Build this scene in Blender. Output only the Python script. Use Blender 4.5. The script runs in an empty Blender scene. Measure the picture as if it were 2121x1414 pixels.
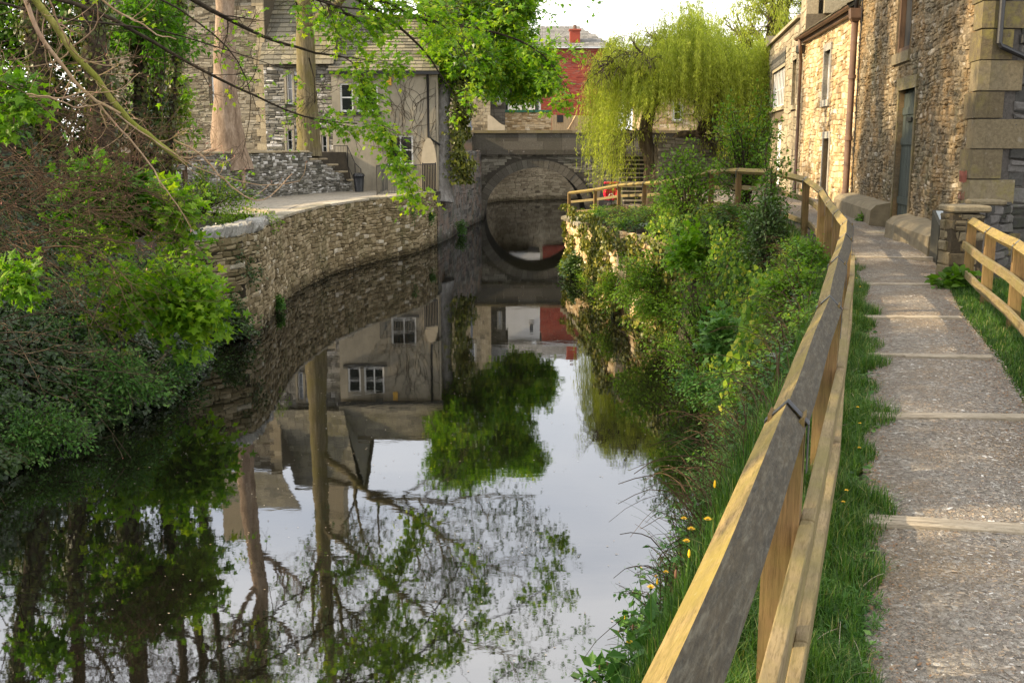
import bpy, math, random
import numpy as np
from mathutils import Matrix, Vector
R = math.radians
rng = np.random.default_rng(11); random.seed(11)
sc = bpy.context.scene
col = sc.collection

# ------------------------------------------------------------------ camera model (photo pixels -> metres)
F = 2200.0; CX = 1060.5; CY = 707.0; H = 4.6
PITCH = math.atan(407/2200.0); cp, sp = math.cos(PITCH), math.sin(PITCH)
def ray(px, py):
    u = (px-CX)/F; v = (CY-py)/F
    return np.array([u, cp+v*sp, -sp+v*cp])
def at(px, py, D):
    d = ray(px, py); return np.array([0, 0, H]) + d*(D/d[1])
def atz(px, py, z):
    d = ray(px, py); return np.array([0, 0, H]) + d*((z-H)/d[2])

# ------------------------------------------------------------------ mesh collecting
class MB:
    def __init__(s): s.V = []; s.F = {3: [], 4: []}; s.T = {3: [], 4: []}; s.n = 0
    def add(s, V, Fa, tone=.5):
        V = np.asarray(V, float).reshape(-1, 3); Fa = np.asarray(Fa, int)
        if len(Fa) == 0: return
        k = Fa.shape[1]
        s.V.append(V); s.F[k].append(Fa+s.n); s.n += len(V)
        s.T[k].append(np.broadcast_to(np.asarray(tone, float), (len(Fa),)).copy())
    def more(s, Fa, tone, nback):          # further faces on the last nback verts
        Fa = np.asarray(Fa, int); k = Fa.shape[1]
        s.F[k].append(Fa+s.n-nback)
        s.T[k].append(np.broadcast_to(np.asarray(tone, float), (len(Fa),)).copy())
    def box(s, c, size, rz=0, tone=.5, bev=0):
        x, y, z = np.array(size)/2.0
        if bev:
            b = bev
            V = []
            for sz in (-1, 1):
                for (a, e) in ((x-b, y), (x, y-b)):
                    pass
            P = np.array([(-x+b, -y), (x-b, -y), (x, -y+b), (x, y-b), (x-b, y), (-x+b, y), (-x, y-b), (-x, -y+b)])
            Q = P*np.array([(x-b)/x, (y-b)/y])
            V = np.vstack([np.c_[Q, np.full(8, -z)], np.c_[P, np.full(8, -z+b)], np.c_[P, np.full(8, z-b)], np.c_[Q, np.full(8, z)]])
            Fq = []
            for l in range(3):
                for i in range(8):
                    j = (i+1) % 8
                    Fq.append((l*8+i, l*8+j, l*8+8+j, l*8+8+i))
            for o, r in ((24, 1), (0, -1)):
                for q in ((0, 1, 2, 7), (7, 2, 3, 6), (6, 3, 4, 5)):
                    q = q[::r]; Fq.append(tuple(o+i for i in q))
        else:
            V = np.array([(-x,-y,-z),(x,-y,-z),(x,y,-z),(-x,y,-z),(-x,-y,z),(x,-y,z),(x,y,z),(-x,y,z)])
            Fq = [(3,2,1,0),(4,5,6,7),(0,1,5,4),(1,2,6,5),(2,3,7,6),(3,0,4,7)]
        ca, sa = math.cos(rz), math.sin(rz)
        W = np.c_[V[:,0]*ca-V[:,1]*sa, V[:,0]*sa+V[:,1]*ca, V[:,2]]+np.asarray(c, float)
        s.add(W, Fq, tone)
    def tubes(s, P, r, sides=4, tone=.5, cap=True):
        P = np.asarray(P, float); r = np.asarray(r, float)
        if P.ndim == 2: P = P[None]
        if r.ndim == 1: r = np.broadcast_to(r, P.shape[:2])
        n, k, _ = P.shape
        T = np.gradient(P, axis=1); T /= np.linalg.norm(T, axis=2, keepdims=True)+1e-9
        ref = np.where(np.abs(T[:, :1, 2:3]) > .9, np.array([1., 0, 0]), np.array([0, 0, 1.]))
        ref = np.broadcast_to(ref, T.shape)
        A = np.cross(T, ref); A /= np.linalg.norm(A, axis=2, keepdims=True)+1e-9
        B = np.cross(T, A)
        th = np.arange(sides)*2*math.pi/sides
        V = P[:, :, None]+r[:, :, None, None]*(A[:, :, None]*np.cos(th)[None, None, :, None]+B[:, :, None]*np.sin(th)[None, None, :, None])
        i = np.arange(k-1)[:, None]*sides; j = np.arange(sides)[None]; j2 = (j+1) % sides
        q = np.stack([i+j, i+j2, i+sides+j2, i+sides+j], -1).reshape(-1, 4)
        Fq = (q[None]+(np.arange(n)*k*sides)[:, None, None]).reshape(-1, 4)
        tone = np.asarray(tone, float)
        tt = np.repeat(tone, len(q)) if tone.ndim else tone
        s.add(V.reshape(-1, 3), Fq, tt)
        if cap and sides > 3 and n < 60:
            c = []
            for a in range(n):
                for o in (a*k*sides, a*k*sides+(k-1)*sides):
                    for m in range(1, sides-1): c.append((o, o+m, o+m+1))
            s.more(c, float(np.mean(tone)), n*k*sides)
    def poly(s, pts, tone=.5):
        pts = np.asarray(pts, float); n = len(pts)
        s.add(pts, [(0, i, i+1) for i in range(1, n-1)], tone)
    def prism(s, prof, P0, P1, tone=.5, up=None):
        """sweep a closed profile [(side, up)] from P0 to P1"""
        P0 = np.asarray(P0, float); P1 = np.asarray(P1, float)
        d = P1-P0; d /= np.linalg.norm(d)
        sd = np.cross(d, (0, 0, 1.)); sd /= np.linalg.norm(sd); u = np.cross(sd, d)
        pr = np.array(prof, float); m = len(pr)
        A = P0+pr[:, :1]*sd+pr[:, 1:]*u; B = P1+pr[:, :1]*sd+pr[:, 1:]*u
        Fq = [(i, (i+1) % m, m+(i+1) % m, m+i) for i in range(m)]
        s.add(np.vstack([A, B]), Fq, tone)
        c = [(0, i+1, i) for i in range(1, m-1)]+[(m, m+i, m+i+1) for i in range(1, m-1)]
        s.more(c, float(np.mean(tone)), 2*m)
    def mesh(s, name, mat, smooth=False, shift=None):
        V = np.vstack(s.V)
        if shift is not None: V = V-shift
        me = bpy.data.meshes.new(name)
        f3 = np.vstack(s.F[3]) if s.F[3] else np.zeros((0, 3), int)
        f4 = np.vstack(s.F[4]) if s.F[4] else np.zeros((0, 4), int)
        me.vertices.add(len(V)); me.vertices.foreach_set('co', V.astype(np.float32).ravel())
        lp = np.concatenate([f3.ravel(), f4.ravel()]).astype(np.int32)
        me.loops.add(len(lp)); me.loops.foreach_set('vertex_index', lp)
        nf = len(f3)+len(f4); me.polygons.add(nf)
        st = np.concatenate([np.arange(len(f3))*3, len(f3)*3+np.arange(len(f4))*4]).astype(np.int32)
        me.polygons.foreach_set('loop_start', st)
        me.polygons.foreach_set('use_smooth', np.full(nf, smooth))
        me.update(calc_edges=True)
        T = np.concatenate((s.T[3] or [np.zeros(0)])+(s.T[4] or [np.zeros(0)])).astype(np.float32)
        me.attributes.new('tone', 'FLOAT', 'FACE').data.foreach_set('value', T)
        me.materials.append(mat)
        return me

WMX = {}
def link(o, parent, M):
    col.objects.link(o)
    if parent is not None:
        o.parent = parent; o.matrix_parent_inverse = WMX[parent.name].inverted()
    o.matrix_basis = M; WMX[o.name] = M
    return o
def props(o, label=None, cat=None, group=None, kind=None):
    if label: o['label'] = label
    if cat: o['category'] = cat
    if group: o['group'] = group
    if kind: o['kind'] = kind
    return o
def thing(name, label, cat, loc, group=None):
    o = bpy.data.objects.new(name, None); o.empty_display_size = .1
    link(o, None, Matrix.Translation([float(v) for v in loc]))
    return props(o, label, cat, group)
def part(mb, name, mat, parent=None, smooth=False, label=None, M=None):
    """M: local frame the vertices are already given in (grain follows it)"""
    if mb.n == 0: return None
    o = bpy.data.objects.new(name, mb.mesh(name, mat, smooth))
    link(o, parent, M if M is not None else Matrix.Identity(4))
    if label: o['label'] = label
    return o
def solo(mb, name, mat, label, cat, group=None, smooth=False, M=None):
    return props(part(mb, name, mat, None, smooth, M=M), label, cat, group)
def struct(mb, name, mat, kind='structure', smooth=False, label=None, cat=None, group=None):
    return props(part(mb, name, mat, None, smooth), label, cat, group, kind)
def copy_tree(o, parent=None, M=None):
    c = o.copy(); col.objects.link(c)
    if parent is not None: c.parent = parent
    if M is not None: c.matrix_basis = M
    WMX[c.name] = c.matrix_basis.copy()
    for ch in [x for x in ALLCH.get(o.name, [])]:
        copy_tree(ch, c)
    return c
ALLCH = {}
def kids(o):
    ALLCH[o.name] = [x for x in bpy.data.objects if x.parent == o]
    for x in ALLCH[o.name]: kids(x)

# ------------------------------------------------------------------ materials
class NT:
    def __init__(s, name):
        s.m = bpy.data.materials.new(name); s.m.use_nodes = True; s.t = s.m.node_tree
        s.t.nodes.clear(); s.out = s.t.nodes.new('ShaderNodeOutputMaterial')
    def n(s, typ, ins=None, **pr):
        nd = s.t.nodes.new('ShaderNode'+typ)
        for k, v in pr.items(): setattr(nd, k, v)
        for k, v in (ins or {}).items():
            sk = nd.inputs[k]
            if isinstance(v, bpy.types.NodeSocket): s.t.links.new(v, sk)
            else:
                if hasattr(sk.default_value, '__len__') and len(sk.default_value) == 4 and len(v) == 3: v = (*v, 1)
                sk.default_value = v
        return nd
    def pos(s): return s.n('NewGeometry').outputs['Position']
    def objc(s): return s.n('TexCoord').outputs['Object']
    def tone(s): return s.n('Attribute', attribute_name='tone').outputs['Fac']
    def noise(s, vec, scale, detail=4, rough=.55, dist=0, out='Fac'):
        return s.n('TexNoise', {'Vector': vec, 'Scale': scale, 'Detail': detail, 'Roughness': rough, 'Distortion': dist}).outputs[out]
    def ramp(s, fac, stops, interp='LINEAR'):
        r = s.n('ValToRGB', {'Fac': fac}); cr = r.color_ramp; cr.interpolation = interp
        while len(cr.elements) < len(stops): cr.elements.new(.5)
        for e, (p, c) in zip(cr.elements, stops): e.position = p; e.color = (*c, 1) if len(c) == 3 else c
        return r.outputs['Color']
    def rng(s, v, a, b, c=0., d=1.):
        return s.n('MapRange', {'Value': v, 'From Min': a, 'From Max': b, 'To Min': c, 'To Max': d}).outputs[0]
    def mix(s, f, a, b, mode='MIX'):
        nd = s.n('Mix', data_type='RGBA', blend_type=mode)
        for k, v in ((0, f), (6, a), (7, b)):
            if isinstance(v, bpy.types.NodeSocket): s.t.links.new(v, nd.inputs[k])
            else:
                if k and len(v) == 3: v = (*v, 1)
                nd.inputs[k].default_value = v
        return nd.outputs[2]
    def math(s, op, a, b=0.):
        return s.n('Math', {0: a, 1: b}, operation=op).outputs[0]
    def vmul(s, vec, xyz):
        return s.n('Mapping', {'Vector': vec, 'Scale': xyz}).outputs[0]
    def bump(s, h, strength=.5, dist=.02):
        return s.n('Bump', {'Height': h, 'Strength': strength, 'Distance': dist}).outputs[0]
    def pbr(s, color, rough=.8, bump=None, metal=0., spec=.5, **kw):
        ins = {'Base Color': color, 'Roughness': rough, 'Metallic': metal, 'Specular IOR Level': spec}
        if bump is not None: ins['Normal'] = bump
        ins.update(kw)
        b = s.n('BsdfPrincipled', ins); s.t.links.new(b.outputs[0], s.out.inputs[0]); return b

def stone_mat(name, stops, mortar, moss=(.06,.075,.02), mossamt=.35, bump=.6, fine=22., warm=None):
    t = NT(name); p = t.pos(); tn = t.tone()
    c = t.ramp(tn, stops)
    n1 = t.noise(p, 3.1, 5, .65); n2 = t.noise(p, fine, 6, .7); n3 = t.noise(p, .6, 4, .6)
    c = t.mix(t.rng(n2, .3, .7, .0, .75), c, t.mix(1., c, (.42,.40,.38), 'MULTIPLY'))
    c = t.mix(t.rng(n1, .62, .72, 0, .45), c, t.mix(.6, c, (.62,.6,.55)))
    m = t.math('MULTIPLY', t.rng(n3, .48, .68, 0, 1), t.rng(t.noise(p, 9, 5, .7), .42, .62, 0, mossamt*1.6))
    c = t.mix(m, c, moss)
    if warm: c = t.mix(t.rng(t.noise(p, 1.3, 3, .6), .45, .62, 0, warm[1]), c, warm[0])
    zc_ = t.n('SeparateXYZ', {0: p}).outputs[2]
    wet = t.math('MULTIPLY', t.rng(t.math('ADD', zc_, t.math('MULTIPLY', n1, .35)), .28, .52, 1., 0.), .8)
    c = t.mix(wet, c, t.mix(1., c, (.26,.25,.19), 'MULTIPLY'))
    mm = t.math('LESS_THAN', tn, .04)
    c = t.mix(mm, c, t.mix(t.rng(n2, .3, .7), mortar, tuple(v*.55 for v in mortar)))
    b = t.bump(t.math('ADD', n2, t.math('MULTIPLY', t.noise(p, fine*3, 4, .7), .5)), bump, .02)
    t.pbr(c, .9, b, spec=.25); return t.m

def leaf_mat(name, stops, trans=.35, rough=.5, spec=.3, var=.6):
    t = NT(name); p = t.pos(); c = t.ramp(t.tone(), stops)
    c = t.mix(t.rng(t.noise(p, .9, 3, .6), .35, .65, 0, var), c, t.mix(1., c, (.62,.66,.5), 'MULTIPLY'))
    b = t.pbr(c, rough, spec=spec)
    tr = t.n('BsdfTranslucent', {'Color': t.mix(1., c, (1.5, 1.6, .7), 'MULTIPLY')})
    mx = t.n('MixShader', {0: trans, 1: b.outputs[0], 2: tr.outputs[0]})
    t.t.links.new(mx.outputs[0], t.out.inputs[0]); return t.m

def bark_mat(name, c1, c2, c3, sc_=6., stretch=.25, bump=.8, green=None):
    t = NT(name); p = t.pos(); v = t.vmul(p, (1, 1, stretch))
    n1 = t.noise(v, sc_, 6, .7, .4); n2 = t.noise(p, 1.2, 4, .6); n3 = t.noise(v, sc_*5, 4, .7)
    c = t.ramp(n1, [(.3, c1), (.5, c2), (.7, c3)])
    if green: c = t.mix(t.rng(n2, .42, .62, 0, .8), c, green)
    c = t.mix(t.rng(n3, .3, .75, 0, .6), c, t.mix(1., c, (.4,.38,.36), 'MULTIPLY'))
    t.pbr(c, .9, t.bump(t.math('ADD', n1, t.math('MULTIPLY', n3, .4)), bump, .03), spec=.2); return t.m

def wood_mat(name, light, dark, algae, amt=.6, gscale=(4, 34, 34), lich=.3):
    t = NT(name); p = t.objc(); v = t.vmul(p, gscale)
    g = t.noise(v, 1.0, 6, .65, .6); g2 = t.noise(v, 5.0, 3, .6); n = t.noise(p, 2.2, 5, .65); n3 = t.noise(p, 60, 4, .7)
    tn = t.tone()
    c = t.ramp(g, [(.28, dark), (.48, tuple((a+b)/2 for a, b in zip(light, dark))), (.66, light)])
    c = t.mix(t.rng(g2, .52, .60, 0, .55), c, t.mix(1., c, (.4,.36,.3), 'MULTIPLY'))
    ck = t.noise(t.vmul(p, tuple(q*(.6 if q < 5 else 2.6) for q in gscale)), 1., 2, .5)
    c = t.mix(t.rng(ck, .63, .67, 0, .8), c, t.mix(1., c, (.22,.19,.16), 'MULTIPLY'))
    a = t.math('MULTIPLY', t.rng(n, .36, .6, 0, amt), t.rng(tn, .1, .8, 1., .25))
    c = t.mix(a, c, algae)
    c = t.mix(t.math('MULTIPLY', t.rng(n3, .6, .7, 0, lich), t.rng(n, .5, .6)), c, (.42,.44,.38))
    c = t.mix(t.rng(tn, .55, 1., 0, .88), c, t.ramp(t.noise(v, 1.7, 5, .7, .5), [(.32,(.009,.009,.008)),(.5,(.026,.025,.021)),(.7,(.082,.08,.063))]))  # high tone turns dark grey: lichen plus painted-in shade of a rail's right side
    t.pbr(c, .78, t.bump(t.math('ADD', g, t.math('MULTIPLY', n3, .35)), .55, .006), spec=.3); return t.m

def plain(name, c, rough=.6, metal=0., var=.25, scale=8., bump=.15, spec=.5):
    t = NT(name); p = t.pos(); n = t.noise(p, scale, 5, .65)
    cc = t.mix(t.rng(n, .3, .7, 0, 1), c, tuple(v*(1-var) for v in c))
    t.pbr(cc, rough, t.bump(t.noise(p, scale*4, 4, .6), bump, .01), metal, spec); return t.m

M = {}
M['dry'] = stone_mat('dry_stone', [(.05,(.12,.095,.05)),(.3,(.23,.185,.105)),(.6,(.34,.28,.17)),(.85,(.46,.39,.26)),(1,(.64,.6,.50))], (.04,.033,.02), mossamt=.5)
M['grey_rubble'] = stone_mat('grey_rubble', [(.05,(.10,.10,.09)),(.4,(.22,.21,.18)),(.7,(.34,.33,.30)),(.86,(.46,.45,.42)),(1,(.8,.8,.8))], (.06,.055,.045), mossamt=.35)
M['warm'] = stone_mat('warm_sandstone', [(.05,(.34,.235,.12)),(.35,(.56,.41,.23)),(.7,(.74,.58,.36)),(1,(.84,.74,.56))], (.52,.40,.25), mossamt=.10, warm=((.66,.44,.20),.4))
M['mottled'] = stone_mat('mottled_rubble', [(.05,(.10,.085,.06)),(.3,(.18,.145,.095)),(.6,(.25,.20,.125)),(.85,(.33,.275,.19)),(1,(.48,.44,.37))], (.24,.19,.12), mossamt=.3, warm=((.34,.20,.07),.4), bump=.9)
M['quoin'] = stone_mat('quoin_stone', [(.05,(.12,.095,.055)),(.5,(.19,.155,.095)),(1,(.28,.235,.15))], (.07,.055,.035), moss=(.20,.17,.05), mossamt=.6)
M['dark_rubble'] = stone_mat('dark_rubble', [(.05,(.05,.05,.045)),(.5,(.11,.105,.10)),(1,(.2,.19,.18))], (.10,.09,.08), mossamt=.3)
M['bridge'] = stone_mat('bridge_stone', [(.05,(.11,.10,.08)),(.5,(.21,.19,.155)),(1,(.32,.30,.245))], (.08,.07,.055), mossamt=.3)
M['parapet'] = stone_mat('parapet_stone', [(.05,(.085,.076,.062)),(.5,(.135,.122,.10)),(1,(.20,.182,.15))], (.05,.045,.038), mossamt=.3, moss=(.05,.06,.03))
M['coping'] = stone_mat('coping_stone', [(.05,(.24,.22,.17)),(.5,(.36,.32,.23)),(1,(.54,.52,.47))], (.15,.13,.1), mossamt=.3)
M['canal_wall'] = stone_mat('canal_wall_stone', [(.05,(.10,.098,.09)),(.5,(.17,.165,.15)),(1,(.27,.26,.24))], (.07,.065,.06), mossamt=.5, moss=(.07,.09,.03), warm=((.26,.15,.10),.4))
M['ashlar'] = stone_mat('ashlar_stone', [(.05,(.30,.25,.17)),(.5,(.42,.355,.24)),(1,(.55,.48,.34))], (.16,.13,.09), mossamt=.25)
M['brick'] = stone_mat('red_brick', [(.05,(.22,.04,.03)),(.5,(.35,.065,.04)),(1,(.44,.12,.075))], (.30,.12,.09), mossamt=.03, bump=.2)
M['slate'] = stone_mat('stone_slate', [(.05,(.13,.125,.10)),(.5,(.22,.205,.16)),(1,(.33,.30,.22))], (.05,.05,.04), moss=(.16,.14,.04), mossamt=.5)
M['grey_slate'] = stone_mat('grey_slate', [(.05,(.20,.20,.19)),(.5,(.28,.275,.26)),(1,(.36,.35,.33))], (.08,.08,.08), mossamt=.1)
M['paving'] = stone_mat('paving_stone', [(.05,(.24,.215,.17)),(.5,(.33,.295,.23)),(1,(.42,.38,.30))], (.2,.18,.14), moss=(.14,.13,.06), mossamt=.35, bump=.3)
M['concrete'] = plain('weathered_concrete', (.22,.18,.11), .9, var=.45, scale=5, bump=.5)
M['render'] = None
t = NT('grey_render'); p = t.pos(); c = t.ramp(t.noise(p, .7, 6, .65), [(.3,(.24,.215,.165)),(.5,(.34,.305,.235)),(.72,(.44,.40,.31))])
c = t.mix(t.rng(t.noise(t.vmul(p,(2.5,2.5,.35)),1.4,5,.65),.5,.7,0,.5), c, (.19,.17,.14)); t.pbr(c,.92,t.bump(t.noise(p,30,5,.7),.3,.01),spec=.2); M['render']=t.m
M['cream'] = plain('cream_render', (.55,.47,.34), .9, var=.25, scale=2)
M['white'] = plain('white_paint', (.8,.8,.78), .45, var=.08)
M['offwhite'] = plain('white_render', (.74,.73,.70), .85, var=.12, scale=2)
M['black'] = plain('black_paint', (.018,.018,.02), .4, var=.4)
M['iron'] = plain('grey_iron', (.10,.10,.09), .55, var=.4)
M['rust'] = plain('rusty_brown_iron', (.15,.085,.05), .55, var=.55, scale=3, bump=.3)
M['void'] = plain('dark_interior', (.012,.012,.012), .9)
M['glass'] = plain('window_glass', (.02,.024,.026), .06, var=.2, spec=.8, bump=.02)
M['yellow'] = plain('yellow_plastic', (.75,.42,.03), .4)
M['red'] = plain('red_plastic', (.75,.02,.05), .35, var=.15)
M['plastic'] = plain('black_plastic', (.02,.022,.024), .35)
M['strap'] = plain('galvanised_strap', (.16,.17,.19), .38, .9, var=.4, scale=20)
M['door'] = wood_mat('dark_green_door', (.07,.085,.075), (.022,.03,.027), (.05,.06,.05), .3, (26, 26, 1.5))
M['timber_dark'] = wood_mat('dark_timber', (.14,.085,.05), (.035,.02,.014), (.08,.05,.03), .3, (26, 26, 1.5), .1)
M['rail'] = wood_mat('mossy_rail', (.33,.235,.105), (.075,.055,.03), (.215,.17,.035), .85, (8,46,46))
M['board'] = wood_mat('pale_board', (.28,.21,.12), (.085,.06,.034), (.165,.14,.045), .8, lich=.15)
M['post'] = wood_mat('post_timber', (.24,.145,.06), (.075,.043,.02), (.14,.11,.03), .85, (26, 26, 1.5), .1)
M['batten'] = wood_mat('grey_batten', (.40,.345,.265), (.22,.185,.135), (.27,.235,.16), .3, lich=.1)
M['gate'] = wood_mat('larch_gate', (.58,.44,.27), (.38,.27,.15), (.45,.35,.2), .3, (16, 16, 1.2))
M['soil'] = plain('dark_soil', (.055,.042,.025), .95, var=.6, scale=3, bump=.8)
M['grassy'] = plain('mown_grass', (.07,.12,.022), .9, var=.5, scale=6, bump=.8)
M['tarmac'] = plain('tarmac', (.16,.15,.14), .9, var=.3, scale=4, bump=.3)
M['leaf_syc'] = leaf_mat('sycamore_leaf', [(0,(.035,.105,.006)),(.35,(.10,.235,.010)),(.7,(.22,.37,.016)),(1,(.48,.52,.03))], .45)
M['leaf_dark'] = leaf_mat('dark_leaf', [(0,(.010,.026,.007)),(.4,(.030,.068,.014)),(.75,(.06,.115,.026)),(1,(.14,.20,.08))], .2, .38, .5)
M['leaf_ivy'] = leaf_mat('ivy_leaf', [(0,(.035,.05,.010)),(.4,(.08,.10,.015)),(.75,(.16,.17,.025)),(1,(.30,.26,.06))], .25, .4)
M['leaf_bram'] = leaf_mat('bramble_leaf', [(0,(.02,.065,.016)),(.4,(.05,.14,.028)),(.75,(.10,.22,.04)),(1,(.18,.31,.08))], .3, .5)
M['leaf_fresh'] = leaf_mat('fresh_leaf', [(0,(.035,.085,.010)),(.4,(.095,.20,.014)),(.75,(.19,.31,.02)),(1,(.40,.40,.05))], .4)
M['leaf_willow'] = leaf_mat('willow_leaf', [(0,(.13,.165,.025)),(.4,(.27,.32,.04)),(.75,(.42,.46,.065)),(1,(.60,.61,.13))], .5)
M['grass'] = leaf_mat('grass_blade', [(0,(.025,.065,.010)),(.4,(.045,.12,.014)),(.8,(.09,.19,.02)),(.93,(.16,.22,.05)),(1,(.34,.30,.13))], .3)
M['dry_twig'] = bark_mat('brown_twig', (.045,.028,.018), (.095,.06,.035), (.17,.115,.07), bump=.2)
M['pale_twig'] = bark_mat('pale_branch', (.30,.19,.12), (.42,.29,.19), (.58,.44,.32), bump=.4, green=(.34,.24,.10))
M['mossy'] = bark_mat('mossy_branch', (.12,.12,.03), (.26,.25,.06), (.42,.37,.14), 8, .5, green=(.24,.27,.04))
M['bark_dark'] = bark_mat('dark_bark', (.02,.016,.012), (.05,.038,.026), (.10,.075,.05))
M['bark_willow'] = bark_mat('willow_bark', (.035,.026,.016), (.085,.065,.04), (.17,.14,.10))
M['bark_pink'] = bark_mat('pinkish_bark', (.15,.105,.075), (.28,.205,.145), (.42,.33,.25), 5, .3)
M['bark_green'] = bark_mat('greenish_bark', (.07,.06,.035), (.17,.14,.08), (.27,.23,.14), 16, .07, 1.2, green=(.16,.14,.045))
M['bark_grey'] = bark_mat('grey_bark', (.15,.14,.13), (.27,.26,.25), (.42,.41,.40), 7, .5, 1.)
M['bud'] = plain('pink_bud', (.50,.19,.13), .5)
M['petal'] = plain('yellow_petal', (.85,.52,.01), .6, var=.2)
M['seed'] = plain('brown_seedhead', (.20,.10,.05), .8)
# ------------------------------------------------------------------ plan of the place
def ip(x, tab):
    a = np.array(tab, float); return np.interp(x, a[:, 0], a[:, 1])
XR = [(-6,-2.4),(0,-1.3),(5,.1),(8.66,1.25),(9.8,1.65),(11.3,2.2),(12.7,2.65),(14.8,3.3),(17.5,3.6),(22,3.8),(26.7,3.45),(30,2.6),(34,2.75),(41.6,2.0),(41.9,4.9),(68,4.9),(94,9.5)]
WALL_L = [(-7.6,24.2),(-7.0,24.7),(-6.5,25.6),(-6.4,26.7),(-6.65,29.5),(-6.85,32),(-6.87,34.1),(-6.6,37.9),(-5.74,41.9),(-4.69,44.7),(-4.05,46.7),(-3.55,50.2)]
XL = [(-6,-8),(10,-7.8),(14.9,-7.46),(16.5,-7.27),(18.2,-6.6),(22,-6.9),(24.2,-7.3)]+[(y, x) for x, y in WALL_L[2:]]+[(57.3,-2.87),(68,-1.86),(92,-2.0)]
FENCE = [(-.55,-.75,2.85),(.14,1.17,2.85),(.82,3.07,2.85),(1.60,5.30,2.85),(2.22,7.22,2.85),(2.87,9.15,2.85),(3.42,10.87,2.85),(3.85,12.6,2.85),(4.28,14.4,2.87),(4.75,16.4,2.95),(5.05,18.42,3.06),(4.98,20.5,3.14),
         (4.78,22.66,3.12),(4.68,25.2,3.03),(4.59,27.4,2.86),(4.45,29.85,2.65),(4.04,32.75,2.5),(3.56,35.67,2.33),(3.03,39.0,2.05),(2.24,42.0,1.8)]
GC = np.array(FENCE+[(1.5,0,2.85),(3,5,2.85),(5,10,2.85),(6,14,2.85),(7,19,2.92),(8,23,3.02),(3.5,9,2.85),(5,13.5,2.85),(12,12,2.7),(8,9,2.8),(8,30,3.1),(7,34,3.1),(9,40,3.15),(10,46,3.2),(7,40,2.8),(6,27,3.1),
      (4.5,41,1.92),(4,44,1.9),(5.5,43,1.9),(5.8,46,2.1),(7,47,3.2),(14,40,3.2),(30,30,3.2),(25,10,2.7),(30,50,3.4)])
def gR(x, y):
    x = np.asarray(x, float); y = np.asarray(y, float)
    d2 = (x[..., None]-GC[:, 0])**2+(y[..., None]-GC[:, 1])**2+.01
    w = d2**-2.2; return (w*GC[:, 2]).sum(-1)/w.sum(-1)
def xfence(y): return np.interp(y, [p[1] for p in FENCE], [p[0] for p in FENCE])
def ground(x, y):
    x = np.asarray(x, float); y = np.asarray(y, float)
    xr = ip(y, XR); xl = ip(y, XL); z = np.full(np.broadcast(x, y).shape, -1.2)
    n = .5*np.sin(x*1.3+y*.7)+.3*np.sin(x*2.9-y*1.7)+.2*np.sin(x*5.3+y*4.1)
    dR = x-xr; w = np.maximum(xfence(y)-.35-xr, .5)
    walled = np.clip((y-22)/4, 0, 1)
    f = np.clip(dR/w, 0, 1)
    prof = (1-walled)*np.clip(.15+.85*f**.75, 0, 1)+walled*np.clip(.80+.2*f, 0, 1)
    zr = gR(x, y)*prof+n*.10*np.clip(4*f*(1-f), 0, 1)
    z = np.where(dR > (.05+.3*walled), zr, z)
    z = np.where((dR <= .3) & (dR > -.5) & (walled < .3), -.25+.4*(dR+.5), z)
    dL = xl-x
    sl = -.1+np.clip(dL, 0, 50)*.62+np.clip(dL-3, 0, 3)*.45; sl = np.minimum(sl, 5.2+.10*dL)+n*.18
    xu = np.interp(y, [33,36.6,40.5,44.6,47.3,50.3], [-13.4,-11.9,-11.0,-9.9,-8.95,-7.5])
    ter = np.where((x < xu-.25) & (y > 33) & (y < 56) | (dL > 8.5), 4.25+.02*(dL-4), 2.36)
    bl = np.clip((y-23.5-.55*np.clip(dL,0,14))/3, 0, 1)
    zl = np.where(y < 24.3, sl, sl*(1-bl)+ter*bl)
    zl = np.where((y > 24.3) & (dL < .9), 2.2, zl)
    z = np.where(dL > (.05 if False else .2), zl, z)
    z = np.where((dL <= .2) & (dL > -.6) & (y < 24), -.35+.3*(dL+.6), z)
    z = np.where((y > 56.5) & (dL > .4), np.where(y > 66, 4.2, 2.36), z)
    z = np.where((y > 53) & (y < 66) & (dL > .4) & (dL < 4), 4.0, z)
    back = (y > 67) & ((dR > .3) | (dL > .4) | (y > 93.4))
    z = np.where(back, 4.25, z)
    z = np.where((y > 49) & (dR > 3.2) & (y <= 67), np.maximum(z, np.clip(3.2+(y-49)*.12, 3.2, 4.25)), z)
    return z

def grid(xs, ys, fz, name, mat, **k):
    X, Y = np.meshgrid(xs, ys); Z = fz(X, Y)
    mb = MB(); nx = len(xs); i = np.arange(len(ys)-1)[:, None]*nx+np.arange(nx-1)[None]
    q = np.stack([i, i+1, i+nx+1, i+nx], -1).reshape(-1, 4)
    mb.add(np.stack([X, Y, Z], -1).reshape(-1, 3), q, .5)
    return struct(mb, name, mat, **k)
xs = np.concatenate([[-400,-150,-80,-50,-40], np.arange(-32,-14,.8), np.arange(-14,14,.28), np.arange(14,34,1.), [40,60,100,200,400]])
ys = np.concatenate([[-60,-30,-15], np.arange(-8,1,.8), np.arange(1,72,.3), np.arange(72,100,1.), [110,140,200,400,900]])
grid(xs, ys, ground, 'ground', M['soil'], smooth=True)

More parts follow.
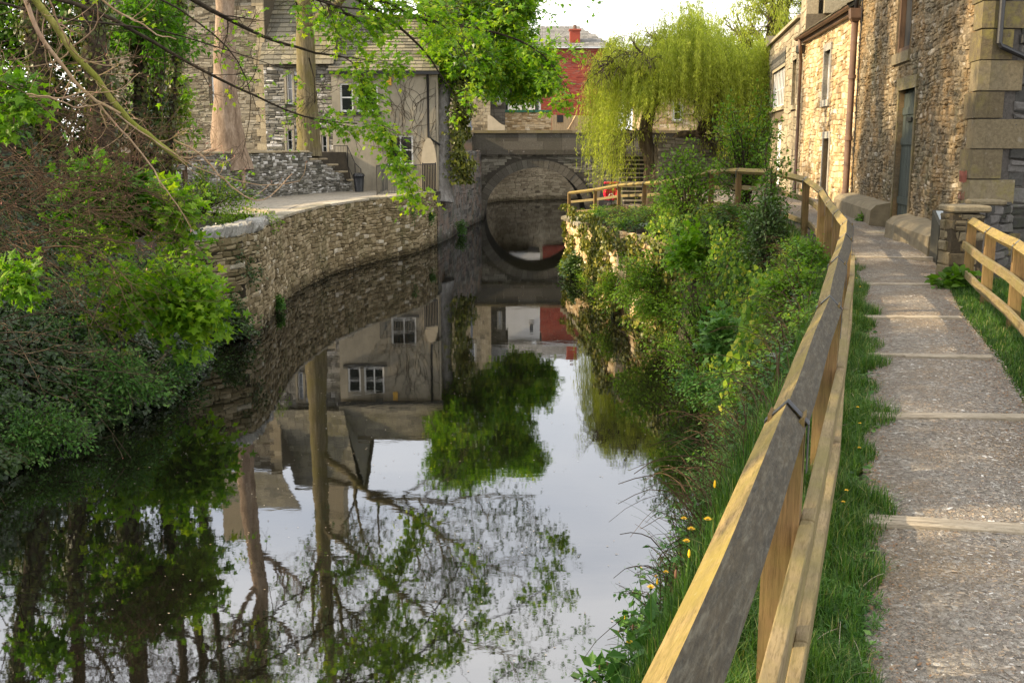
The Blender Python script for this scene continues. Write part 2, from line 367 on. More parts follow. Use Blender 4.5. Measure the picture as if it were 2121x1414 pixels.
# water
t = NT('canal_water'); p = t.pos()
v = t.vmul(p, (1.0, 1.6, 1)); h = t.math('ADD', t.noise(v, 1.3, 3, .5), t.math('MULTIPLY', t.noise(v, 9, 3, .6), .10))
nb = t.bump(h, .05, .02)
dif = t.n('BsdfPrincipled', {'Base Color': (.005,.005,.003,1), 'Roughness': .35, 'Specular IOR Level': 0.})
gl = t.n('BsdfGlossy', {'Color': (.93,.95,1,1), 'Roughness': .018, 'Normal': nb})
fr = t.n('Fresnel', {'IOR': 1.95, 'Normal': nb})
mx = t.n('MixShader', {0: t.rng(fr.outputs[0], .12, .6, .235, .46), 1: dif.outputs[0], 2: gl.outputs[0]})
t.t.links.new(mx.outputs[0], t.out.inputs[0]); M['water'] = t.m
mb = MB(); mb.add([(-9.5,-8,0),(9,-8,0),(9,96,0),(-9.5,96,0)], [(0,1,2,3)]); struct(mb, 'canal_water', M['water'])

# ------------------------------------------------------------------ walls
class Wall:
    def __init__(s, P, Q, side):
        s.P = np.array(P[:2], float); s.Q = np.array(Q[:2], float); d = s.Q-s.P; s.L = np.linalg.norm(d); s.d = d/s.L
        s.n = np.array([-s.d[1], s.d[0]])*side
    def xyz(s, a, o, z):
        a, o, z = np.broadcast_arrays(np.asarray(a, float), o, z)
        return np.stack([s.P[0]+a*s.d[0]+o*s.n[0], s.P[1]+a*s.d[1]+o*s.n[1], z], -1)
    def hit(s, px, py):
        r = ray(px, py); A = np.array([[r[0], -s.d[0]], [r[1], -s.d[1]]]); t_, a = np.linalg.solve(A, s.P)
        return a, H+t_*r[2]
    def op(s, x0, y0, x1, y1):
        """opening from two photo corners"""
        xm = (x0+x1)/2
        a0 = s.hit(x0, (y0+y1)/2)[0]; a1 = s.hit(x1, (y0+y1)/2)[0]; zt = s.hit(xm, y0)[1]; zb = s.hit(xm, y1)[1]
        return (min(a0, a1), max(a0, a1), zb, zt)
    def box(s, mb, a0, a1, z0, z1, o0, o1, tone=.5):
        V = [s.xyz(a, o, z) for a, o, z in ((a0,o0,z0),(a1,o0,z0),(a1,o1,z0),(a0,o1,z0),(a0,o0,z1),(a1,o0,z1),(a1,o1,z1),(a0,o1,z1))]
        mb.add(V, [(3,2,1,0),(4,5,6,7),(0,1,5,4),(1,2,6,5),(2,3,7,6),(3,0,4,7)], tone)
def path_frames(path):
    P = np.array(path, float)[:, :2]; seg = np.diff(P, axis=0); L = np.linalg.norm(seg, axis=1); S = np.r_[0, np.cumsum(L)]
    tn = np.vstack([seg[:1]/L[:1, None], (seg[:-1]/L[:-1, None]+seg[1:]/L[1:, None])/2, seg[-1:]/L[-1:, None]]) if len(P) > 2 else np.vstack([seg/L[:, None]]*2)
    tn /= np.linalg.norm(tn, axis=1, keepdims=True)
    return P, S, tn
def stones(mb, path, side, z0, z1, ops=(), course=(.08,.16), length=(.14,.4), depth=(.015,.05), gap=.012, jit=.014, wave=.03, inset=.02, keep=None, tones=(.08,1), s0=0., s1=None, bright=.05, bond=False):
    P, S, TN = path_frames(path); s1 = S[-1] if s1 is None else s1
    fz0 = z0 if callable(z0) else (lambda s: z0); fz1 = z1 if callable(z1) else (lambda s: z1)
    ss = np.linspace(s0, s1, 40); z = min(fz0(a) for a in ss); zt = max(fz1(a) for a in ss)
    recs = []; row = 0
    while z < zt-.02:
        ch = min(random.uniform(*course), zt-z+.001)
        iv = [(s0, s1)]
        for o in ops:
            if z+ch > o[2]+.01 and z < o[3]-.01:
                nv = []
                for a, b in iv:
                    if o[1] <= a or o[0] >= b: nv.append((a, b)); continue
                    if o[0] > a: nv.append((a, o[0]))
                    if o[1] < b: nv.append((o[1], b))
                iv = nv
        for a, b in iv:
            x = a
            first = True
            while x < b-.01:
                l = length[0] if bond else random.uniform(*length)*(1+.5*(ch > (course[0]+course[1])/2))
                if first: l *= (.5 if (bond and row % 2) else 1. if bond else random.uniform(.4, 1)); first = False
                e = x+l if x+l < b-length[0]*.5 else b
                m = (x+e)/2
                if z+ch <= fz1(m)+.03 and z >= fz0(m)-ch*.6 and (keep is None or keep(x, e, z, z+ch)):
                    if not bond and ch > .11 and random.random() < .12:
                        k = z+ch*random.uniform(.4, .6); recs.append((x, e, z, k)); recs.append((x, e, k, z+ch))
                    else: recs.append((x, e, z, z+ch))
                x = e
        z += ch; row += 1
    if not recs: return
    A = np.array(recs); n = len(A)
    A[:, 0] += gap/2; A[:, 1] -= gap/2; A[:, 2] += gap/2; A[:, 3] -= gap/2
    dep = rng.uniform(depth[0], depth[1], n); tone = rng.uniform(tones[0], min(tones[1], .84), n)
    br = rng.random(n) < bright; tone[br] = rng.uniform(.85, 1., br.sum())
    cs = np.stack([A[:, [0, 1, 1, 0]], A[:, [2, 2, 3, 3]]], -1)
    j = rng.normal(0, jit, (n, 4, 2))*.6
    mid = cs+j; cen = mid.mean(1, keepdims=True); sz = np.minimum(A[:, 1]-A[:, 0], A[:, 3]-A[:, 2])
    ins = np.minimum(inset, sz*.28)[:, None, None]
    dirv = np.sign(cen-mid); front = mid+dirv*ins*rng.uniform(.5, 1.5, (n, 4, 2))
    layers = np.stack([cs, mid, front], 1)            # n,3,4,2
    off = np.stack([np.full((n, 4), -.03), np.repeat(dep[:, None]*.45, 4, 1), dep[:, None]+rng.normal(0, .006, (n, 4))], 1)
    s_ = layers[..., 0]; z_ = layers[..., 1]
    z_ = z_+wave*(np.sin(2.1*s_+1.7*z_)+.5*np.sin(5.3*s_+.9*z_+1))
    x = np.interp(s_, S, P[:, 0]); y = np.interp(s_, S, P[:, 1]); tx = np.interp(s_, S, TN[:, 0]); ty = np.interp(s_, S, TN[:, 1])
    nx, ny = -ty*side, tx*side
    V = np.stack([x+nx*off, y+ny*off, z_], -1).reshape(-1, 3)
    q = []
    for l in (0, 4):
        for i in range(4): q.append((l+i, l+(i+1) % 4, l+4+(i+1) % 4, l+4+i))
    q.append((8, 9, 10, 11)); q = np.array(q)
    Fq = (q[None]+(np.arange(n)*12)[:, None, None]).reshape(-1, 4)
    mb.add(V, Fq, np.repeat(tone, 9))
def sheet(mb, path, side, z0, z1, thick=.4, tone=0., ztop=None):
    """solid mortar core behind the stones of a (curved) wall, stepped finely along its length"""
    P, S, TN = path_frames(path); s = np.unique(np.r_[S, np.arange(0, S[-1], .5)])
    x = np.interp(s, S, P[:, 0]); y = np.interp(s, S, P[:, 1]); nx = -np.interp(s, S, TN[:, 1])*side; ny = np.interp(s, S, TN[:, 0])*side
    zb = np.array([z0(a) if callable(z0) else z0 for a in s]); zt = np.array([z1(a) if callable(z1) else z1 for a in s])
    A = np.stack([x, y, zb], -1); B = np.stack([x, y, zt], -1); C = np.stack([x-nx*thick, y-ny*thick, zt], -1); D = np.stack([x-nx*thick, y-ny*thick, zb], -1)
    n = len(s); V = np.vstack([A, B, C, D]); i = np.arange(n-1)
    q = np.vstack([np.stack([i+k*n, i+1+k*n, i+1+(k+1)*n, i+(k+1)*n], -1) for k in range(3)])
    q = np.vstack([q, [(0, n, 2*n, 3*n), (n-1, 2*n-1, 3*n-1, 4*n-1)]]); mb.add(V, q, tone)
def facade(mb, w, z0, z1, ops, rv=.22, tone=0., a0=0., a1=None, rtone=.35):
    a1 = w.L if a1 is None else a1
    sx = sorted({a0, a1, *[min(max(o[i], a0), a1) for o in ops for i in (0, 1)]}); sz = sorted({z0, z1, *[min(max(o[i], z0), z1) for o in ops for i in (2, 3)]})
    for i in range(len(sx)-1):
        for j in range(len(sz)-1):
            m, k = (sx[i]+sx[i+1])/2, (sz[j]+sz[j+1])/2
            if any(o[0] < m < o[1] and o[2] < k < o[3] for o in ops): continue
            mb.add([w.xyz(sx[i],0,sz[j]), w.xyz(sx[i+1],0,sz[j]), w.xyz(sx[i+1],0,sz[j+1]), w.xyz(sx[i],0,sz[j+1])], [(0,1,2,3)], tone)
    for o in ops:
        c = [(o[0],o[2]),(o[1],o[2]),(o[1],o[3]),(o[0],o[3])]
        for i in range(4):
            (a,z),(b,y) = c[i], c[(i+1) % 4]
            mb.add([w.xyz(a,.02,z), w.xyz(b,.02,y), w.xyz(b,-rv-.1,y), w.xyz(a,-rv-.1,z)], [(0,1,2,3)], rtone)
def shell(mb, w, z0, z1, depth, tone=0., a0=0., a1=None, top=True, first=True):
    """the three other sides and the top of a building behind facade w"""
    a1 = w.L if a1 is None else a1
    for A, B in (((a0,0),(a0,-depth)), ((a0,-depth),(a1,-depth)), ((a1,-depth),(a1,0)))[0 if first else 1:]:
        mb.add([w.xyz(A[0],A[1],z0), w.xyz(B[0],B[1],z0), w.xyz(B[0],B[1],z1), w.xyz(A[0],A[1],z1)], [(0,1,2,3)], tone)
    if top: mb.add([w.xyz(a0,-.5,z1-.02), w.xyz(a1,-.5,z1-.02), w.xyz(a1,-depth,z1-.02), w.xyz(a0,-depth,z1-.02)], [(0,1,2,3)], tone)
def window(w, o, parent, rv=.15, cols=1, rows=2, fw=.06, bar=.03, frame='white', glass='glass', sill=None, sash=False, name='window'):
    a0, a1, z0, z1 = o; fr = MB(); d = -rv
    w.box(fr, a0, a0+fw, z0, z1, d-.05, d+.03, .3); w.box(fr, a1-fw, a1, z0, z1, d-.05, d+.03, .3)
    w.box(fr, a0+fw, a1-fw, z0, z0+fw*1.1, d-.05, d+.028, .3); w.box(fr, a0+fw, a1-fw, z1-fw, z1, d-.05, d+.028, .3)
    for i in range(1, cols):
        x = a0+fw+(a1-a0-2*fw)*i/cols; w.box(fr, x-bar/2, x+bar/2, z0+fw, z1-fw, d-.04, d+.012, .3)
    for i in range(1, rows):
        z = z0+fw+(z1-z0-2*fw)*i/rows; k = 1.5 if sash else 1; w.box(fr, a0+fw, a1-fw, z-bar*k/2, z+bar*k/2, d-.045, d+.018, .3)
    f = part(fr, name, M[frame], parent)
    pn = MB(); w.box(pn, a0+fw*.6, a1-fw*.6, z0+fw*.6, z1-fw*.6, d-.03, d-.02, .5); part(pn, 'pane', M[glass], f)
    if sill:
        sb = MB(); w.box(sb, a0-.08, a1+.08, z0-.1, z0-.003, d-.04, .09, .4); part(sb, 'sill', M[sill], f)
    return f
def slates(mb, O, u, v, L, Hh, row=.26, width=(.22,.42), th=.025, lift=.03, keep=None):
    """overlapping slates on a roof plane: O eave corner, u along the eave, v up the slope"""
    O, u, v = (np.array(a, float) for a in (O, u, v)); u /= np.linalg.norm(u); v /= np.linalg.norm(v); nn = np.cross(u, v); nn *= np.sign(nn[2])
    mb.add([O, O+u*L, O+u*L+v*Hh, O+v*Hh], [(0,1,2,3)], 0.)
    y = -.06; r = row
    while y < Hh:
        x = -random.uniform(0, .2)
        rr = r*random.uniform(.9, 1.1)
        while x < L:
            wd = random.uniform(*width); e = min(x+wd, L)
            if e > max(x, 0)+.04 and (keep is None or keep((max(x,0)+e)/2, y+rr/2)):
                a = max(x, 0)+.006; b = e-.006; y1 = min(y+rr+.05, Hh); l0 = lift+th+random.uniform(-.006,.006)
                V = [O+u*a+v*y+nn*l0, O+u*b+v*y+nn*(l0+random.uniform(-.004,.004)), O+u*b+v*y1+nn*th*.5, O+u*a+v*y1+nn*th*.5,
                     O+u*a+v*y+nn*(l0-th), O+u*b+v*y+nn*(l0-th)]
                mb.add(V, [(0,1,2,3),(4,5,1,0)], random.uniform(.1, 1))
            x += wd
        y += rr; r = max(row*.75, r*.992)
def pipe(mb, pts, r, sides=10): mb.tubes(np.array(pts, float), np.full(len(pts), r), sides)

# ---- path
def offset_strip(L, Rr, zf, step=.25):
    a = np.array(L, float); b = np.array(Rr, float)
    def rs(q, n):
        s = np.r_[0, np.cumsum(np.linalg.norm(np.diff(q, axis=0), axis=1))]; t_ = np.linspace(0, s[-1], n); return np.stack([np.interp(t_, s, q[:, i]) for i in range(2)], -1)
    n = 120; a, b = rs(a, n), rs(b, n); k = 9; f = np.linspace(0, 1, k)
    P = a[:, None]*(1-f)[None, :, None]+b[:, None]*f[None, :, None]; Z = zf(P[..., 0], P[..., 1])+.03+.02*np.sin(f*math.pi)[None]
    return np.concatenate([P, Z[..., None]], -1)
PL = [(-.35,-1.5),(.62,1.2),(1.17,3.25),(1.63,4.72),(2.31,6.76),(2.99,8.73),(3.71,11.05),(4.38,13.41),(4.9,15.3),(5.3,17),(5.45,18.6),(5.4,21),(5.25,25),(5.2,29),(4.9,33),(4.3,37),(3.6,41)]
PR = [(.85,-1.5),(1.75,1.2),(2.3,3.25),(2.72,4.72),(3.39,6.76),(4.04,8.73),(4.62,10.74),(5.52,13.41),(6.33,15.93),(7.29,19.59),(7.9,22.5),(8.2,26),(8.4,30),(8.2,34),(7.2,39),(6,43),(5.2,46)]
G = offset_strip(PL, PR, gR); n, k, _ = G.shape; mb = MB(); i = np.arange(n-1)[:, None]*k+np.arange(k-1)[None]
mb.add(G.reshape(-1, 3), np.stack([i, i+1, i+k+1, i+k], -1).reshape(-1, 4))
t = NT('crushed_stone_path'); p = t.pos()
def vor(sc_, out='Color', dist=.0): return t.n('TexVoronoi', {'Vector': t.n('VectorMath', {0: p, 1: t.n('VectorMath', {0: t.noise(p, sc_*.7, 3, .6, 0, 'Color'), 1: (.035*30/sc_,)*3}, operation='MULTIPLY').outputs[0]}, operation='ADD').outputs[0], 'Scale': sc_, 'Randomness': 1.}).outputs[out]
sep = t.n('SeparateColor', {0: vor(46)}).outputs; sep2 = t.n('SeparateColor', {0: vor(120)}).outputs
c = t.ramp(sep[0], [(0,(.12,.107,.088)),(.35,(.21,.187,.157)),(.7,(.30,.272,.23)),(.93,(.36,.335,.29)),(1,(.5,.475,.43))])
c2 = t.ramp(sep2[1], [(0,(.12,.10,.078)),(.5,(.225,.198,.16)),(.85,(.28,.25,.21)),(1,(.33,.21,.12))])
c = t.mix(t.rng(t.noise(p, 6, 5, .75), .44, .58), c, c2)
c = t.mix(t.math('MULTIPLY', t.rng(t.noise(p, 1.1, 4, .7), .47, .62, 0, .6), t.rng(sep2[0], .3, .6)), c, (.26,.19,.115))
c = t.mix(t.rng(t.noise(p, .55, 4, .6), .4, .65, 0, .35), c, t.mix(1., c, (.62,.58,.50), 'MULTIPLY'))
hh = t.math('SUBTRACT', 1., t.math('ADD', vor(46, 'Distance'), t.math('MULTIPLY', vor(120, 'Distance'), .5)))
t.pbr(c, .85, t.bump(t.math('ADD', hh, t.math('MULTIPLY', sep[1], .5)), .9, .022), spec=.3); M['gravel'] = t.m
struct(mb, 'path', M['gravel'], smooth=True)

# scattered chips lying on the near path
def chips(mb, X, Y, Z, s, tone):
    n = len(X); base = np.array([(-1,-.7,0),(.9,-.8,0),(1.1,.7,0),(-.7,.9,0),(-.5,-.3,.45),(.5,-.4,.5),(.5,.4,.4),(-.3,.5,.5)])
    th = rng.uniform(0, 6.28, n); S_ = np.stack([s*rng.uniform(.9,1.7,n), s*rng.uniform(.4,.9,n), s*rng.uniform(.12,.45,n)], -1)
    V = base[None]*S_[:, None]+rng.normal(0, .12, (n, 8, 3))*s[:, None, None]
    c_, s_ = np.cos(th)[:, None], np.sin(th)[:, None]
    W = np.stack([V[..., 0]*c_-V[..., 1]*s_+X[:, None], V[..., 0]*s_+V[..., 1]*c_+Y[:, None], V[..., 2]+Z[:, None]], -1)
    q = np.array([(4,5,6,7),(0,1,5,4),(1,2,6,5),(2,3,7,6),(3,0,4,7)])
    mb.add(W.reshape(-1, 3), (q[None]+(np.arange(n)*8)[:, None, None]).reshape(-1, 4), np.repeat(tone, 5))
mb = MB(); n = 24000
y = rng.uniform(1.8, 13, n)**1.0; f = rng.random(n); y = 2.2+(y-1.8)*rng.random(n)**.6
xl_ = np.interp(y, [q[1] for q in PL], [q[0] for q in PL]); xr_ = np.interp(y, [q[1] for q in PR], [q[0] for q in PR])
x = xl_+.03+(xr_-xl_)*f
chips(mb, x, y, gR(x, y)+.03+.02*np.sin(np.clip(f,0,1)*math.pi), rng.uniform(.004, .0105, n)*(1+.7*(rng.random(n) < .05)), rng.random(n))
t = NT('stone_chips'); t.pbr(t.ramp(t.tone(), [(0,(.15,.12,.10)),(.3,(.19,.17,.145)),(.6,(.27,.245,.21)),(.8,(.30,.22,.14)),(.97,(.38,.355,.31)),(1,(.62,.6,.56))]), .85); M['chips'] = t.m
struct(mb, 'loose_gravel', M['chips'], 'stuff')

# timber edging battens across the path
BT = [(1095,1785,2190,.095,'widest timber batten across the path, nearest the camera'),(864,1800,2130,.09,'timber batten across the path, second from the camera'),
      (739,1800,2060,.085,'cracked double timber batten across the path, third from the camera'),(659,1790,1992,.085,'timber batten across the path, fourth from the camera'),
      (590,1773,1960,.08,'timber batten across the path, fifth from the camera, beside the right fence end'),(544,1766,1932,.08,'timber batten across the path beside the dark bollard'),(496,1760,1842,.08,'farthest timber batten across the path, by the stone doorstep')]
for k_, (py, x0, x1, wd, lab) in enumerate(BT):
    a = atz(x0, py-4*(wd if k_ else 4), 2.89); b = atz(x1, py+(14 if k_ == 0 else 5 if k_ < 3 else 2), 2.89)
    mid = (a+b)/2; d = b-a; L = np.linalg.norm(d[:2]); ang = math.atan2(d[1], d[0])
    zz = float(gR(mid[0], mid[1]))
    mb = MB()
    if k_ == 2:
        mb.box((0, .028, 0), (L, .05, .09), 0, .3, .006); mb.box((.12, -.035, .003), (L-.3, .045, .09), .006, .2, .006)
    else: mb.box((0,0,0), (L, wd*1.15, .09), 0, .25, .008)
    V = np.vstack(mb.V); V[:, 1] += .012*np.sin(V[:, 0]*3)
    mb.V = [V]
    o = solo(mb, 'timber_batten', M['batten'], lab, 'path batten', 'timber battens across the path', M=Matrix.Translation((mid[0], mid[1], zz+.022))@Matrix.Rotation(ang, 4, 'Z'))

# ------------------------------------------------------------------ fences
def frame_at(p, q):
    d = Vector(q)-Vector(p); return Matrix.Translation(Vector(p))@d.to_track_quat('X', 'Z').to_matrix().to_4x4(), d.length
def fence(name, label, pts, side, hrail=1.0, last=True, straps=True, first_full=True, low=(.36,.75), skip=(), dark=1.):
    root = thing(name, label, 'fence', pts[0]); n = len(pts)
    P = [np.array(q, float) for q in pts]
    for i in range(n):
        if i in skip: continue
        d = P[min(i+1, n-1)][:2]-P[max(i-1, 0)][:2]; ang = math.atan2(d[1], d[0]); z = P[i][2]
        mb = MB(); s = .052; hz = hrail-.075
        # post with a V notch on top, given in its own frame (x along the fence)
        pr = [(-s,-.35),(s,-.35),(s,hz+.045),(.0,hz-.006),(-s,hz+.045)]
        V = np.array([(x_, y_, zz) for x_ in (-s, s) for (y_, zz) in pr]); mb.add(V, [(0,1,6,5),(1,2,7,6),(2,3,8,7),(3,4,9,8),(4,0,5,9)], .2)
        mb.more([(0,2,1),(0,3,2),(0,4,3),(5,6,7),(5,7,8),(5,8,9)], .2, 10)
        Mx = Matrix.Translation((P[i][0], P[i][1], z))@Matrix.Rotation(ang, 4, 'Z')
        part(mb, 'post', M['post'], root, M=Mx)
    for i in range(n-1):
        a = P[i]+(0, 0, hrail); b = P[i+1]+(0, 0, hrail); Mx, L = frame_at(a, b)
        e = .012; w_ = .060
        mb = MB()
        ch = .006
        prof = [(0,0),(w_-ch,-w_+ch*.2),(w_,-w_-ch),(ch,-2*w_),(-ch,-2*w_),(-w_,-w_-ch),(-w_+ch,-w_+ch*.2)]
        # both ends slightly short so that the joints show; rail in several lengthwise steps, a little warped
        ns = max(2, int(L/.25)); m = len(prof); V = []
        for k in range(ns+1):
            x_ = e/2+(L-e)*k/ns; dy, dz = .003*math.sin(i*2.1+k*.7), .002*math.sin(i+k*1.3)
            for (yy, zz) in prof: V.append((x_, yy+dy, zz+dz))
        Fq = []; T_ = []
        for k in range(ns):
            for j in range(m):
                Fq.append((k*m+j, k*m+(j+1) % m, (k+1)*m+(j+1) % m, (k+1)*m+j)); T_.append(dark if j in (5, 6) else (0. if j in (0,1) else .45))  # right side toned dark: grey lichen, with its shade put into the colour
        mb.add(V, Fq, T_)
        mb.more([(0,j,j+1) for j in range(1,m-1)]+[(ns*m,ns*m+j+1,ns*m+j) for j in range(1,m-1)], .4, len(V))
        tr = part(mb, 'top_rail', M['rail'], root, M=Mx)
        if straps and i > 0 or (straps and i == 0 and first_full):
            mb = MB(); t_ = w_+.004; g = .022
            for x0, x1 in ((-g, g),):
                for sgn in (-1, 1):
                    V = [(x0,0,.0055),(x1,0,.0055),(x1,sgn*t_,-t_+.0055),(x0,sgn*t_,-t_+.0055)]
                    V2 = [(a_,b_,c_-.003) for a_,b_,c_ in V]; mb.add(V+V2, [(0,1,2,3),(7,6,5,4),(0,1,5,4),(2,3,7,6),(1,2,6,5),(3,0,4,7)], .5)
                    mb.box((0, sgn*(t_-.001), -t_-.07), (2*g, .003, .15))
            st = part(mb, 'strap', M['strap'], tr, M=Mx)
            mb = MB()
            for sgn in (-1, 1):
                for zz in (-.09, -.125): mb.tubes([(0, sgn*t_, zz), (0, sgn*(t_+.006), zz)], np.array([.008,.006]), 6)
    for j, lo in enumerate(low):
        off = .052+.021; nodes = []
        for i in range(n):
            d = P[min(i+1, n-1)][:2]-P[max(i-1, 0)][:2]; d /= np.linalg.norm(d); nn = np.array([d[1], -d[0]])*side
            nodes.append(np.array([P[i][0]+nn[0]*off, P[i][1]+nn[1]*off, P[i][2]+hrail-lo-.045]))
        for i in range(n-1):
            Mx, L = frame_at(nodes[i], nodes[i+1]); mb = MB()
            mb.box((L/2, 0, 0), (L-.006, .042, .092), 0, .1 if j == 0 else .3, .004); part(mb, 'board_rail', M['board'], root, M=Mx)
    return root
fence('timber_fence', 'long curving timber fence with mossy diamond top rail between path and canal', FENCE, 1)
RF = [(5.72,13.25,2.8),(5.22,11.6,2.8),(4.78,10.0,2.8),(4.2,8.1,2.78),(3.62,6.2,2.75),(2.95,4.3,2.75)]
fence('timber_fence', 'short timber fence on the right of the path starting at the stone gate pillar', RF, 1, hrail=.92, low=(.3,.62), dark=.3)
# ------------------------------------------------------------------ right-hand buildings
A0 = at(2022,300,15.3); A1 = at(1768,300,25.5); B1 = at(1657,300,33.5); C1 = at(1577,300,47)
wA = Wall(A0, A1, 1); wB = Wall(A1, B1, 1); wC = Wall(B1, C1, 1)
bA = thing('stone_building', 'mottled rubble stone building with dark plank door beside the path, nearest on the right', 'building', A0-np.array([0,0,1.7]))
dA = wA.op(1857, 187, 1890, 482); dA = (dA[0], dA[1], 2.7, dA[3]); uA = wA.op(1862, -60, 1891, 106); TOPA = 10.5
mb = MB(); facade(mb, wA, 2.4, TOPA, [dA, uA], rv=.06)
stones(mb, [wA.P, wA.Q], 1, 2.4, TOPA, [(dA[0]-.12,dA[1]+.10,dA[2],dA[3]+.24),(uA[0]-.1,uA[1]+.08,uA[2]-.25,uA[3])], course=(.045,.10), length=(.06,.18), depth=(.0,.032), jit=.017, wave=.025, s0=.42, bright=.05)
shell(mb, wA, 2.4, TOPA, 7, first=False, top=False)
part(mb, 'wall', M['mottled'], bA)
wS = Wall(A0, A0+np.array([9.,.55,0]), -1)      # the end wall, turned to the camera
# rebuild the end wall with its own dark rubble
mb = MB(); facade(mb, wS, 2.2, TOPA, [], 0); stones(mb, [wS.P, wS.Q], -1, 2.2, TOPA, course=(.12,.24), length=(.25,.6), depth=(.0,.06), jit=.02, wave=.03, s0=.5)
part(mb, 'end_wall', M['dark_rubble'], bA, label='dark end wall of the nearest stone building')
mb = MB(); z = 2.3; k = 0
while z < TOPA:
    h = random.choice([.30,.34,.38,.42]); la = random.uniform(.5,.65) if k % 2 else random.uniform(.3,.4); lb = random.uniform(.3,.4) if k % 2 else random.uniform(.55,.8)
    for w_, L_, sgn in ((wA, la, 1), (wS, lb, 1)):
        pass
    # one L-shaped corner stone: a box along each face, butted
    g = random.uniform(.006,.014); to = random.uniform(.05, .8)
    wA.box(mb, -.05, la, z+g, z+h-g, -.1, .05+random.uniform(0,.012), to)
    wS.box(mb, .045, lb, z+g, z+h-g, -.1, .045+random.uniform(0,.012), to)
    z += h; k += 1
part(mb, 'quoin', M['quoin'], bA)
mb = MB(); wA.box(mb, dA[0]-.14, dA[1]+.16, dA[3], dA[3]+.22, -.26, .055, .6)
wA.box(mb, dA[0]-.12, dA[0], 2.75, dA[3]-.003, -.26, .04, .3); wA.box(mb, dA[1], dA[1]+.10, 2.75, dA[3]-.003, -.26, .04, .3)
part(mb, 'door_surround', M['quoin'], bA)
mb = MB(); wA.box(mb, dA[0], dA[1], 2.9, dA[3], -.14, -.09, .3); nb_ = 5
for i in range(nb_):
    a = dA[0]+(dA[1]-dA[0])*i/nb_; wA.box(mb, a+.006, a+(dA[1]-dA[0])/nb_-.006, 2.92, dA[3]-.05, -.095, -.068, random.uniform(.1, .5))
for zz in (3.5, 4.6, 5.15): wA.box(mb, dA[0]+.02, dA[1]-.02, zz, zz+.13, -.072, -.045, .3)
dr = part(mb, 'door', M['door'], bA)
mb = MB(); wA.box(mb, dA[0]+.06, dA[0]+.09, 4.0, 4.25, -.068, -.0, .4); part(mb, 'handle', M['strap'], dr)
mb = MB(); wA.box(mb, dA[0]+.5, dA[0]+.9, 5.02, 5.10, -.045, -.03, .4); part(mb, 'hinge', M['black'], dr)
mb = MB(); wA.box(mb, uA[0]-.1, uA[1]+.1, uA[2]-.2, uA[2]-.003, -.2, .06, .7); part(mb, 'sill', M['quoin'], bA)
mb = MB(); wA.box(mb, uA[0], uA[0]+.12, uA[2], uA[3], -.12, -.02, .3); wA.box(mb, uA[1]-.1, uA[1], uA[2], uA[3], -.12, -.02, .3)
wA.box(mb, uA[0]+.12, uA[0]+.3, uA[2], uA[3], -.13, -.08, .3); wA.box(mb, uA[0]+.12, uA[1]-.1, uA[2], uA[2]+.1, -.12, -.03, .3)
wf = part(mb, 'window', M['timber_dark'], bA)
mb = MB(); wA.box(mb, uA[0]+.3, uA[1]-.1, uA[2], uA[3], -.13, -.12, .3); part(mb, 'pane', M['void'], wf)
# battered plinth blocks against the foot of the wall
for nm_, s0_, s1_, zt_ in (('plinth', dA[1]+.14, wA.L-.15, 3.45), ('plinth', .55, dA[0]-.13, 3.33)):
    mb = MB(); n_ = 9; V = []
    for k in range(n_+1):
        a = s0_+(s1_-s0_)*k/n_; jx = random.uniform(-.02,.02)
        for o_, z_ in ((-.02,2.3),(.46,2.3),(.40+jx,zt_-.10+jx),(.30,zt_+jx),(-.02,zt_+.06+jx)): V.append(wA.xyz(a, o_, z_))
    Fq = [(k*5+j, k*5+(j+1) % 5, k*5+5+(j+1) % 5, k*5+5+j) for k in range(n_) for j in range(5)]
    mb.add(V, Fq, .45); mb.more([(0,1,2),(0,2,3),(0,3,4)]+[(n_*5,n_*5+2,n_*5+1),(n_*5,n_*5+3,n_*5+2),(n_*5,n_*5+4,n_*5+3)], .4, len(V))
    part(mb, nm_, M['concrete'], bA)
mb = MB(); 
gx = wA.hit(2000, 370)
# faded red scrawl on a corner stone: unreadable strokes
for k in range(9):
    a = .12+k*.045; z_ = 4.07+random.uniform(-.02,.02); mb.tubes([wA.xyz(a, .068, z_), wA.xyz(a+random.uniform(-.015,.015), .068, z_+.09), wA.xyz(a+.015, .068, z_+.16)], np.array([.006]*3), 4)
    if k % 2: mb.tubes([wA.xyz(a, .068, z_-.25), wA.xyz(a+.02, .068, z_-.19), wA.xyz(a+.005, .068, z_-.14)], np.array([.006]*3), 4)
part(mb, 'graffiti', plain('faded_red_paint', (.30,.10,.07), .8), bA)
# black downpipe on the end wall
mb = MB(); q0 = wS.hit(2068, 0); q1 = wS.hit(2068, 96); q2 = wS.hit(2150, 130)
pipe(mb, [wS.xyz(q0[0], .12, 9.5), wS.xyz(q0[0], .12, q1[1]+.03), wS.xyz(q0[0]+.03, .12, q1[1]-.01), wS.xyz(q2[0], .12, q2[1]-.04), wS.xyz(q2[0]+2.5, .12, q2[1]-1.)], .04)
part(mb, 'drainpipe', M['black'], bA)
for k in range(3):
    pass
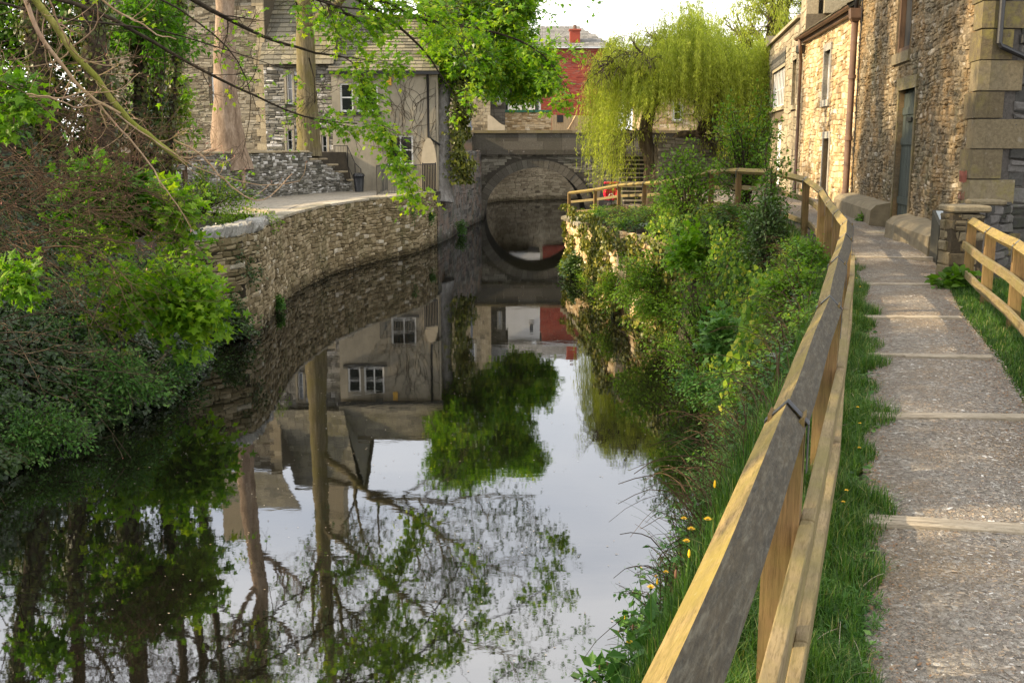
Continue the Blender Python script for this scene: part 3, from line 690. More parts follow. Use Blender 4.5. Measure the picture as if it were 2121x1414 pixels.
# downpipe and gutter between the two houses
pA = thing('downpipe', 'thick brown iron downpipe with square hopper between the mottled and the golden building', 'drainpipe', wA.xyz(wA.L-.05, .14, 2.9))
x0 = wA.L-.22
mb = MB(); zt_ = wA.hit(1772, 52)[1]; pipe(mb, [wA.xyz(x0,.16,2.95), wA.xyz(x0,.16,zt_)], .075, 14)
for zz in (3.4, 4.7, 6.1): pipe(mb, [wA.xyz(x0,.16,zz), wA.xyz(x0,.16,zz+.09)], .092, 14)
part(mb, 'pipe', M['rust'], pA, True)
mb = MB(); V = []
for z_, r_ in ((zt_-.03,.09),(zt_+.05,.15),(zt_+.26,.17),(zt_+.26,.14)):
    for dx, dy in ((-1,-1),(1,-1),(1,1),(-1,1)): V.append(wA.xyz(x0+dx*r_, .16+dy*r_*.8, z_))
mb.add(V, [(i*4+j, i*4+(j+1) % 4, i*4+4+(j+1) % 4, i*4+4+j) for i in range(3) for j in range(4)]+[(12,13,14,15)], .5)
part(mb, 'hopper', M['rust'], pA)
mb = MB(); pipe(mb, [wA.xyz(x0+.05,.1,zt_+1.1), wA.xyz(x0,.12,zt_+.7), wA.xyz(x0,.16,zt_+.25)], .05); part(mb, 'swan_neck', M['black'], pA, True)
mb = MB(); pipe(mb, [wA.xyz(x0-.19,.05,3.3), wA.xyz(x0-.19,.05,8.5)], .012, 6); part(mb, 'cable', M['black'], pA)

bB = thing('stone_house', 'golden sunlit stone house with tall narrow white window and slim door, right of the canal', 'house', A1-np.array([0,0,1.6]))
wBo = wB.op(1703, 96, 1722, 212); wBi = wB.op(1708, 106, 1721, 206); dB = wB.op(1705, 287, 1717, 400); dB = (dB[0], dB[1], 2.9, dB[3]); TOPB = 7.78
mb = MB(); facade(mb, wB, 2.6, TOPB, [wBi, dB], rv=.2)
stones(mb, [wB.P, wB.Q], 1, 2.6, TOPB, [(wBi[0]-.1,wBi[1]+.1,wBi[2]-.2,wBi[3]+.2),(dB[0]-.16,dB[1]+.13,dB[2],dB[3]+.2)], course=(.08,.17), length=(.12,.34), depth=(.005,.04), bright=.08)
shell(mb, wB, 2.6, TOPB, 7)
part(mb, 'wall', M['warm'], bB)
mb = MB()
for o_, e in ((wBi, .1), (dB, .13)):
    wB.box(mb, o_[0]-e, o_[1]+e, o_[3], o_[3]+.18, -.15, .05, .8); wB.box(mb, o_[0]-e, o_[0], o_[2], o_[3]-.003, -.15, .045, .8); wB.box(mb, o_[1], o_[1]+e, o_[2], o_[3]-.003, -.15, .045, .8)
wB.box(mb, wBi[0]-.12, wBi[1]+.12, wBi[2]-.18, wBi[2]-.003, -.15, .07, .8)
part(mb, 'stone_surround', M['coping'], bB)
window(wB, wBi, bB, .12, 1, 2, .07)
mb = MB(); wB.box(mb, dB[0], dB[1], dB[2], dB[3], -.24, -.19, .3); part(mb, 'door', M['timber_dark'], bB)
mb = MB(); O = wB.xyz(-.1, .28, TOPB); u = np.array([*wB.d, 0]); v = np.array([*(-wB.n*math.cos(R(32))), math.sin(R(32))]); slates(mb, O, u, v, wB.L+.1, 5)
part(mb, 'roof', M['slate'], bB)
mb = MB(); wB.box(mb, -.05, wB.L, TOPB-.16, TOPB-.02, .02, .14, .3)
pts = []
for k in range(9):
    th = math.pi*k/8; pts.append((math.cos(th)*.08, -math.sin(th)*.08))
V = []
for a in (-.05, wB.L+.05):
    for (o_, z_) in pts: V.append(wB.xyz(a, .24+o_, TOPB-.0+z_))
mb.add(V, [(k, k+1, 9+k+1, 9+k) for k in range(8)], .5)
part(mb, 'gutter', M['rust'], bB)
for zz in (4.75, 5.9):
    pass
mb = MB(); wB.box(mb, .32, .45, 5.05, 5.25, .03, .09); part(mb, 'meter_box', M['white'], bB)

bC = thing('stone_house', 'parapeted stone house with barred white window under a carved name stone, farthest along the path', 'house', B1-np.array([0,0,1.5]))
oC = wC.op(1601, 146, 1626, 222); pC = wC.op(1600, 116, 1628, 144); q1 = wC.op(1642, 126, 1650, 218); q1t = wC.op(1640, 100, 1651, 124); q2 = wC.op(1583, 152, 1590, 232); q2t = wC.op(1583,128,1590,150)
dC = wC.op(1601, 250, 1617, 400); dC = (dC[0], dC[1], 2.9, dC[3])
topC = lambda s: 8.55+.55*np.clip((1.6-s)/.9, 0, 1)**2*(1 if s < 1.6 else 0) if s < 1.6 else 8.55
mb = MB(); facade(mb, wC, 2.6, 8.5, [oC, q1, q2, dC], rv=.2)
stones(mb, [wC.P, wC.Q], 1, 2.6, topC, [(o_[0]-.1,o_[1]+.1,o_[2]-.15,o_[3]+.1) for o_ in (oC,q1,q2,dC,pC)], course=(.14,.24), length=(.3,.6), depth=(.005,.03), bond=False)
shell(mb, wC, 2.6, 8.5, 8)
part(mb, 'wall', M['ashlar'], bC)
mb = MB(); wC.box(mb, 0, 1.5, 8.5, 9.25, -.35, -.02, .4); wC.box(mb, -.05, 1.7, 9.25, 9.36, -.42, .06, .7)
for k in range(10):
    a = 1.5+(wC.L-1.5)*k/10; wC.box(mb, a, 1.5+(wC.L-1.5)*(k+1)/10-.01, 8.56, 8.66, -.35, .10, random.uniform(.3,.8))
wC.box(mb, wC.L-.7, wC.L, 8.66, 9.1, -.5, 0, .5)
part(mb, 'parapet', M['ashlar'], bC)
mb = MB(); wC.box(mb, -.2, 1.15, 8.5, 9.9, -2.0, -.5, .45); wC.box(mb, -.28, 1.23, 9.9, 10.02, -2.08, -.42, .7); part(mb, 'chimney', M['coping'], bC)
mb = MB()
for o_ in (oC, q1, q2): wC.box(mb, o_[0]-.1, o_[1]+.1, o_[2]-.14, o_[2]-.003, -.1, .09, .7); wC.box(mb, o_[0]-.09, o_[0], o_[2], o_[3], -.1, .03, .5); wC.box(mb, o_[1], o_[1]+.09, o_[2], o_[3], -.1, .03, .5)
for o_ in (oC, q1, q2): wC.box(mb, o_[0]-.1, o_[1]+.1, o_[3], o_[3]+.1, -.1, .05, .5)
part(mb, 'window_surround', M['ashlar'], bC)
f = window(wC, oC, bC, .12, 1, 2, .08)
mb = MB()
for k in range(9):
    a = oC[0]+.12+(oC[1]-oC[0]-.24)*k/8; pipe(mb, [wC.xyz(a, -.04, oC[2]), wC.xyz(a, -.04, oC[3])], .018, 6)
part(mb, 'window_bar', M['white'], f)
window(wC, q1, bC, .12, 1, 2, .06, frame='cream'); window(wC, q2, bC, .12, 1, 2, .06, frame='cream')
mb = MB(); wC.box(mb, dC[0], dC[1], 2.9, dC[3], -.2, -.15, .3); part(mb, 'door', M['white'], bC)
mb = MB(); wC.box(mb, pC[0], pC[1], pC[2], pC[3], -.02, .04, .1)
pl_ = part(mb, 'name_stone', M['dark_rubble'], bC)
mb = MB()
for r_ in range(2):          # carved lettering, too worn to read
    for k in range(11):
        a = pC[0]+.15+k*(pC[1]-pC[0]-.3)/10; z_ = pC[2]+.14+r_*.34
        for q in range(2): wC.box(mb, a+random.uniform(-.04,.05), a+random.uniform(.06,.10), z_+q*.1, z_+q*.1+.028, .04, .05, .8)
        wC.box(mb, a, a+.03, z_, z_+.17, .04, .052, .8)
props(part(mb, 'lettering', M['coping'], pl_), kind='stuff')
pB = thing('downpipe', 'thin brown downpipe with small hopper between the golden and the parapeted house', 'drainpipe', wB.xyz(wB.L-.1, .1, 3))
mb = MB(); z_ = wB.hit(1657, 112)[1]; x_ = wB.L-.15; pipe(mb, [wB.xyz(x_,.12,3.0), wB.xyz(x_,.12,z_-.3), wB.xyz(x_-.12,.15,z_-.12), wB.xyz(x_-.35,.2,z_+.0), wB.xyz(x_-.35,.24,TOPB-.05)], .05, 8)
part(mb, 'pipe', M['rust'], pB, True)
mb = MB(); mb.box(wB.xyz(x_,.14,z_+.05), (.24,.24,.26), 0, .5, .03); part(mb, 'hopper', M['black'], pB)
# lantern with red light at the far corner
lt = thing('wall_lamp', 'small black lamp above a round red alarm on the far corner of the parapeted house', 'lamp', wC.xyz(wC.L-.1,.2,6))
mb = MB(); c_ = wC.xyz(wC.L-.1, .3, wC.hit(1577,131)[1]); mb.box(c_, (.26,.26,.34), 0, .5, .03); pipe(mb, [c_-np.array([0,0,4.6]), c_-np.array([0,0,.2])], .05, 8); part(mb, 'bracket', M['black'], lt)
mb = MB(); c_ = wC.xyz(wC.L-.1, .38, wC.hit(1577,151)[1]); pipe(mb, [c_+np.array([0,-.12,0]), c_+np.array([0,.02,0])], .17, 14); part(mb, 'alarm', M['red'], lt)

# doorstep, bollard, pillar
mb = MB(); c_ = atz(1822, 484, 2.93); mb.box((0,0,0), (1.0,.62,.12), 0, .6, .015); solo(mb, 'doorstep', M['paving'], 'flat stone doorstep slab on the path by the dark plank door', 'step', M=Matrix.Translation((c_[0], c_[1], 2.94))@Matrix.Rotation(R(78), 4, 'Z'))
bo = thing('bollard', 'dark square bollard with sloping plate beside the stone gate pillar', 'bollard', atz(1948, 555, 2.8))
c_ = atz(1948, 553, 2.84); mb = MB(); w_ = .11
V = [(-w_,-w_,-.2),(w_,-w_,-.2),(w_,w_*1.6,-.2),(-w_,w_*1.6,-.2),(-w_,-w_,.62),(w_,-w_,.62),(w_,w_*1.6,.82),(-w_,w_*1.6,.82)]
mb.add(np.array(V)+c_, [(3,2,1,0),(4,5,6,7),(0,1,5,4),(1,2,6,5),(2,3,7,6),(3,0,4,7)], .8); part(mb, 'body', plain('dark_grey_wood', (.075,.07,.05), .7, var=.4), bo)
mb = MB(); e = .004; V = [(-w_*.6,-w_*.2,.62+.2*(.8/2.6)+e),(w_*.9,-w_*.2,.62+.2*(.8/2.6)+e),(w_*.9,w_*1.4,.62+.2*(2.4/2.6)+e),(-w_*.6,w_*1.4,.62+.2*(2.4/2.6)+e)]
mb.add(np.array(V)+c_, [(0,1,2,3)], .5); part(mb, 'plate', plain('pale_plate', (.45,.5,.52), .4), bo)
mb = MB(); mb.tubes([c_+np.array([.0,-w_-.001,.40]), c_+np.array([.0,-w_-.006,.40])], np.array([.028,.028]), 14); part(mb, 'disc', M['strap'], bo)
pp = thing('gate_pillar', 'squat rough stone gate pillar with flat cap at the end of the right fence', 'pillar', atz(1990, 580, 2.8))
c_ = np.array([5.78, 13.45, 2.6]); mb = MB()
for f_, sd in (((-.22,-.02),(.24,-.02)), ((-.22,.42),(-.22,-.02)), ((.24,-.02),(.24,.42))):
    pass
P_ = [(c_[0]-.20,c_[1]+.42),(c_[0]-.20,c_[1]+.05),(c_[0]+.20,c_[1]+.05),(c_[0]+.20,c_[1]+.42)]
stones(mb, P_, -1, 2.5, 3.74, course=(.12,.2), length=(.2,.34), depth=(.01,.03), wave=.0, jit=.012)
mb.box((c_[0],c_[1]+.24,3.1), (.40,.38,1.26), 0, 0.); part(mb, 'shaft', M['quoin'], pp)
mb = MB(); mb.box((c_[0]+.02,c_[1]+.24,3.80), (.50,.48,.085), 0, .8, .02); mb.box((c_[0]+.42,c_[1]+.55,3.86), (.40,.36,.07), .1, .6, .02); part(mb, 'cap', M['quoin'], pp)
# low rubble wall from the pillar to the building's end
mb = MB(); P_ = [(c_[0]+.3,c_[1]+.45),(A0[0]+.55,A0[1]-.05)]; sheet(mb, P_, -1, 2.4, 3.8, .45); stones(mb, P_, -1, 2.4, 3.8, course=(.1,.2), length=(.2,.5))
solo(mb, 'rubble_wall', M['dark_rubble'], 'short dark rubble wall between the gate pillar and the building corner', 'wall')

# ------------------------------------------------------------------ canal walls on the left
SL = np.r_[0, np.cumsum(np.linalg.norm(np.diff(np.array(WALL_L), axis=0), axis=1))]
mb = MB(); ztop = lambda s: 2.46
sheet(mb, WALL_L, -1, -.6, 2.44, .5)
stones(mb, WALL_L, -1, -.15, ztop, course=(.07,.17), length=(.14,.36), depth=(.01,.06), jit=.02, inset=.03)
rw = thing('retaining_wall', 'long curved dry stone retaining wall rising from the water below the terrace', 'wall', (WALL_L[0][0], WALL_L[0][1], 0))
part(mb, 'stonework', M['dry'], rw)
P_, S_, T_ = path_frames(WALL_L)
def onpath(s): 
    x, y = np.interp(s, S_, P_[:,0]), np.interp(s, S_, P_[:,1]); tx, ty = np.interp(s, S_, T_[:,0]), np.interp(s, S_, T_[:,1]); return np.array([x, y]), np.array([tx, ty])
mb = MB(); s = 5.2
while s < S_[-1]-.05:
    l = random.uniform(.6, 1.0); p_, t_ = onpath(min(s+l/2, S_[-1])); nn = np.array([t_[1], -t_[0]])
    c2 = p_-nn*.20; mb.box((c2[0], c2[1], 2.485), (min(l, S_[-1]-s)-.01, .5, .09), math.atan2(t_[1], t_[0]), random.uniform(.2,.9), .012); s += l
part(mb, 'coping', M['coping'], rw)
# upright rough coping stones on the near end
mb = MB(); s = .15
while s < 5.0:
    l = random.uniform(.13, .24); p_, t_ = onpath(s+l/2); nn = np.array([t_[1], -t_[0]]); h = random.uniform(.16, .32); c2 = p_-nn*.2
    B_ = MB(); B_.box((0,0,0), (l, random.uniform(.38,.5), h), 0, .5, .04); V = np.vstack(B_.V)+rng.normal(0, .018, (len(np.vstack(B_.V)), 3)); V[:, 0] += V[:, 2]*.55
    a = math.atan2(t_[1], t_[0]); V = np.c_[V[:,0]*math.cos(a)-V[:,1]*math.sin(a)+c2[0], V[:,0]*math.sin(a)+V[:,1]*math.cos(a)+c2[1], V[:,2]+2.46+h*.4]
    mb.add(V, np.vstack(B_.F[4]), random.uniform(.4,.9)); s += l*.97
part(mb, 'upright_coping', stone_mat('pale_coping', [(.05,(.14,.14,.13)),(.5,(.29,.285,.265)),(1,(.52,.52,.5))], (.1,.1,.1), mossamt=.2, bump=1.), rw)
# terrace paving
inner = [(p_[0]-.42, p_[1]) for p_ in WALL_L[3:]]
terr = inner+[(-3.4,54),(-9,54),(-9,49.5),(-9.3,47.5),(-10.4,42),(-11.6,36.5),(-9,33.5),(-7.6,33),(-7.3,30)]
# fan the polygon from a point that sees all of it
mb = MB(); cc_ = (-7.9, 42.0); pts_ = [(*cc_, 2.47)]+[(x, y, 2.47) for x, y in terr]; n = len(terr)
mb.add(pts_, [(0, 1+i, 1+(i+1) % n) for i in range(n)], .5)
t = NT('flagstones'); p = t.pos(); br = t.n('TexBrick', {'Vector': p, 'Scale': 1., 'Mortar Size': .012, 'Brick Width': .75, 'Row Height': .5, 'Color1': (.30,.26,.20,1), 'Color2': (.38,.33,.26,1), 'Mortar': (.12,.11,.09,1)})
t.pbr(t.mix(t.rng(t.noise(p, 2, 5, .7), .4, .65, 0, .6), br.outputs[0], (.22,.21,.18)), .9, t.bump(t.noise(p, 20, 4, .7), .4, .01)); M['flags'] = t.m
struct(mb, 'terrace_paving', M['flags'])
# planted bed edging near the wall's end
mb = MB(); a = atz(505, 432, 2.5); b = atz(566, 441, 2.5); mb.prism([(-.07,0),(.07,0),(.07,.14),(-.07,.14)], (a[0],a[1],2.42), (b[0],b[1],2.42), .6); solo(mb, 'edging_stone', M['coping'], 'short stone edging of the planted bed above the near end of the retaining wall', 'edging')
# stone wall behind the terrace, stepping down at its right end
UW = [(-13.4,33.0),(-11.9,36.6),(-11.0,40.5),(-9.9,44.6),(-8.95,47.3),(-7.5,50.3)]
PU, SU, TU = path_frames(UW); LU = SU[-1]
def zu(s):
    r = LU-s
    return 4.28 if r > 3.1 else 3.95 if r > 2.3 else 3.68 if r > 1.4 else 3.35 if r > .7 else 2.95
mb = MB(); sheet(mb, UW, -1, 2.2, lambda s: zu(s)-.05, .45)
stones(mb, UW, -1, 2.4, zu, course=(.06,.14), length=(.10,.3), depth=(.01,.06), jit=.02, inset=.03, bright=.16)
uw = thing('garden_wall', 'grey rubble wall behind the terrace, stepping down towards the black bin', 'wall', (UW[0][0], UW[0][1], 2.4)); part(mb, 'stonework', M['grey_rubble'], uw)
mb = MB(); s = 0
while s < LU-.1:
    l = random.uniform(.5, .9); s2 = min(s+l, LU); z_ = zu((s+s2)/2)
    x, y = np.interp((s+s2)/2, SU, PU[:,0]), np.interp((s+s2)/2, SU, PU[:,1]); tx, ty = np.interp(s, SU, TU[:,0]), np.interp(s, SU, TU[:,1])
    mb.box((x-ty*.2, y+tx*.2, z_+.03), (s2-s-.01, .56, .08), math.atan2(ty, tx), random.uniform(.2,.7), .01); s = s2
part(mb, 'coping', M['ashlar'], uw)
bn = thing('litter_bin', 'black plastic lidded bin standing against the rendered house by the steps', 'bin', (atz(743,402,2.4)))
c_ = atz(744, 397, 2.48); mb = MB(); mb.tubes([c_, c_+np.array([0,0,.7])], np.array([.20,.25]), 16, .5); part(mb, 'body', M['plastic'], bn, True)
mb = MB(); mb.tubes([c_+np.array([0,0,.70]), c_+np.array([0,0,.76]), c_+np.array([0,0,.84]), c_+np.array([0,0,.87])], np.array([.28,.28,.2,.05]), 16); part(mb, 'lid', M['plastic'], bn, True)
# bench on the upper level
be = thing('park_bench', 'dark slatted bench standing behind the bare branches on the upper level', 'bench', at(355,352,37))
c_ = at(352, 352, 36.5); c_[2] = 3.55; mb = MB()
for zz in (.45,.58,.72): mb.box(c_+np.array([0,0,zz]), (1.3,.03,.09), .1, .3, .008)
part(mb, 'backrest', M['timber_dark'], be); mb = MB()
for yy in (-.35,-.22,-.09): mb.box(c_+np.array([0,yy,.2]), (1.3,.1,.03), .1, .3, .008)
part(mb, 'seat', M['timber_dark'], be)
for sx_ in (-.55,.55):
    mb = MB(); mb.box(c_+np.array([sx_,-.2,-.3]), (.07,.42,1.0), .1, .3, .01); mb.box(c_+np.array([sx_,.03,.35]), (.06,.05,.9), .1, .3, .01); part(mb, 'leg', M['timber_dark'], be)

# ------------------------------------------------------------------ left-hand houses
hL = at(690,300,51)[0]; hR = at(908,300,51)[0]; YH = 51.
wH = Wall((hL,YH), (hR,YH), -1)
hs = thing('rendered_house', 'grey rendered house with stone slate roof and yellow alarm box above the terrace', 'house', (hL, YH, 2.4))
w1 = wH.op(704,172,732,232); w2 = wH.op(739,172,783,232); w3 = wH.op(803,280,856,342); EH = wH.hit(800,147)[1]
mb = MB(); facade(mb, wH, 2.2, EH, [w1,w2,w3], rv=.16, tone=.5, rtone=.5); shell(mb, wH, -.5, EH, 7.2, .5, top=False)
hy = 3.6; RH = EH+2.75
for a in (0, wH.L): mb.add([wH.xyz(a,0,EH), wH.xyz(a,-7.2,EH), wH.xyz(a,-3.6,RH-.1)], [(0,1,2)], .5)
part(mb, 'wall', M['render'], hs)
mb = MB(); sl = math.atan2(2.75, 3.9)
slates(mb, wH.xyz(-.1,.3,EH-.02), (1,0,0), (0,math.cos(sl),math.sin(sl)), wH.L+.2, 4.75, row=.3, width=(.3,.6), th=.03)
mb.add([wH.xyz(-.1,-3.6,RH), wH.xyz(wH.L+.1,-3.6,RH), wH.xyz(wH.L+.1,-7.5,EH), wH.xyz(-.1,-7.5,EH)], [(0,1,2,3)], .4)
rf = part(mb, 'roof', M['slate'], hs)
mb = MB(); pipe(mb, [wH.xyz(-.2,-3.6,RH+.03), wH.xyz(wH.L+.2,-3.6,RH+.03)], .12, 8); part(mb, 'ridge', M['quoin'], rf)
mb = MB(); wH.box(mb, wH.L-.75, wH.L+.05, RH-.8, RH+1.45, -4.0, -3.2, .35); wH.box(mb, wH.L-.83, wH.L+.13, RH+1.45, RH+1.58, -4.08, -3.12, .6); part(mb, 'chimney', M['dark_rubble'], rf)
mb = MB()
for k in range(1): wH.box(mb, -.1, wH.L+.12, EH-.17, EH-.04, .04, .32, .5)
part(mb, 'gutter', M['black'], hs)
for o_, c2 in ((w1,1),(w2,2),(w3,2)): window(wH, o_, hs, .1, c2, 2, .085, .06)
mb = MB(); wH.box(mb, w1[0]-.2, w2[1]+.15, w1[2]-.14, w1[2]-.003, -.05, .13, .3); wH.box(mb, w3[0]-.2, w3[1]+.15, w3[2]-.14, w3[2]-.003, -.05, .13, .3); part(mb, 'sill', M['black'], hs)
mb = MB(); a = wH.hit(771,160); wH.box(mb, a[0]-.15, a[0]+.15, a[1]-.05, a[1]+.09, .003, .2, .5); part(mb, 'security_light', M['iron'], hs)
mb = MB(); a = wH.hit(806,168); wH.box(mb, a[0]-.11, a[0]+.11, a[1]-.2, a[1]+.2, .003, .1, .5); al = part(mb, 'alarm_box', M['yellow'], hs)
mb = MB()
for dx in (-.045,.045): mb.tubes([wH.xyz(a[0]+dx,.098,a[1]+.1), wH.xyz(a[0]+dx,.106,a[1]+.1)], np.array([.025,.025]), 8)
wH.box(mb, a[0]-.07, a[0]+.07, a[1]-.10, a[1]-.08, .1, .104); part(mb, 'grille', M['black'], al)
mb = MB(); a0_ = wH.hit(886,150); a1_ = wH.hit(886,284); a2_ = wH.hit(912,301)
pipe(mb, [wH.xyz(a0_[0],.1,a0_[1]), wH.xyz(a0_[0],.1,a1_[1]), wH.xyz(a2_[0],.1,a2_[1])], .055, 8); part(mb, 'drainpipe', M['black'], hs, True)
mb = MB(); q_ = [wH.hit(x,y) for x,y in ((873,343),(905,343))]; ac, ar = (q_[0][0]+q_[1][0])/2, (q_[1][0]-q_[0][0])/2; zt_ = wH.hit(889,286)[1]; zb_ = q_[0][1]-1.
V = [];  n = 12
for k in range(n+1):
    th = math.pi*k/n; V.append((ac-ar*math.cos(th), zb_+1.+(zt_-zb_-1.)*math.sin(th)))
V = [(ac-ar,zb_-.4)]+V+[(ac+ar,zb_-.4)]; m = len(V)
W_ = [wH.xyz(a,.003,z) for a,z in V]+[wH.xyz(a,.16,z) for a,z in V]
mb.add(W_, [(i,i+1,m+i+1,m+i) for i in range(m-1)], .5); mb.more([(m,m+i,m+i+1) for i in range(1,m-1)], .5, 2*m); part(mb, 'arched_recess', M['cream'], hs)
# bare creeper stems on the render
mb = MB(); st = []
for k in range(46):
    x = random.uniform(.4, .99)*wH.L; z = random.uniform(3.2, 6.5); pts = []; a = random.uniform(.8, 2.3)
    for q in range(14):
        pts.append(wH.xyz(x, .02+.01*math.sin(q), z)); a += random.uniform(-.5,.5); x += .2*math.cos(a); z += .2*abs(math.sin(a)); x = min(max(x, .15), wH.L-.1); z = min(z, EH-.25)
    st.append(pts)
mb.tubes(np.array(st), np.linspace(.012,.005,14), 3, .5); solo(mb, 'bare_creeper', M['bark_dark'], 'leafless creeper stems spreading over the grey rendered house wall', 'creeper')

# stone house to the left of it
mL = at(556,300,52)[0]; mR = hL-.02
wM = Wall((mL,51.6), (mR,51.3), -1)
hm = thing('rubble_house', 'grey rubble stone house with narrow white windows between the two straight tree trunks', 'house', (mL, 52, 4.2))
m1 = wM.op(594,152,606,216); m2 = wM.op(594,268,606,312); m3 = wM.op(666,280,678,326); EM = EH+.35
mb = MB(); facade(mb, wM, 2.2, EM, [m1,m2,m3], rv=.14); stones(mb, [wM.P,wM.Q], -1, 3.0, EM, [(o_[0]-.1,o_[1]+.1,o_[2]-.1,o_[3]+.2) for o_ in (m1,m2,m3)], course=(.08,.17), length=(.15,.4), bright=.16); shell(mb, wM, 2.2, EM, 9, top=False)
part(mb, 'wall', M['grey_rubble'], hm)
for o_ in (m1,m2,m3):
    mb = MB(); wM.box(mb, o_[0]-.12, o_[1]+.12, o_[3], o_[3]+.2, -.1, .06, .6); wM.box(mb, o_[0]-.1, o_[0], o_[2], o_[3]-.003, -.1, .05, .6); wM.box(mb, o_[1], o_[1]+.1, o_[2], o_[3]-.003, -.1, .05, .6); part(mb, 'window_surround', M['coping'], hm)
for o_ in (m1,m2,m3): window(wM, o_, hm, .1, 1, 2, .06)
mb = MB(); s2 = math.atan2(5.6, 4.6); slates(mb, wM.xyz(-.1,.3,EM-.02), np.array([*wM.d,0]), (0,math.cos(s2),math.sin(s2)), wM.L+.3, 7.2, row=.3, width=(.3,.5))
mb.add([wM.xyz(-.1,-4.3,EM+5.55), wM.xyz(wM.L+.2,-4.3,EM+5.55), wM.xyz(wM.L+.2,-9.1,EM), wM.xyz(-.1,-9.1,EM)], [(0,1,2,3)], .4)
for a in (wM.L, .02): mb.add([wM.xyz(a,0,EM), wM.xyz(a,-9,EM), wM.xyz(a,-4.4,EM+5.4)], [(0,1,2)], .3)
rf = part(mb, 'roof', M['slate'], hm)
mb = MB(); wM.box(mb, 1.0, 2.2, EM+4., EM+8.1, -5.0, -4.0, .4); wM.box(mb, .92, 2.28, EM+8.1, EM+8.25, -5.1, -3.9, .6); part(mb, 'chimney', M['ashlar'], rf)
lL = at(180,300,53)[0]
wG = Wall((lL,53.5), (mL-.03,52.2), -1)
hg = thing('stone_mill', 'tall warm grey stone building behind the pinkish tree trunk on the left', 'building', (mL-3, 53, 4.2))
TG = 11.8; g1 = wG.op(438,150,452,212); g2 = wG.op(480,250,492,300)
mb = MB(); facade(mb, wG, 2.2, TG, [g1], rv=.2); stones(mb, [wG.P,wG.Q], -1, 3.0, TG, [(g1[0]-.12,g1[1]+.12,g1[2]-.12,g1[3]+.2)], course=(.10,.19), length=(.2,.5), depth=(.0,.03), bright=.08); shell(mb, wG, 2.2, TG, 9, top=False)
part(mb, 'wall', stone_mat('warm_grey_stone', [(.05,(.15,.13,.095)),(.5,(.27,.24,.18)),(1,(.42,.39,.32))], (.12,.10,.07), mossamt=.4), hg)
mb = MB(); z = 3.
while z < TG: wG.box(mb, wG.L-.55 if int(z*3) % 2 else wG.L-.35, wG.L+.02, z, z+.32, -.05, .06, random.uniform(.3,.9)); z += .335
part(mb, 'quoin', M['ashlar'], hg); window(wG, g1, hg, .12, 1, 2, .08)
mb = MB(); s3 = R(38); slates(mb, wG.xyz(-.1,.3,TG), np.array([*wG.d,0]), (0,math.cos(s3),math.sin(s3)), wG.L+.2, 5.8, row=.4, width=(.4,.7)); rf = part(mb, 'roof', M['slate'], hg)
mb = MB(); wG.box(mb, wG.L-5, wG.L-3.9, TG+2.6, TG+5.4, -4.8, -3.8, .4); part(mb, 'chimney', M['ashlar'], rf)

# iron railings on the terrace
def railing(name, label, pts, h, parent=None, pitch=.11, r=.008):
    rt = thing(name, label, 'railing', pts[0]); bars = MB(); top = MB(); P3 = np.array(pts, float)
    for a, b in zip(P3[:-1], P3[1:]):
        L = np.linalg.norm(b-a); n = max(2, int(L/pitch)); f = (np.arange(n)+.5)/n; B_ = a[None]+(b-a)[None]*f[:, None]
        bars.tubes(np.stack([B_+(0,0,.06), B_+(0,0,h)], 1), np.array([r,r]), 4, .5)
        top.tubes([a+(0,0,h), b+(0,0,h)], np.array([.018,.018]), 6); top.tubes([a+(0,0,.08), b+(0,0,.08)], np.array([.012,.012]), 4)
    posts = MB(); posts.tubes(np.stack([P3, P3+(0,0,h+.02)], 1), np.array([.02,.02]), 6)
    o = part(bars, 'baluster', M['iron'], rt); 
    if o: o['kind'] = 'stuff'
    part(top, 'handrail', M['black'], rt); part(posts, 'post', M['black'], rt); return rt
a = atz(781,405,2.47); b = atz(874,401,2.47); c2 = at(800,380,49.8)
railing('iron_railing', 'grey iron railing along the terrace edge below the lower window', [(c2[0],50.4,2.47), (a[0],a[1],2.47), (b[0],b[1]+.4,2.47)], 1.25, pitch=.10)
gt = thing('iron_gate', 'dark close-barred gate at the right end of the terrace railing', 'gate', (b[0],b[1],2.47))
mb = MB(); g0 = np.array([at(877,350,49)[0],48.6,2.47]); g1_ = np.array([at(901,350,49)[0],49.4,2.47])
for k in range(9): q = g0+(g1_-g0)*k/8; mb.box(q+(0,0,.65), (.055,.03,1.25), .5, .5)
part(mb, 'bars', M['black'], gt); mb = MB(); mb.box(g0+np.array([0,0,.68]), (.05,.05,1.3)); mb.box(g1_+np.array([0,0,.68]), (.05,.05,1.3)); mb.prism([(-.02,-.03),(.02,-.03),(.02,.03),(-.02,.03)], g0+(0,0,1.27), g1_+(0,0,1.27)); mb.prism([(-.02,-.03),(.02,-.03),(.02,.03),(-.02,.03)], g0+(0,0,.08), g1_+(0,0,.08)); part(mb, 'frame', M['black'], gt)
st0 = at(688,300,50.2); railing('stair_railing', 'sloping dark stair railing against the rendered house wall above the bin', [(st0[0],50.7,3.55),(at(718,300,50.5)[0],50.7,3.55),(at(733,300,50.5)[0],50.7,2.75),(at(745,300,50.5)[0],50.7,2.47)], 1.0)
mb = MB()
for k in range(6): mb.box((at(690+k*7,300,50.6)[0], 50.62, 2.4+(6-k)*.1), (.34,.7,(6-k)*.2), 0, .5)
solo(mb, 'terrace_steps', M['paving'], 'stone steps climbing left behind the bin against the rendered house', 'steps')

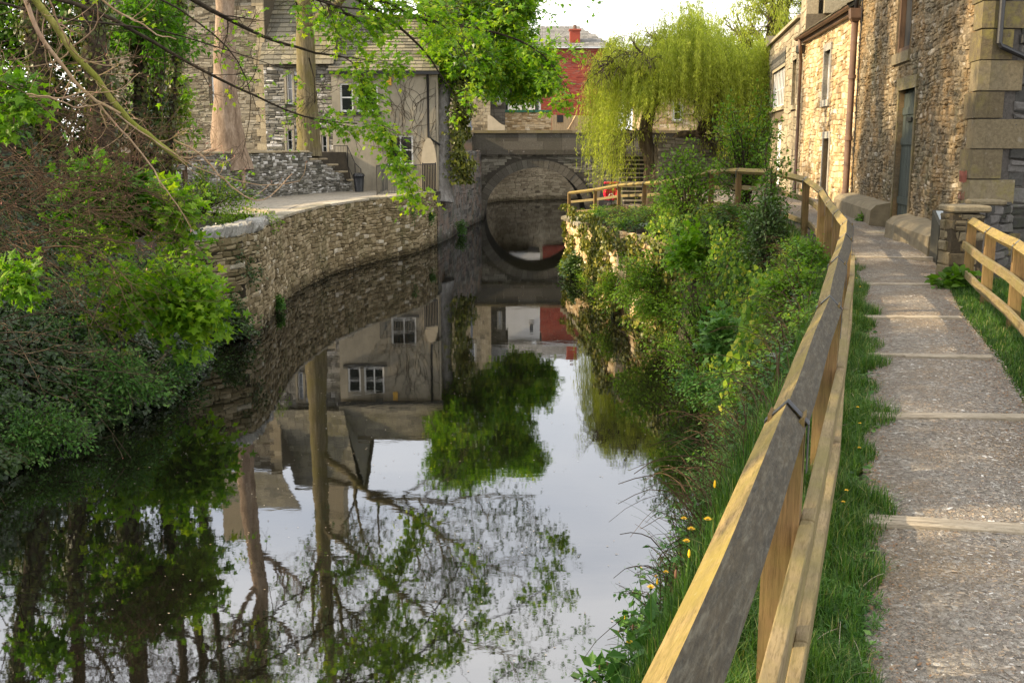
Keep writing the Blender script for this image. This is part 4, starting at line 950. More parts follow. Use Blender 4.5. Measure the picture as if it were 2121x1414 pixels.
# canal wall running from the tree to the bridge
CW = [(-3.5,50.2),(-3.1,53.5),(-2.87,57.3),(-2.4,62),(-1.9,66.4)]
mb = MB(); zc = lambda s: 2.45 if s < 2.2 else min(4.25, 2.45+(s-2.2)*.9)
sheet(mb, CW, -1, -.6, lambda s: zc(s)-.02, .5); stones(mb, CW, -1, -.15, zc, course=(.16,.3), length=(.3,.8), depth=(.0,.03), jit=.01, gap=.006)
solo(mb, 'canal_wall', M['canal_wall'], 'straight pale grey canal wall with faint streaks running from the terrace to the bridge', 'wall')

# ------------------------------------------------------------------ bridge
YB = 66.4; BX0, BX1, RAD, XC = -4.6, 12.0, 3.22, 1.45
br_ = thing('stone_bridge', 'grey stone arch bridge with solid parapet crossing the canal', 'bridge', (XC, YB, 0)); DB = 7.0
wBr = Wall((BX0,YB), (BX1,YB), -1); xc = XC-BX0
mb = MB(); cols_ = np.unique(np.r_[np.linspace(0, wBr.L, 40), xc+RAD*np.cos(np.linspace(0, math.pi, 33))])
arch = lambda a: math.sqrt(max(RAD**2-(a-xc)**2, 0))
for o_ in (0., -DB):
    for a, b in zip(cols_[:-1], cols_[1:]):
        ins_ = abs((a+b)/2-xc) < RAD
        za, zb2 = (arch(a), arch(b)) if ins_ else (-.6, -.6)
        mb.add([wBr.xyz(a,o_,za), wBr.xyz(b,o_,zb2), wBr.xyz(b,o_,4.05), wBr.xyz(a,o_,4.05)], [(0,1,2,3)], 0.)
R2 = RAD+.52
stones(mb, [wBr.P,wBr.Q], -1, -.1, 4.02, course=(.10,.2), length=(.2,.5), depth=(.0,.03), jit=.01, keep=lambda a,b,z0,z1: min((a-xc)**2, (b-xc)**2)+z0**2 > R2**2 and ((a-xc)*(b-xc) > 0 or z0 > R2))
th = np.linspace(0, math.pi, 33)
for a, b in zip(th[:-1], th[1:]):
    pa, pb = (xc+RAD*math.cos(a), RAD*math.sin(a)), (xc+RAD*math.cos(b), RAD*math.sin(b))
    mb.add([wBr.xyz(pa[0],0,pa[1]), wBr.xyz(pb[0],0,pb[1]), wBr.xyz(pb[0],-DB,pb[1]), wBr.xyz(pa[0],-DB,pa[1])], [(0,1,2,3)], .3)
for sx_ in (-1, 1): mb.add([wBr.xyz(xc+sx_*RAD,0,-1), wBr.xyz(xc+sx_*RAD,0,0), wBr.xyz(xc+sx_*RAD,-DB,0), wBr.xyz(xc+sx_*RAD,-DB,-1)], [(0,1,2,3)], .3)
mb.add([wBr.xyz(0,.02,4.0), wBr.xyz(wBr.L,.02,4.0), wBr.xyz(wBr.L,-DB,4.0), wBr.xyz(0,-DB,4.0)], [(0,1,2,3)], .3)
part(mb, 'spandrel', M['bridge'], br_)
mb = MB(); nv = 33
for k in range(nv):
    a, b = math.pi*k/nv+.004, math.pi*(k+1)/nv-.004
    pr_ = [(xc+r_*math.cos(t_), r_*math.sin(t_)) for r_, t_ in ((RAD-.01,a),(R2,a),(R2,b),(RAD-.01,b))]; o1 = .05+random.uniform(0,.015)
    V = [wBr.xyz(x,-.2,z) for x,z in pr_]+[wBr.xyz(x,o1,z) for x,z in pr_]
    mb.add(V, [(4,5,6,7),(0,1,5,4),(1,2,6,5),(2,3,7,6),(3,0,4,7)], random.uniform(.4,1))
part(mb, 'arch_ring', M['parapet'], br_)
mb = MB(); x = 0
while x < wBr.L: l = random.uniform(1.2,1.9); wBr.box(mb, x+.008, min(x+l,wBr.L)-.008, 4.0, 4.3, -.25, .15, random.uniform(.1,.6)); x += l
part(mb, 'string_course', M['parapet'], br_)
for o0, o1 in ((-.28, .06), (-DB, -DB+.35)):
    mb = MB()
    for r_ in range(2):
        x = -.5*r_
        while x < wBr.L: l = random.uniform(1.1,1.6); wBr.box(mb, max(x,0)+.005, min(x+l,wBr.L)-.005, 4.303+r_*.5, 4.798+r_*.5, o0, o1-.01*r_, random.uniform(.1,.9)); x += l
    pr2 = part(mb, 'parapet', M['parapet'], br_)
    mb = MB(); x = 0
    while x < wBr.L: l = random.uniform(1.2,1.8); wBr.box(mb, x+.004, min(x+l,wBr.L)-.004, 5.303, 5.47, o0-.06, o1+.06, random.uniform(.4,1)); x += l
    part(mb, 'cap', M['quoin'], pr2)
mb = MB(); wBr.box(mb, 1.3, 2.15, -.3, 5.1, .17, .7, .4); wBr.box(mb, 1.22, 2.23, 5.1, 5.35, .12, .78, .6); wBr.box(mb, 1.22, 2.23, 3.2, 3.4, .12, .76, .6); part(mb, 'end_pier', M['canal_wall'], br_)
# far canal wall seen through the arch
FW = [(-2.1,73.2),(-2.5,84),(-1.2,89),(3,92.3),(9,93.),(14,93.)]
mb = MB(); sheet(mb, FW, -1, -.6, 5.75, .5); stones(mb, FW, -1, -.1, 5.75, course=(.12,.24), length=(.2,.5), depth=(.0,.06), bright=.1)
solo(mb, 'canal_wall', M['ashlar'], 'pale rubble wall of the canal bend seen through the bridge arch', 'wall')

# ------------------------------------------------------------------ right bank wall, landing, stairs
RW = [(4.1,23.2),(3.6,24.6),(3.2,26.7),(2.85,28.5),(2.5,30),(2.6,32),(2.72,34),(2.35,38),(2.0,41.7),(2.25,42.1),(4.6,43.2)]
RWs = [(a+.12, b) for a, b in RW]
zr_ = lambda s: 1.75+.55*math.exp(-((s-5)/4)**2)
mb = MB(); sheet(mb, RWs, 1, -.6, lambda s: zr_(s)-.05, .5); stones(mb, RWs, 1, -.15, zr_, course=(.10,.24), length=(.2,.6), depth=(.01,.07), jit=.03, wave=.05, inset=.035, bright=.1)
solo(mb, 'bank_wall', M['warm'], 'ivy-grown sandstone wall of the right bank below the far fence', 'wall')
PRW, SRW, TRW = path_frames(RWs)
mb = MB()
for k in range(9):
    s = 15.2+k*.72; x, y = np.interp(s,SRW,PRW[:,0]), np.interp(s,SRW,PRW[:,1]); tx, ty = np.interp(s,SRW,TRW[:,0]), np.interp(s,SRW,TRW[:,1])
    mb.box((x+ty*.1, y-tx*.1, 1.80), (.7,.5,.14), math.atan2(ty,tx), random.uniform(.2,.7), .015)
solo(mb, 'coping_stones', M['coping'], 'flat coping stones at the water corner under the far fence end', 'coping')
mb = MB(); mb.add([(2.4,41,1.93),(8,41,1.93),(8,50,1.93),(4.9,50,1.93),(4.9,43.5,1.93)], [(0,1,2)], .3); mb.more([(0,2,3),(0,3,4)], .3, 5); struct(mb, 'landing', M['tarmac'])
mb = MB(); sx0, sx1 = at(1288,300,47)[0], at(1345,300,47)[0]; tr_ = MB()
for k in range(12):
    mb.box(((sx0+sx1)/2, 45.4+k*.32+2, 1.9+.18*(k+1)/2), (sx1-sx0, 4.0, .18*(k+1)-.04), 0, .25) if False else mb.box(((sx0+sx1)/2, 45.4+k*.32+.16, 1.6+(.3+.185*(k+1)-.05)/2), (sx1-sx0, .318, .3+.185*(k+1)-.05), 0, .1)
    tr_.box(((sx0+sx1)/2, 45.4+k*.32+.13, 1.9+.185*(k+1)-.02), (sx1-sx0+.03, .40, .055), 0, .5)
stp = thing('stone_stairs', 'flight of dark stone stairs behind the willow climbing from the landing to the bridge', 'stairs', ((sx0+sx1)/2, 45.4, 1.9))
part(mb, 'riser', M['dark_rubble'], stp); part(tr_, 'tread', M['paving'], stp)
mb = MB(); wq = Wall((sx1+.15,45.2), (13.5,46.8), -1); facade(mb, wq, 1.5, 4.9, [], 0); stones(mb, [wq.P,wq.Q], -1, 1.6, 4.9, course=(.1,.2), length=(.2,.5)); shell(mb, wq, 1.5, 4.9, .5)
solo(mb, 'yard_wall', M['bridge'], 'brown rubble wall behind the willow trunk, right of the stairs', 'wall')
mb = MB(); wq = Wall((4.9,50.5), (4.9,44.2), 1); mb2 = MB(); wq.box(mb, 0, wq.L, -.6, 1.9, -.4, 0, 0.); stones(mb, [wq.P,wq.Q], 1, -.1, 1.9, course=(.14,.24), length=(.3,.6))
solo(mb, 'quay_wall', M['dark_rubble'], 'low dark quay wall between the landing and the bridge', 'wall')
# red lifebuoy post
lb = thing('lifebuoy_post', 'red lifebuoy housing on a grey post behind the far fence', 'lifebuoy', atz(1265,425,1.93))
c_ = atz(1265, 424, 1.93); mb = MB(); pipe(mb, [c_, c_+np.array([0,0,2.2])], .045, 8); part(mb, 'post', M['strap'], lb)
mb = MB(); th = np.linspace(0, 2*math.pi, 25); z0_ = c_[2]+.52
mb.tubes(np.stack([c_[0]+.27*np.cos(th), np.full(25,c_[1]-.1), z0_+.27*np.sin(th)], -1)[None], np.full(25,.085), 8); mb.box((c_[0],c_[1]-.04,z0_), (.62,.06,.62), 0, .5, .02); part(mb, 'housing', M['red'], lb)
mb = MB(); mb.box((c_[0],c_[1]-.12,z0_+.46), (.66,.24,.1), 0, .5, .03); part(mb, 'cap', M['red'], lb)
mb = MB(); mb.tubes(np.stack([c_[0]+.1*np.cos(th), np.full(25,c_[1]-.17), z0_-.12+.1*np.sin(th)], -1)[None], np.full(25,.018), 6); part(mb, 'emblem', M['white'], lb)

# ------------------------------------------------------------------ buildings behind the bridge
def px_x(px, D): return at(px, 300, D)[0]
def zz_(py, D): return at(1060, py, D)[2]
def block(name, label, px0, px1, D, pytop, mat, depth=7, wins=(), course=(.16,.24), length=(.3,.5), roofpitch=None, roofmat='grey_slate', zb=4.0, bond=False, cat='house', stn=True, frame='white', sill='coping', depthv=(0,.02), gap=.012):
    w = Wall((px_x(px0,D),D), (px_x(px1,D),D), -1); zt = zz_(pytop, D)
    h = thing(name, label, cat, (w.P[0], D, zb)); ops = [w.op(*o) for o in wins]; mb = MB()
    facade(mb, w, zb, zt, ops, rv=.15, tone=0. if stn else .5); shell(mb, w, zb, zt, depth, 0. if stn else .5, top=False)
    if stn: stones(mb, [w.P,w.Q], -1, zb, zt, [(o[0]-.12,o[1]+.12,o[2]-.1,o[3]+.15) for o in ops], course=course, length=length, depth=depthv, jit=.004, wave=0, bond=bond, gap=gap)
    part(mb, 'wall', M[mat], h)
    for o in ops:
        sm = MB(); w.box(sm, o[0]-.12, o[1]+.12, o[3], o[3]+.15, -.1, .05, .8); w.box(sm, o[0]-.12, o[0], o[2], o[3]-.003, -.1, .045, .8); w.box(sm, o[1], o[1]+.12, o[2], o[3]-.003, -.1, .045, .8)
        if stn: part(sm, 'window_surround', M['coping'], h)
        window(w, o, h, .1, 1, 2, .08, .05, frame, sill=sill)
    if roofpitch:
        s_ = R(roofpitch); L = w.L; hh = depth/2; rise = hh*math.tan(s_); rm = MB()
        a, b, c, d = w.xyz(-.2,.3,zt), w.xyz(L+.2,.3,zt), w.xyz(L-hh*.55,-hh,zt+rise), w.xyz(.1,-hh,zt+rise)
        slates(rm, a, (1,0,0), (0,math.cos(s_),math.sin(s_)), L+.4, (hh+.3)/math.cos(s_), row=.35, width=(.3,.5), keep=lambda x,y: x < L+.2-y*math.cos(s_)*.52 or not hipped.get(name))
        rm.add([w.xyz(-.2,.3,zt-.08), w.xyz(L+.2,.3,zt-.08), w.xyz(L+.2,-depth,zt-.08), w.xyz(-.2,-depth,zt-.08)], [(0,1,2,3)], .2)
        rm.F[4] = rm.F[4]
        if hipped.get(name):
            rm2 = MB(); rm2.V, rm2.F, rm2.T, rm2.n = rm.V, rm.F, rm.T, rm.n
            # first quad is the full backing plane: replace by the hipped outline
            rm.V[0] = np.array([a, b, c, d]); 
            rm.add([b, w.xyz(L+.2,-depth,zt), c], [(0,1,2)], .3)
        rm.add([w.xyz(-.2,-depth,zt), w.xyz(L+.2,-depth,zt), c, d], [(0,1,2,3)], .3)
        rf = part(rm, 'roof', M[roofmat], h)
        return h, w, zt, rf
    return h, w, zt, None
hipped = {'brick_warehouse': True}
h, w, zt, rf = block('brick_warehouse', 'red brick warehouse with grey hipped roof and a brick chimney behind the bridge', 1118, 1266, 92, 97, 'brick', 9, (), course=(.13,.135), length=(.42,.5), roofpitch=24, cat='warehouse', depthv=(.0,.012), gap=.02)
mb = MB(); xq = px_x(1188,93)-w.P[0]; w.box(mb, xq-.42, xq+.42, zt-.1, zt+1.35, -1.2, -.4, .6); w.box(mb, xq-.5, xq+.5, zt+1.35, zt+1.48, -1.28, -.32, .8)
ch_ = part(mb, 'chimney', M['brick'], rf); mb = MB(); pc = w.xyz(xq,-.8,zt+1.48); pipe(mb, [pc, pc+np.array([0,0,.35])], .16, 10); part(mb, 'chimney_pot', M['rust'], ch_)
mb = MB(); w.box(mb, -.2, w.L+.2, zt-.14, zt-.0, .02, .34, .5); part(mb, 'gutter', M['white'], h); mb = MB(); pipe(mb, [w.xyz(w.L-.3,.1,zt-.1), w.xyz(w.L-.3,.1,4.2)], .07, 8); part(mb, 'downpipe', M['white'], h)
block('white_house', 'white rendered house with dark shop front left of the brick warehouse', 1042, 1120, 86, 118, 'offwhite', 5, [(1046,205,1052,228),(1099,140,1106,160),(1108,205,1116,228)], stn=False, roofpitch=30, frame='black')
block('cottage', 'pale yellow stone cottage with sash window just beyond the bridge end', 905, 1016, 76, 40, 'ashlar', 8, [(950,225,966,270),(966,112,980,150)], course=(.2,.24), length=(.35,.5), roofpitch=30, bond=True)
block('grey_gable_house', 'narrow grey gabled end with slit window between the cottage and the white house', 1014, 1046, 77, 140, 'parapet', 7, [(1032,182,1036,216)], stn=True, roofpitch=35)
block('tan_house', 'tan stone house half hidden behind the willow crown', 1330, 1470, 70, 150, 'warm', 6, [(1395,215,1412,250),(1440,210,1455,245)], roofpitch=30)
block('tan_house', 'tan stone house behind the willow, beside the parapeted house', 1474, 1590, 60, 190, 'ashlar', 6, [(1490,230,1504,262),(1530,230,1545,262)], roofpitch=30)
mb = MB(); wq = Wall((px_x(1044,79),79), (px_x(1142,79),79), -1); facade(mb, wq, 4., zz_(233,79), [], 0); stones(mb, [wq.P,wq.Q], -1, 4., zz_(233,79), course=(.1,.2), length=(.2,.4)); shell(mb, wq, 4., zz_(233,79), .5)
solo(mb, 'rubble_wall', M['warm'], 'rough brown rubble wall beyond the bridge in front of the white house', 'wall')
mb = MB(); wq.box(mb, 0, wq.L, zz_(233,79), zz_(228,79), -.5, .1); solo(mb, 'green_fascia', plain('green_fascia', (.03,.16,.09), .6), 'thin dark green strip along the top of the brown rubble wall', 'fascia')
mb = MB(); wq = Wall((px_x(1010,75),75), (px_x(1046,75),75), -1); n = 14; V = [(0,4.0)]+[(wq.L*k/n, zz_(238,75)-(.35*(1-math.cos(math.pi*k/n)))) for k in range(n+1)]+[(wq.L,4.0)]; m = len(V)
mb.add([wq.xyz(a,0,z) for a,z in V]+[wq.xyz(a,-.3,z) for a,z in V], [(i,i+1,m+i+1,m+i) for i in range(m-1)], .5); mb.more([(0,i,i+1) for i in range(1,m-1)], .5, 2*m); solo(mb, 'curved_wall', M['cream'], 'low cream wall with swept top beside the cottage', 'wall')
fg = thing('plank_fence', 'tall pale larch plank fence with small dark window beyond the bridge', 'fence', (px_x(1143,76),76,4.2))
wq = Wall((px_x(1143,76),76), (px_x(1262,76),76.5), -1); mb = MB(); n = int(wq.L/.16)
for k in range(n): wq.box(mb, k*wq.L/n+.004, (k+1)*wq.L/n-.004, 4.0, zz_(238,76)-.012*k*.35, -.02, .02+.006*(k % 2), random.uniform(0,.5))
part(mb, 'planks', M['gate'], fg)
mb = MB(); a = wq.hit(1160,246); wq.box(mb, a[0]-.22, a[0]+.22, a[1]-.25, a[1]+.25, .03, .07, .5); part(mb, 'hatch', M['black'], fg)
mb = MB(); a = wq.hit(1176,268); b = wq.hit(1192,240); mb.tubes([wq.xyz(a[0],.05,a[1]), wq.xyz(b[0],.05,b[1])], np.array([.05,.05]), 4); part(mb, 'brace', M['gate'], fg)
lp = thing('lamp_post', 'slim grey lamp post rising behind the left end of the bridge', 'lamp post', (px_x(974,70),70,4.2))
mb = MB(); x = px_x(974,70); pipe(mb, [(x,70,4.),(x,70,5.8)], .14, 10); pipe(mb, [(x,70,5.8),(x,70,11)], .075, 10); part(mb, 'column', M['strap'], lp, True); mb = MB(); pipe(mb, [(x,70,11),(x+.3,69.8,11.4),(x+1.1,69.4,11.5)], .05, 8); mb.box((x+1.3,69.3,11.5), (.6,.3,.15), 0, .5, .03); part(mb, 'lamp_head', M['strap'], lp)
# ------------------------------------------------------------------ vegetation
def nrmz(a): return a/(np.linalg.norm(a, axis=-1, keepdims=True)+1e-9)
TM = {'oval': (np.array([(0,0,0),(.45,.30,.07),(1,0,-.06),(.45,-.30,.07)]), np.array([(0,1,2,3)])),
      'lance': (np.array([(0,0,0),(.4,.10,.02),(1,0,-.03),(.4,-.10,.02)]), np.array([(0,1,2,3)])),
      'ivy': (np.array([(0,0,0),(.05,.42,.03),(.55,.38,.0),(1,0,-.08),(.55,-.38,.0),(.05,-.42,.03)]), np.array([(0,1,2,3),(0,3,4,5)]))}
o_ = [(0,0),(-.02,.34),(.22,.22),(.46,.60),(.56,.20),(1,0),(.56,-.20),(.46,-.60),(.22,-.22),(-.02,-.34)]
TM['pal'] = (np.array([(.3,0,.05)]+[(x, y, -.10*abs(y)-.06*x) for x, y in o_]), np.array([(0, 1+i, 1+(i+1) % 10) for i in range(10)]))
o_ = [(0,0),(.15,.42),(.42,.16),(1,0),(.42,-.16),(.15,-.42)]
TM['tri'] = (np.array([(x, y, -.12*abs(y)) for x, y in o_]), np.array([(0,1,2,3),(0,3,4,5)]))
def leaves(mb, P, A, N, s, tm='oval', tone=None):
    P = np.asarray(P, float).reshape(-1, 3); n = len(P)
    if n == 0: return
    A = nrmz(np.broadcast_to(A, P.shape)); B = nrmz(np.cross(np.broadcast_to(N, P.shape), A)); C = np.cross(A, B)
    V0, Fq = TM[tm]; s = np.broadcast_to(s, (n,))[:, None, None]
    V = P[:, None]+s*(V0[None, :, :1]*A[:, None]+V0[None, :, 1:2]*B[:, None]+V0[None, :, 2:]*C[:, None])
    if tone is None: tone = rng.random(n)
    mb.add(V.reshape(-1, 3), (Fq[None]+(np.arange(n)*len(V0))[:, None, None]).reshape(-1, Fq.shape[1]), np.repeat(np.broadcast_to(tone, (n,)), len(Fq)))
def lump(x, y): return .5+.5*np.sin(x*2.1+1.3*np.sin(y*1.7))*np.sin(y*1.9+x*.8)
def rv(n, s=1.): return rng.normal(0, s, (n, 3))
def clumps(mb, C, r, n, s, tm='oval', up=.6, tone=(0,1), flat=.8, droop=.0):
    """n leaves round each of the centres C with radius r"""
    C = np.asarray(C, float).reshape(-1, 3); k = len(C); r = np.broadcast_to(r, (k,))
    O = nrmz(rv(k*n))*(rng.random((k*n, 1))**.45)*np.repeat(r, n)[:, None]; O[:, 2] *= flat
    P = np.repeat(C, n, 0)+O; N = nrmz(rv(k*n)*.55+np.array([0, 0, up])+nrmz(O)*.5); A = nrmz(np.cross(N, rv(k*n))+np.array([0,0,-droop]))
    ct = np.repeat(rng.uniform(0, 1, k), n)*.5+rng.random(k*n)*.5
    leaves(mb, P, A, N, rng.uniform(.6, 1.25, k*n)*s, tm, tone[0]+(tone[1]-tone[0])*ct)
def grow(P, r, nch, Lr, ang=(.5,1.1), t0=.25, t1=1., up=.1, grav=0., k=7, wob=.25, rr=.55, bias=None, Ld=.5):
    """children of a set of branches: P (n,m,3), r (n,m)"""
    n, m, _ = P.shape; c = n*nch; idx = np.repeat(np.arange(n), nch); t_ = rng.uniform(t0, t1, c); f = t_*(m-1); i0 = np.minimum(f.astype(int), m-2); w = (f-i0)[:, None]
    S_ = P[idx, i0]*(1-w)+P[idx, i0+1]*w; tg = nrmz(P[idx, i0+1]-P[idx, i0]); rs = (r[idx, i0]*(1-w[:, 0])+r[idx, i0+1]*w[:, 0])
    pr = nrmz(np.cross(tg, rv(c))); a = rng.uniform(*ang, c)[:, None]; d = tg*np.cos(a)+pr*np.sin(a)+np.array([0, 0, up])
    if bias is not None: d = d+np.array(bias)
    d = nrmz(d); L = rng.uniform(Lr[0], Lr[1], c)*(1-Ld*t_)
    steps = np.zeros((c, k, 3)); cur = d; Q = [S_]
    wv = rv(c, wob)
    for q in range(1, k):
        wv = wv*.5+rv(c, wob); cur = nrmz(cur+wv*.5+np.array([0, 0, up*.3-grav*q/k])); Q.append(Q[-1]+cur*(L/(k-1))[:, None])
    r0 = np.minimum(rs*rr, rs*.9); return np.stack(Q, 1), r0[:, None]*np.linspace(1, .25, k)[None]
def poly_branch(pts, r0, r1, k=16, jit=0.):
    P = np.array(pts, float); s = np.r_[0, np.cumsum(np.linalg.norm(np.diff(P, axis=0), axis=1))]; t_ = np.linspace(0, s[-1], k)
    # smooth (Catmull-like) resample
    Q = np.stack([np.interp(t_, s, P[:, i]) for i in range(3)], -1)
    for _ in range(2): Q[1:-1] = Q[1:-1]*.5+(Q[:-2]+Q[2:])*.25
    Q[1:-1] += rng.normal(0, jit, (k-2, 3)) if jit else 0
    return Q[None], np.linspace(r0, r1, k)[None]
def branch_leaves(mb, P, r, nper, s, tm, t0=.3, tone=(0,1), spread=.5, droop=.3, up=.8):
    n, m, _ = P.shape; c = n*nper; idx = np.repeat(np.arange(n), nper); t_ = rng.uniform(t0, 1, c); f = t_*(m-1); i0 = np.minimum(f.astype(int), m-2); w = (f-i0)[:, None]
    S_ = P[idx, i0]*(1-w)+P[idx, i0+1]*w; tg = nrmz(P[idx, i0+1]-P[idx, i0])
    O = rv(c)*spread*s; N = nrmz(rv(c)*.45+np.array([0, 0, up])); A = nrmz(tg*.4+nrmz(O)*.8+np.array([0, 0, -droop]))
    ct = np.repeat(rng.random(n), nper)*.5+rng.random(c)*.5
    leaves(mb, S_+O, A, N, (.35+.95*rng.random(c)**.8)*s, tm, tone[0]+(tone[1]-tone[0])*ct)
def on_ground(x, y, dz=0.): return np.stack([x, y, ground(x, y)+dz], -1)

def tree(name, label, trunk, r0, r1, levels, bark, leaf=None, group=None, sides=10, extra=None, cat='tree', flare=0.):
    """levels: list of dict(n, L, ...) given to grow; leaf: dict(mat, nper, s, tm, lv)"""
    root = thing(name, label, cat, trunk[0], group); P, r = poly_branch(trunk, r0, r1, 20, .015)
    if flare: r = r*(1+flare*np.exp(-np.linspace(0, 9, 20)))[None]
    mb = MB(); Pt, rt_ = poly_branch([P[0][i] for i in range(20)], 1, 1, 60); rt_ = np.interp(np.linspace(0,1,60), np.linspace(0,1,20), r[0])[None]*(1+.045*np.sin(np.linspace(0,40,60)+r0*9)+.03*np.sin(np.linspace(0,97,60)))[None]; mb.tubes(Pt, rt_, sides+4, .5); part(mb, 'trunk', M[bark], root, True)
    lm = MB(); bm = MB(); parents = [(P, r)]
    if extra: 
        for e in extra: Q, q = poly_branch(*e); bm.tubes(Q, q, 8, .5); parents.append((Q, q))
    cur = parents
    for li, lv in enumerate(levels):
        lv = dict(lv); n_ = lv.pop('n'); nxt = []
        for j, (Pp, rp) in enumerate(cur):
            kk = n_ if not isinstance(n_, (list, tuple)) else n_[min(j, len(n_)-1)]
            if kk == 0: continue
            k_ = dict(lv)
            if li == 0 and j > 0: k_['t0'] = .15
            nxt.append(grow(Pp, rp, kk, k_.pop('L'), **k_))
        for Q, q in nxt: bm.tubes(Q, np.maximum(q, .004), 5 if li == 0 else 3, .5)
        if leaf and li in leaf['lv']:
            for Q, q in nxt: branch_leaves(lm, Q, q, leaf['nper'], leaf['s'], leaf['tm'], leaf.get('t0', .3), leaf.get('tone', (0,1)), leaf.get('spread', .5), leaf.get('droop', .3), leaf.get('up', .8))
        cur = nxt
    part(bm, 'branches', M[bark], root, True)
    if leaf: part(lm, 'foliage', M[leaf['mat']], root)
    return root, P, r, cur
def ivy_on(root, P, r, z0, z1, dens, mat='leaf_ivy', s=.11, thick=.18, side=None, name='ivy', tone=(0,1)):
    Q = P[0]; n = dens; z = rng.uniform(z0, z1, n); x = np.interp(z, Q[:, 2], Q[:, 0]); y = np.interp(z, Q[:, 2], Q[:, 1]); rr = np.interp(z, Q[:, 2], r[0])
    th = rng.uniform(0, 6.283, n) if side is None else rng.normal(side, .75, n); lump = 1+.8*np.sin(z*2.3+th*2)+.5*np.sin(z*5.1+1); off = rr+rng.random(n)*thick*np.clip(lump, .2, 2.2)
    o = np.stack([np.cos(th), np.sin(th), np.zeros(n)], -1); Pp = np.stack([x, y, z], -1)+o*off[:, None]
    mb = MB(); N = nrmz(o+rv(n, .35)+np.array([0,0,.35])); A = nrmz(np.cross(N, rv(n))+np.array([0,0,-.8])); leaves(mb, Pp, A, N, rng.uniform(.5, 1.4, n)*s, 'ivy', tone[0]+(tone[1]-tone[0])*rng.random(n)); part(mb, name, M[mat], root)
def gz(x, y): return float(ground(np.array([x]), np.array([y]))[0])
def base(px, D, dz=-.1): p = at(px, 300, D); return np.array([p[0], p[1], gz(p[0], p[1])+dz])

# ---- weeping willow
bw = np.array([at(1352,400,46)[0], 46., 1.9]); wl = thing('weeping_willow', 'weeping willow with leaning dark trunk and pale yellow-green hanging strands by the stairs', 'tree', bw)
tp = [(1352,432),(1350,370),(1353,335),(1334,290),(1340,255),(1346,225)]
P, r = poly_branch([at(x,y,46) for x,y in tp], .42, .25, 18, .01); mb = MB(); mb.tubes(P, r*(1+.5*np.exp(-np.linspace(0,8,18)))[None], 12, .5)
Q2, q2 = poly_branch([at(x,y,45.7) for x,y in ((1356,385),(1364,340),(1379,313),(1393,296),(1404,280),(1418,274),(1436,282),(1470,262),(1500,225),(1530,215))], .25, .08, 24, .01); mb.tubes(Q2, q2, 8, .5)
part(mb, 'trunk', M['bark_willow'], wl, True)
bm = MB(); limbs = []
for pts, a, b in (([(1346,228,46),(1320,190,45.5),(1290,150,45),(1262,125,44.5),(1240,140,44)],.17,.04),([(1346,228,46),(1375,190,46.5),(1385,140,47),(1370,95,47),(1345,70,47)],.18,.04),([(1346,228,46),(1360,180,45),(1340,120,44),(1310,85,43.5)],.14,.03),
                  ([(1360,185,46),(1400,150,46.5),(1450,110,47),(1500,100,47.5),(1540,120,48)],.14,.03),([(1342,255,46),(1300,300,45),(1285,310,44.5)],.07,.02),([(1380,150,47),(1440,180,45),(1490,200,44),(1530,240,43.5)],.1,.02)):
    L_ = poly_branch([at(*p) for p in pts], a, b, 14, .03); limbs.append(L_); bm.tubes(*L_, 7, .5)
limbs.append((Q2[:, 8:], q2[:, 8:]))
lm = MB(); S0 = []; n = 3600
cx, cy, Rw = 7.35, 46.2, 3.75
th = rng.uniform(0, 2*math.pi, n); rad = Rw*np.sqrt(rng.random(n))*(1+.08*np.sin(th*5)+.05*np.sin(th*11))
kp = lump(th*1.9, rad*1.3)+.35*rng.random(n) > .30; th, rad = th[kp], rad[kp]; n = len(th)
X = cx+rad*np.cos(th); Y = cy+rad*np.sin(th)*.8; rn = np.clip(rad/Rw, 0, 1.1)
Z = 10.1-2.6*rn**2.4+.5*np.sin(X*1.9)+.3*np.sin(X*4.3+Y*2)+rng.normal(0,.25,n)-1.6*rng.random(n)*(rn < .8)
Z -= np.clip((X-7)*.05, 0, .4)
zb = np.where(X < 5.0, 2.9+.5*np.sin(X*6)+np.clip((3.7-X)*2.6, 0, 4), np.where(X < 8.3, 5.9+.5*np.sin(X*7), 4.3+.6*np.sin(X*5)))+rng.normal(0,.5,n)
zb = np.where(rn < .55, np.maximum(zb, 6.4+rng.normal(0,.5,n)), zb)
Lh = np.clip(Z-zb, .6, 6.2)*rng.uniform(.45, 1., n); k = 9
od = nrmz(np.stack([np.cos(th), np.sin(th)*.8, np.zeros(n)], -1)+rv(n, .5)*np.array([1,1,0])); f = np.linspace(0, 1, k)
out_ = (.75*rn+.25)[:, None]*(1-np.exp(-3*f))[None]*.6
St = np.stack([X, Y, Z], -1)[:, None]+od[:, None]*out_[..., None]; St[..., 2] += (.25*np.sin(np.minimum(f*3, 1)*math.pi))[None]-(Lh[:, None]*f[None]**1.15); St[..., :2] += rng.normal(0, .02, (n, k, 2)).cumsum(1)
gm = MB(); gm.tubes(St, np.full((n, k), .0045), 3, .6)
for l0 in limbs:
    c1 = grow(*l0, 22, (1.2, 2.6), ang=(.5,1.3), up=.25, grav=.5, k=8); bm.tubes(*c1, 3, .5); c2 = grow(*c1, 6, (.5,1.3), up=.1, grav=.9, k=6); bm.tubes(c2[0], np.maximum(c2[1], .005), 3, .5); branch_leaves(lm, *c2, 12, .13, 'lance', .1, (0,1), .6, 1.2, .1)
part(bm, 'branches', M['bark_willow'], wl, True); part(gm, 'hanging_shoots', M['leaf_willow'], wl)
nl = 46; idx = np.repeat(np.arange(n), nl); tt = rng.random(n*nl)**.9; ff = tt*(k-1); i0 = np.minimum(ff.astype(int), k-2); w = (ff-i0)[:, None]; Pp = St[idx, i0]*(1-w)+St[idx, i0+1]*w
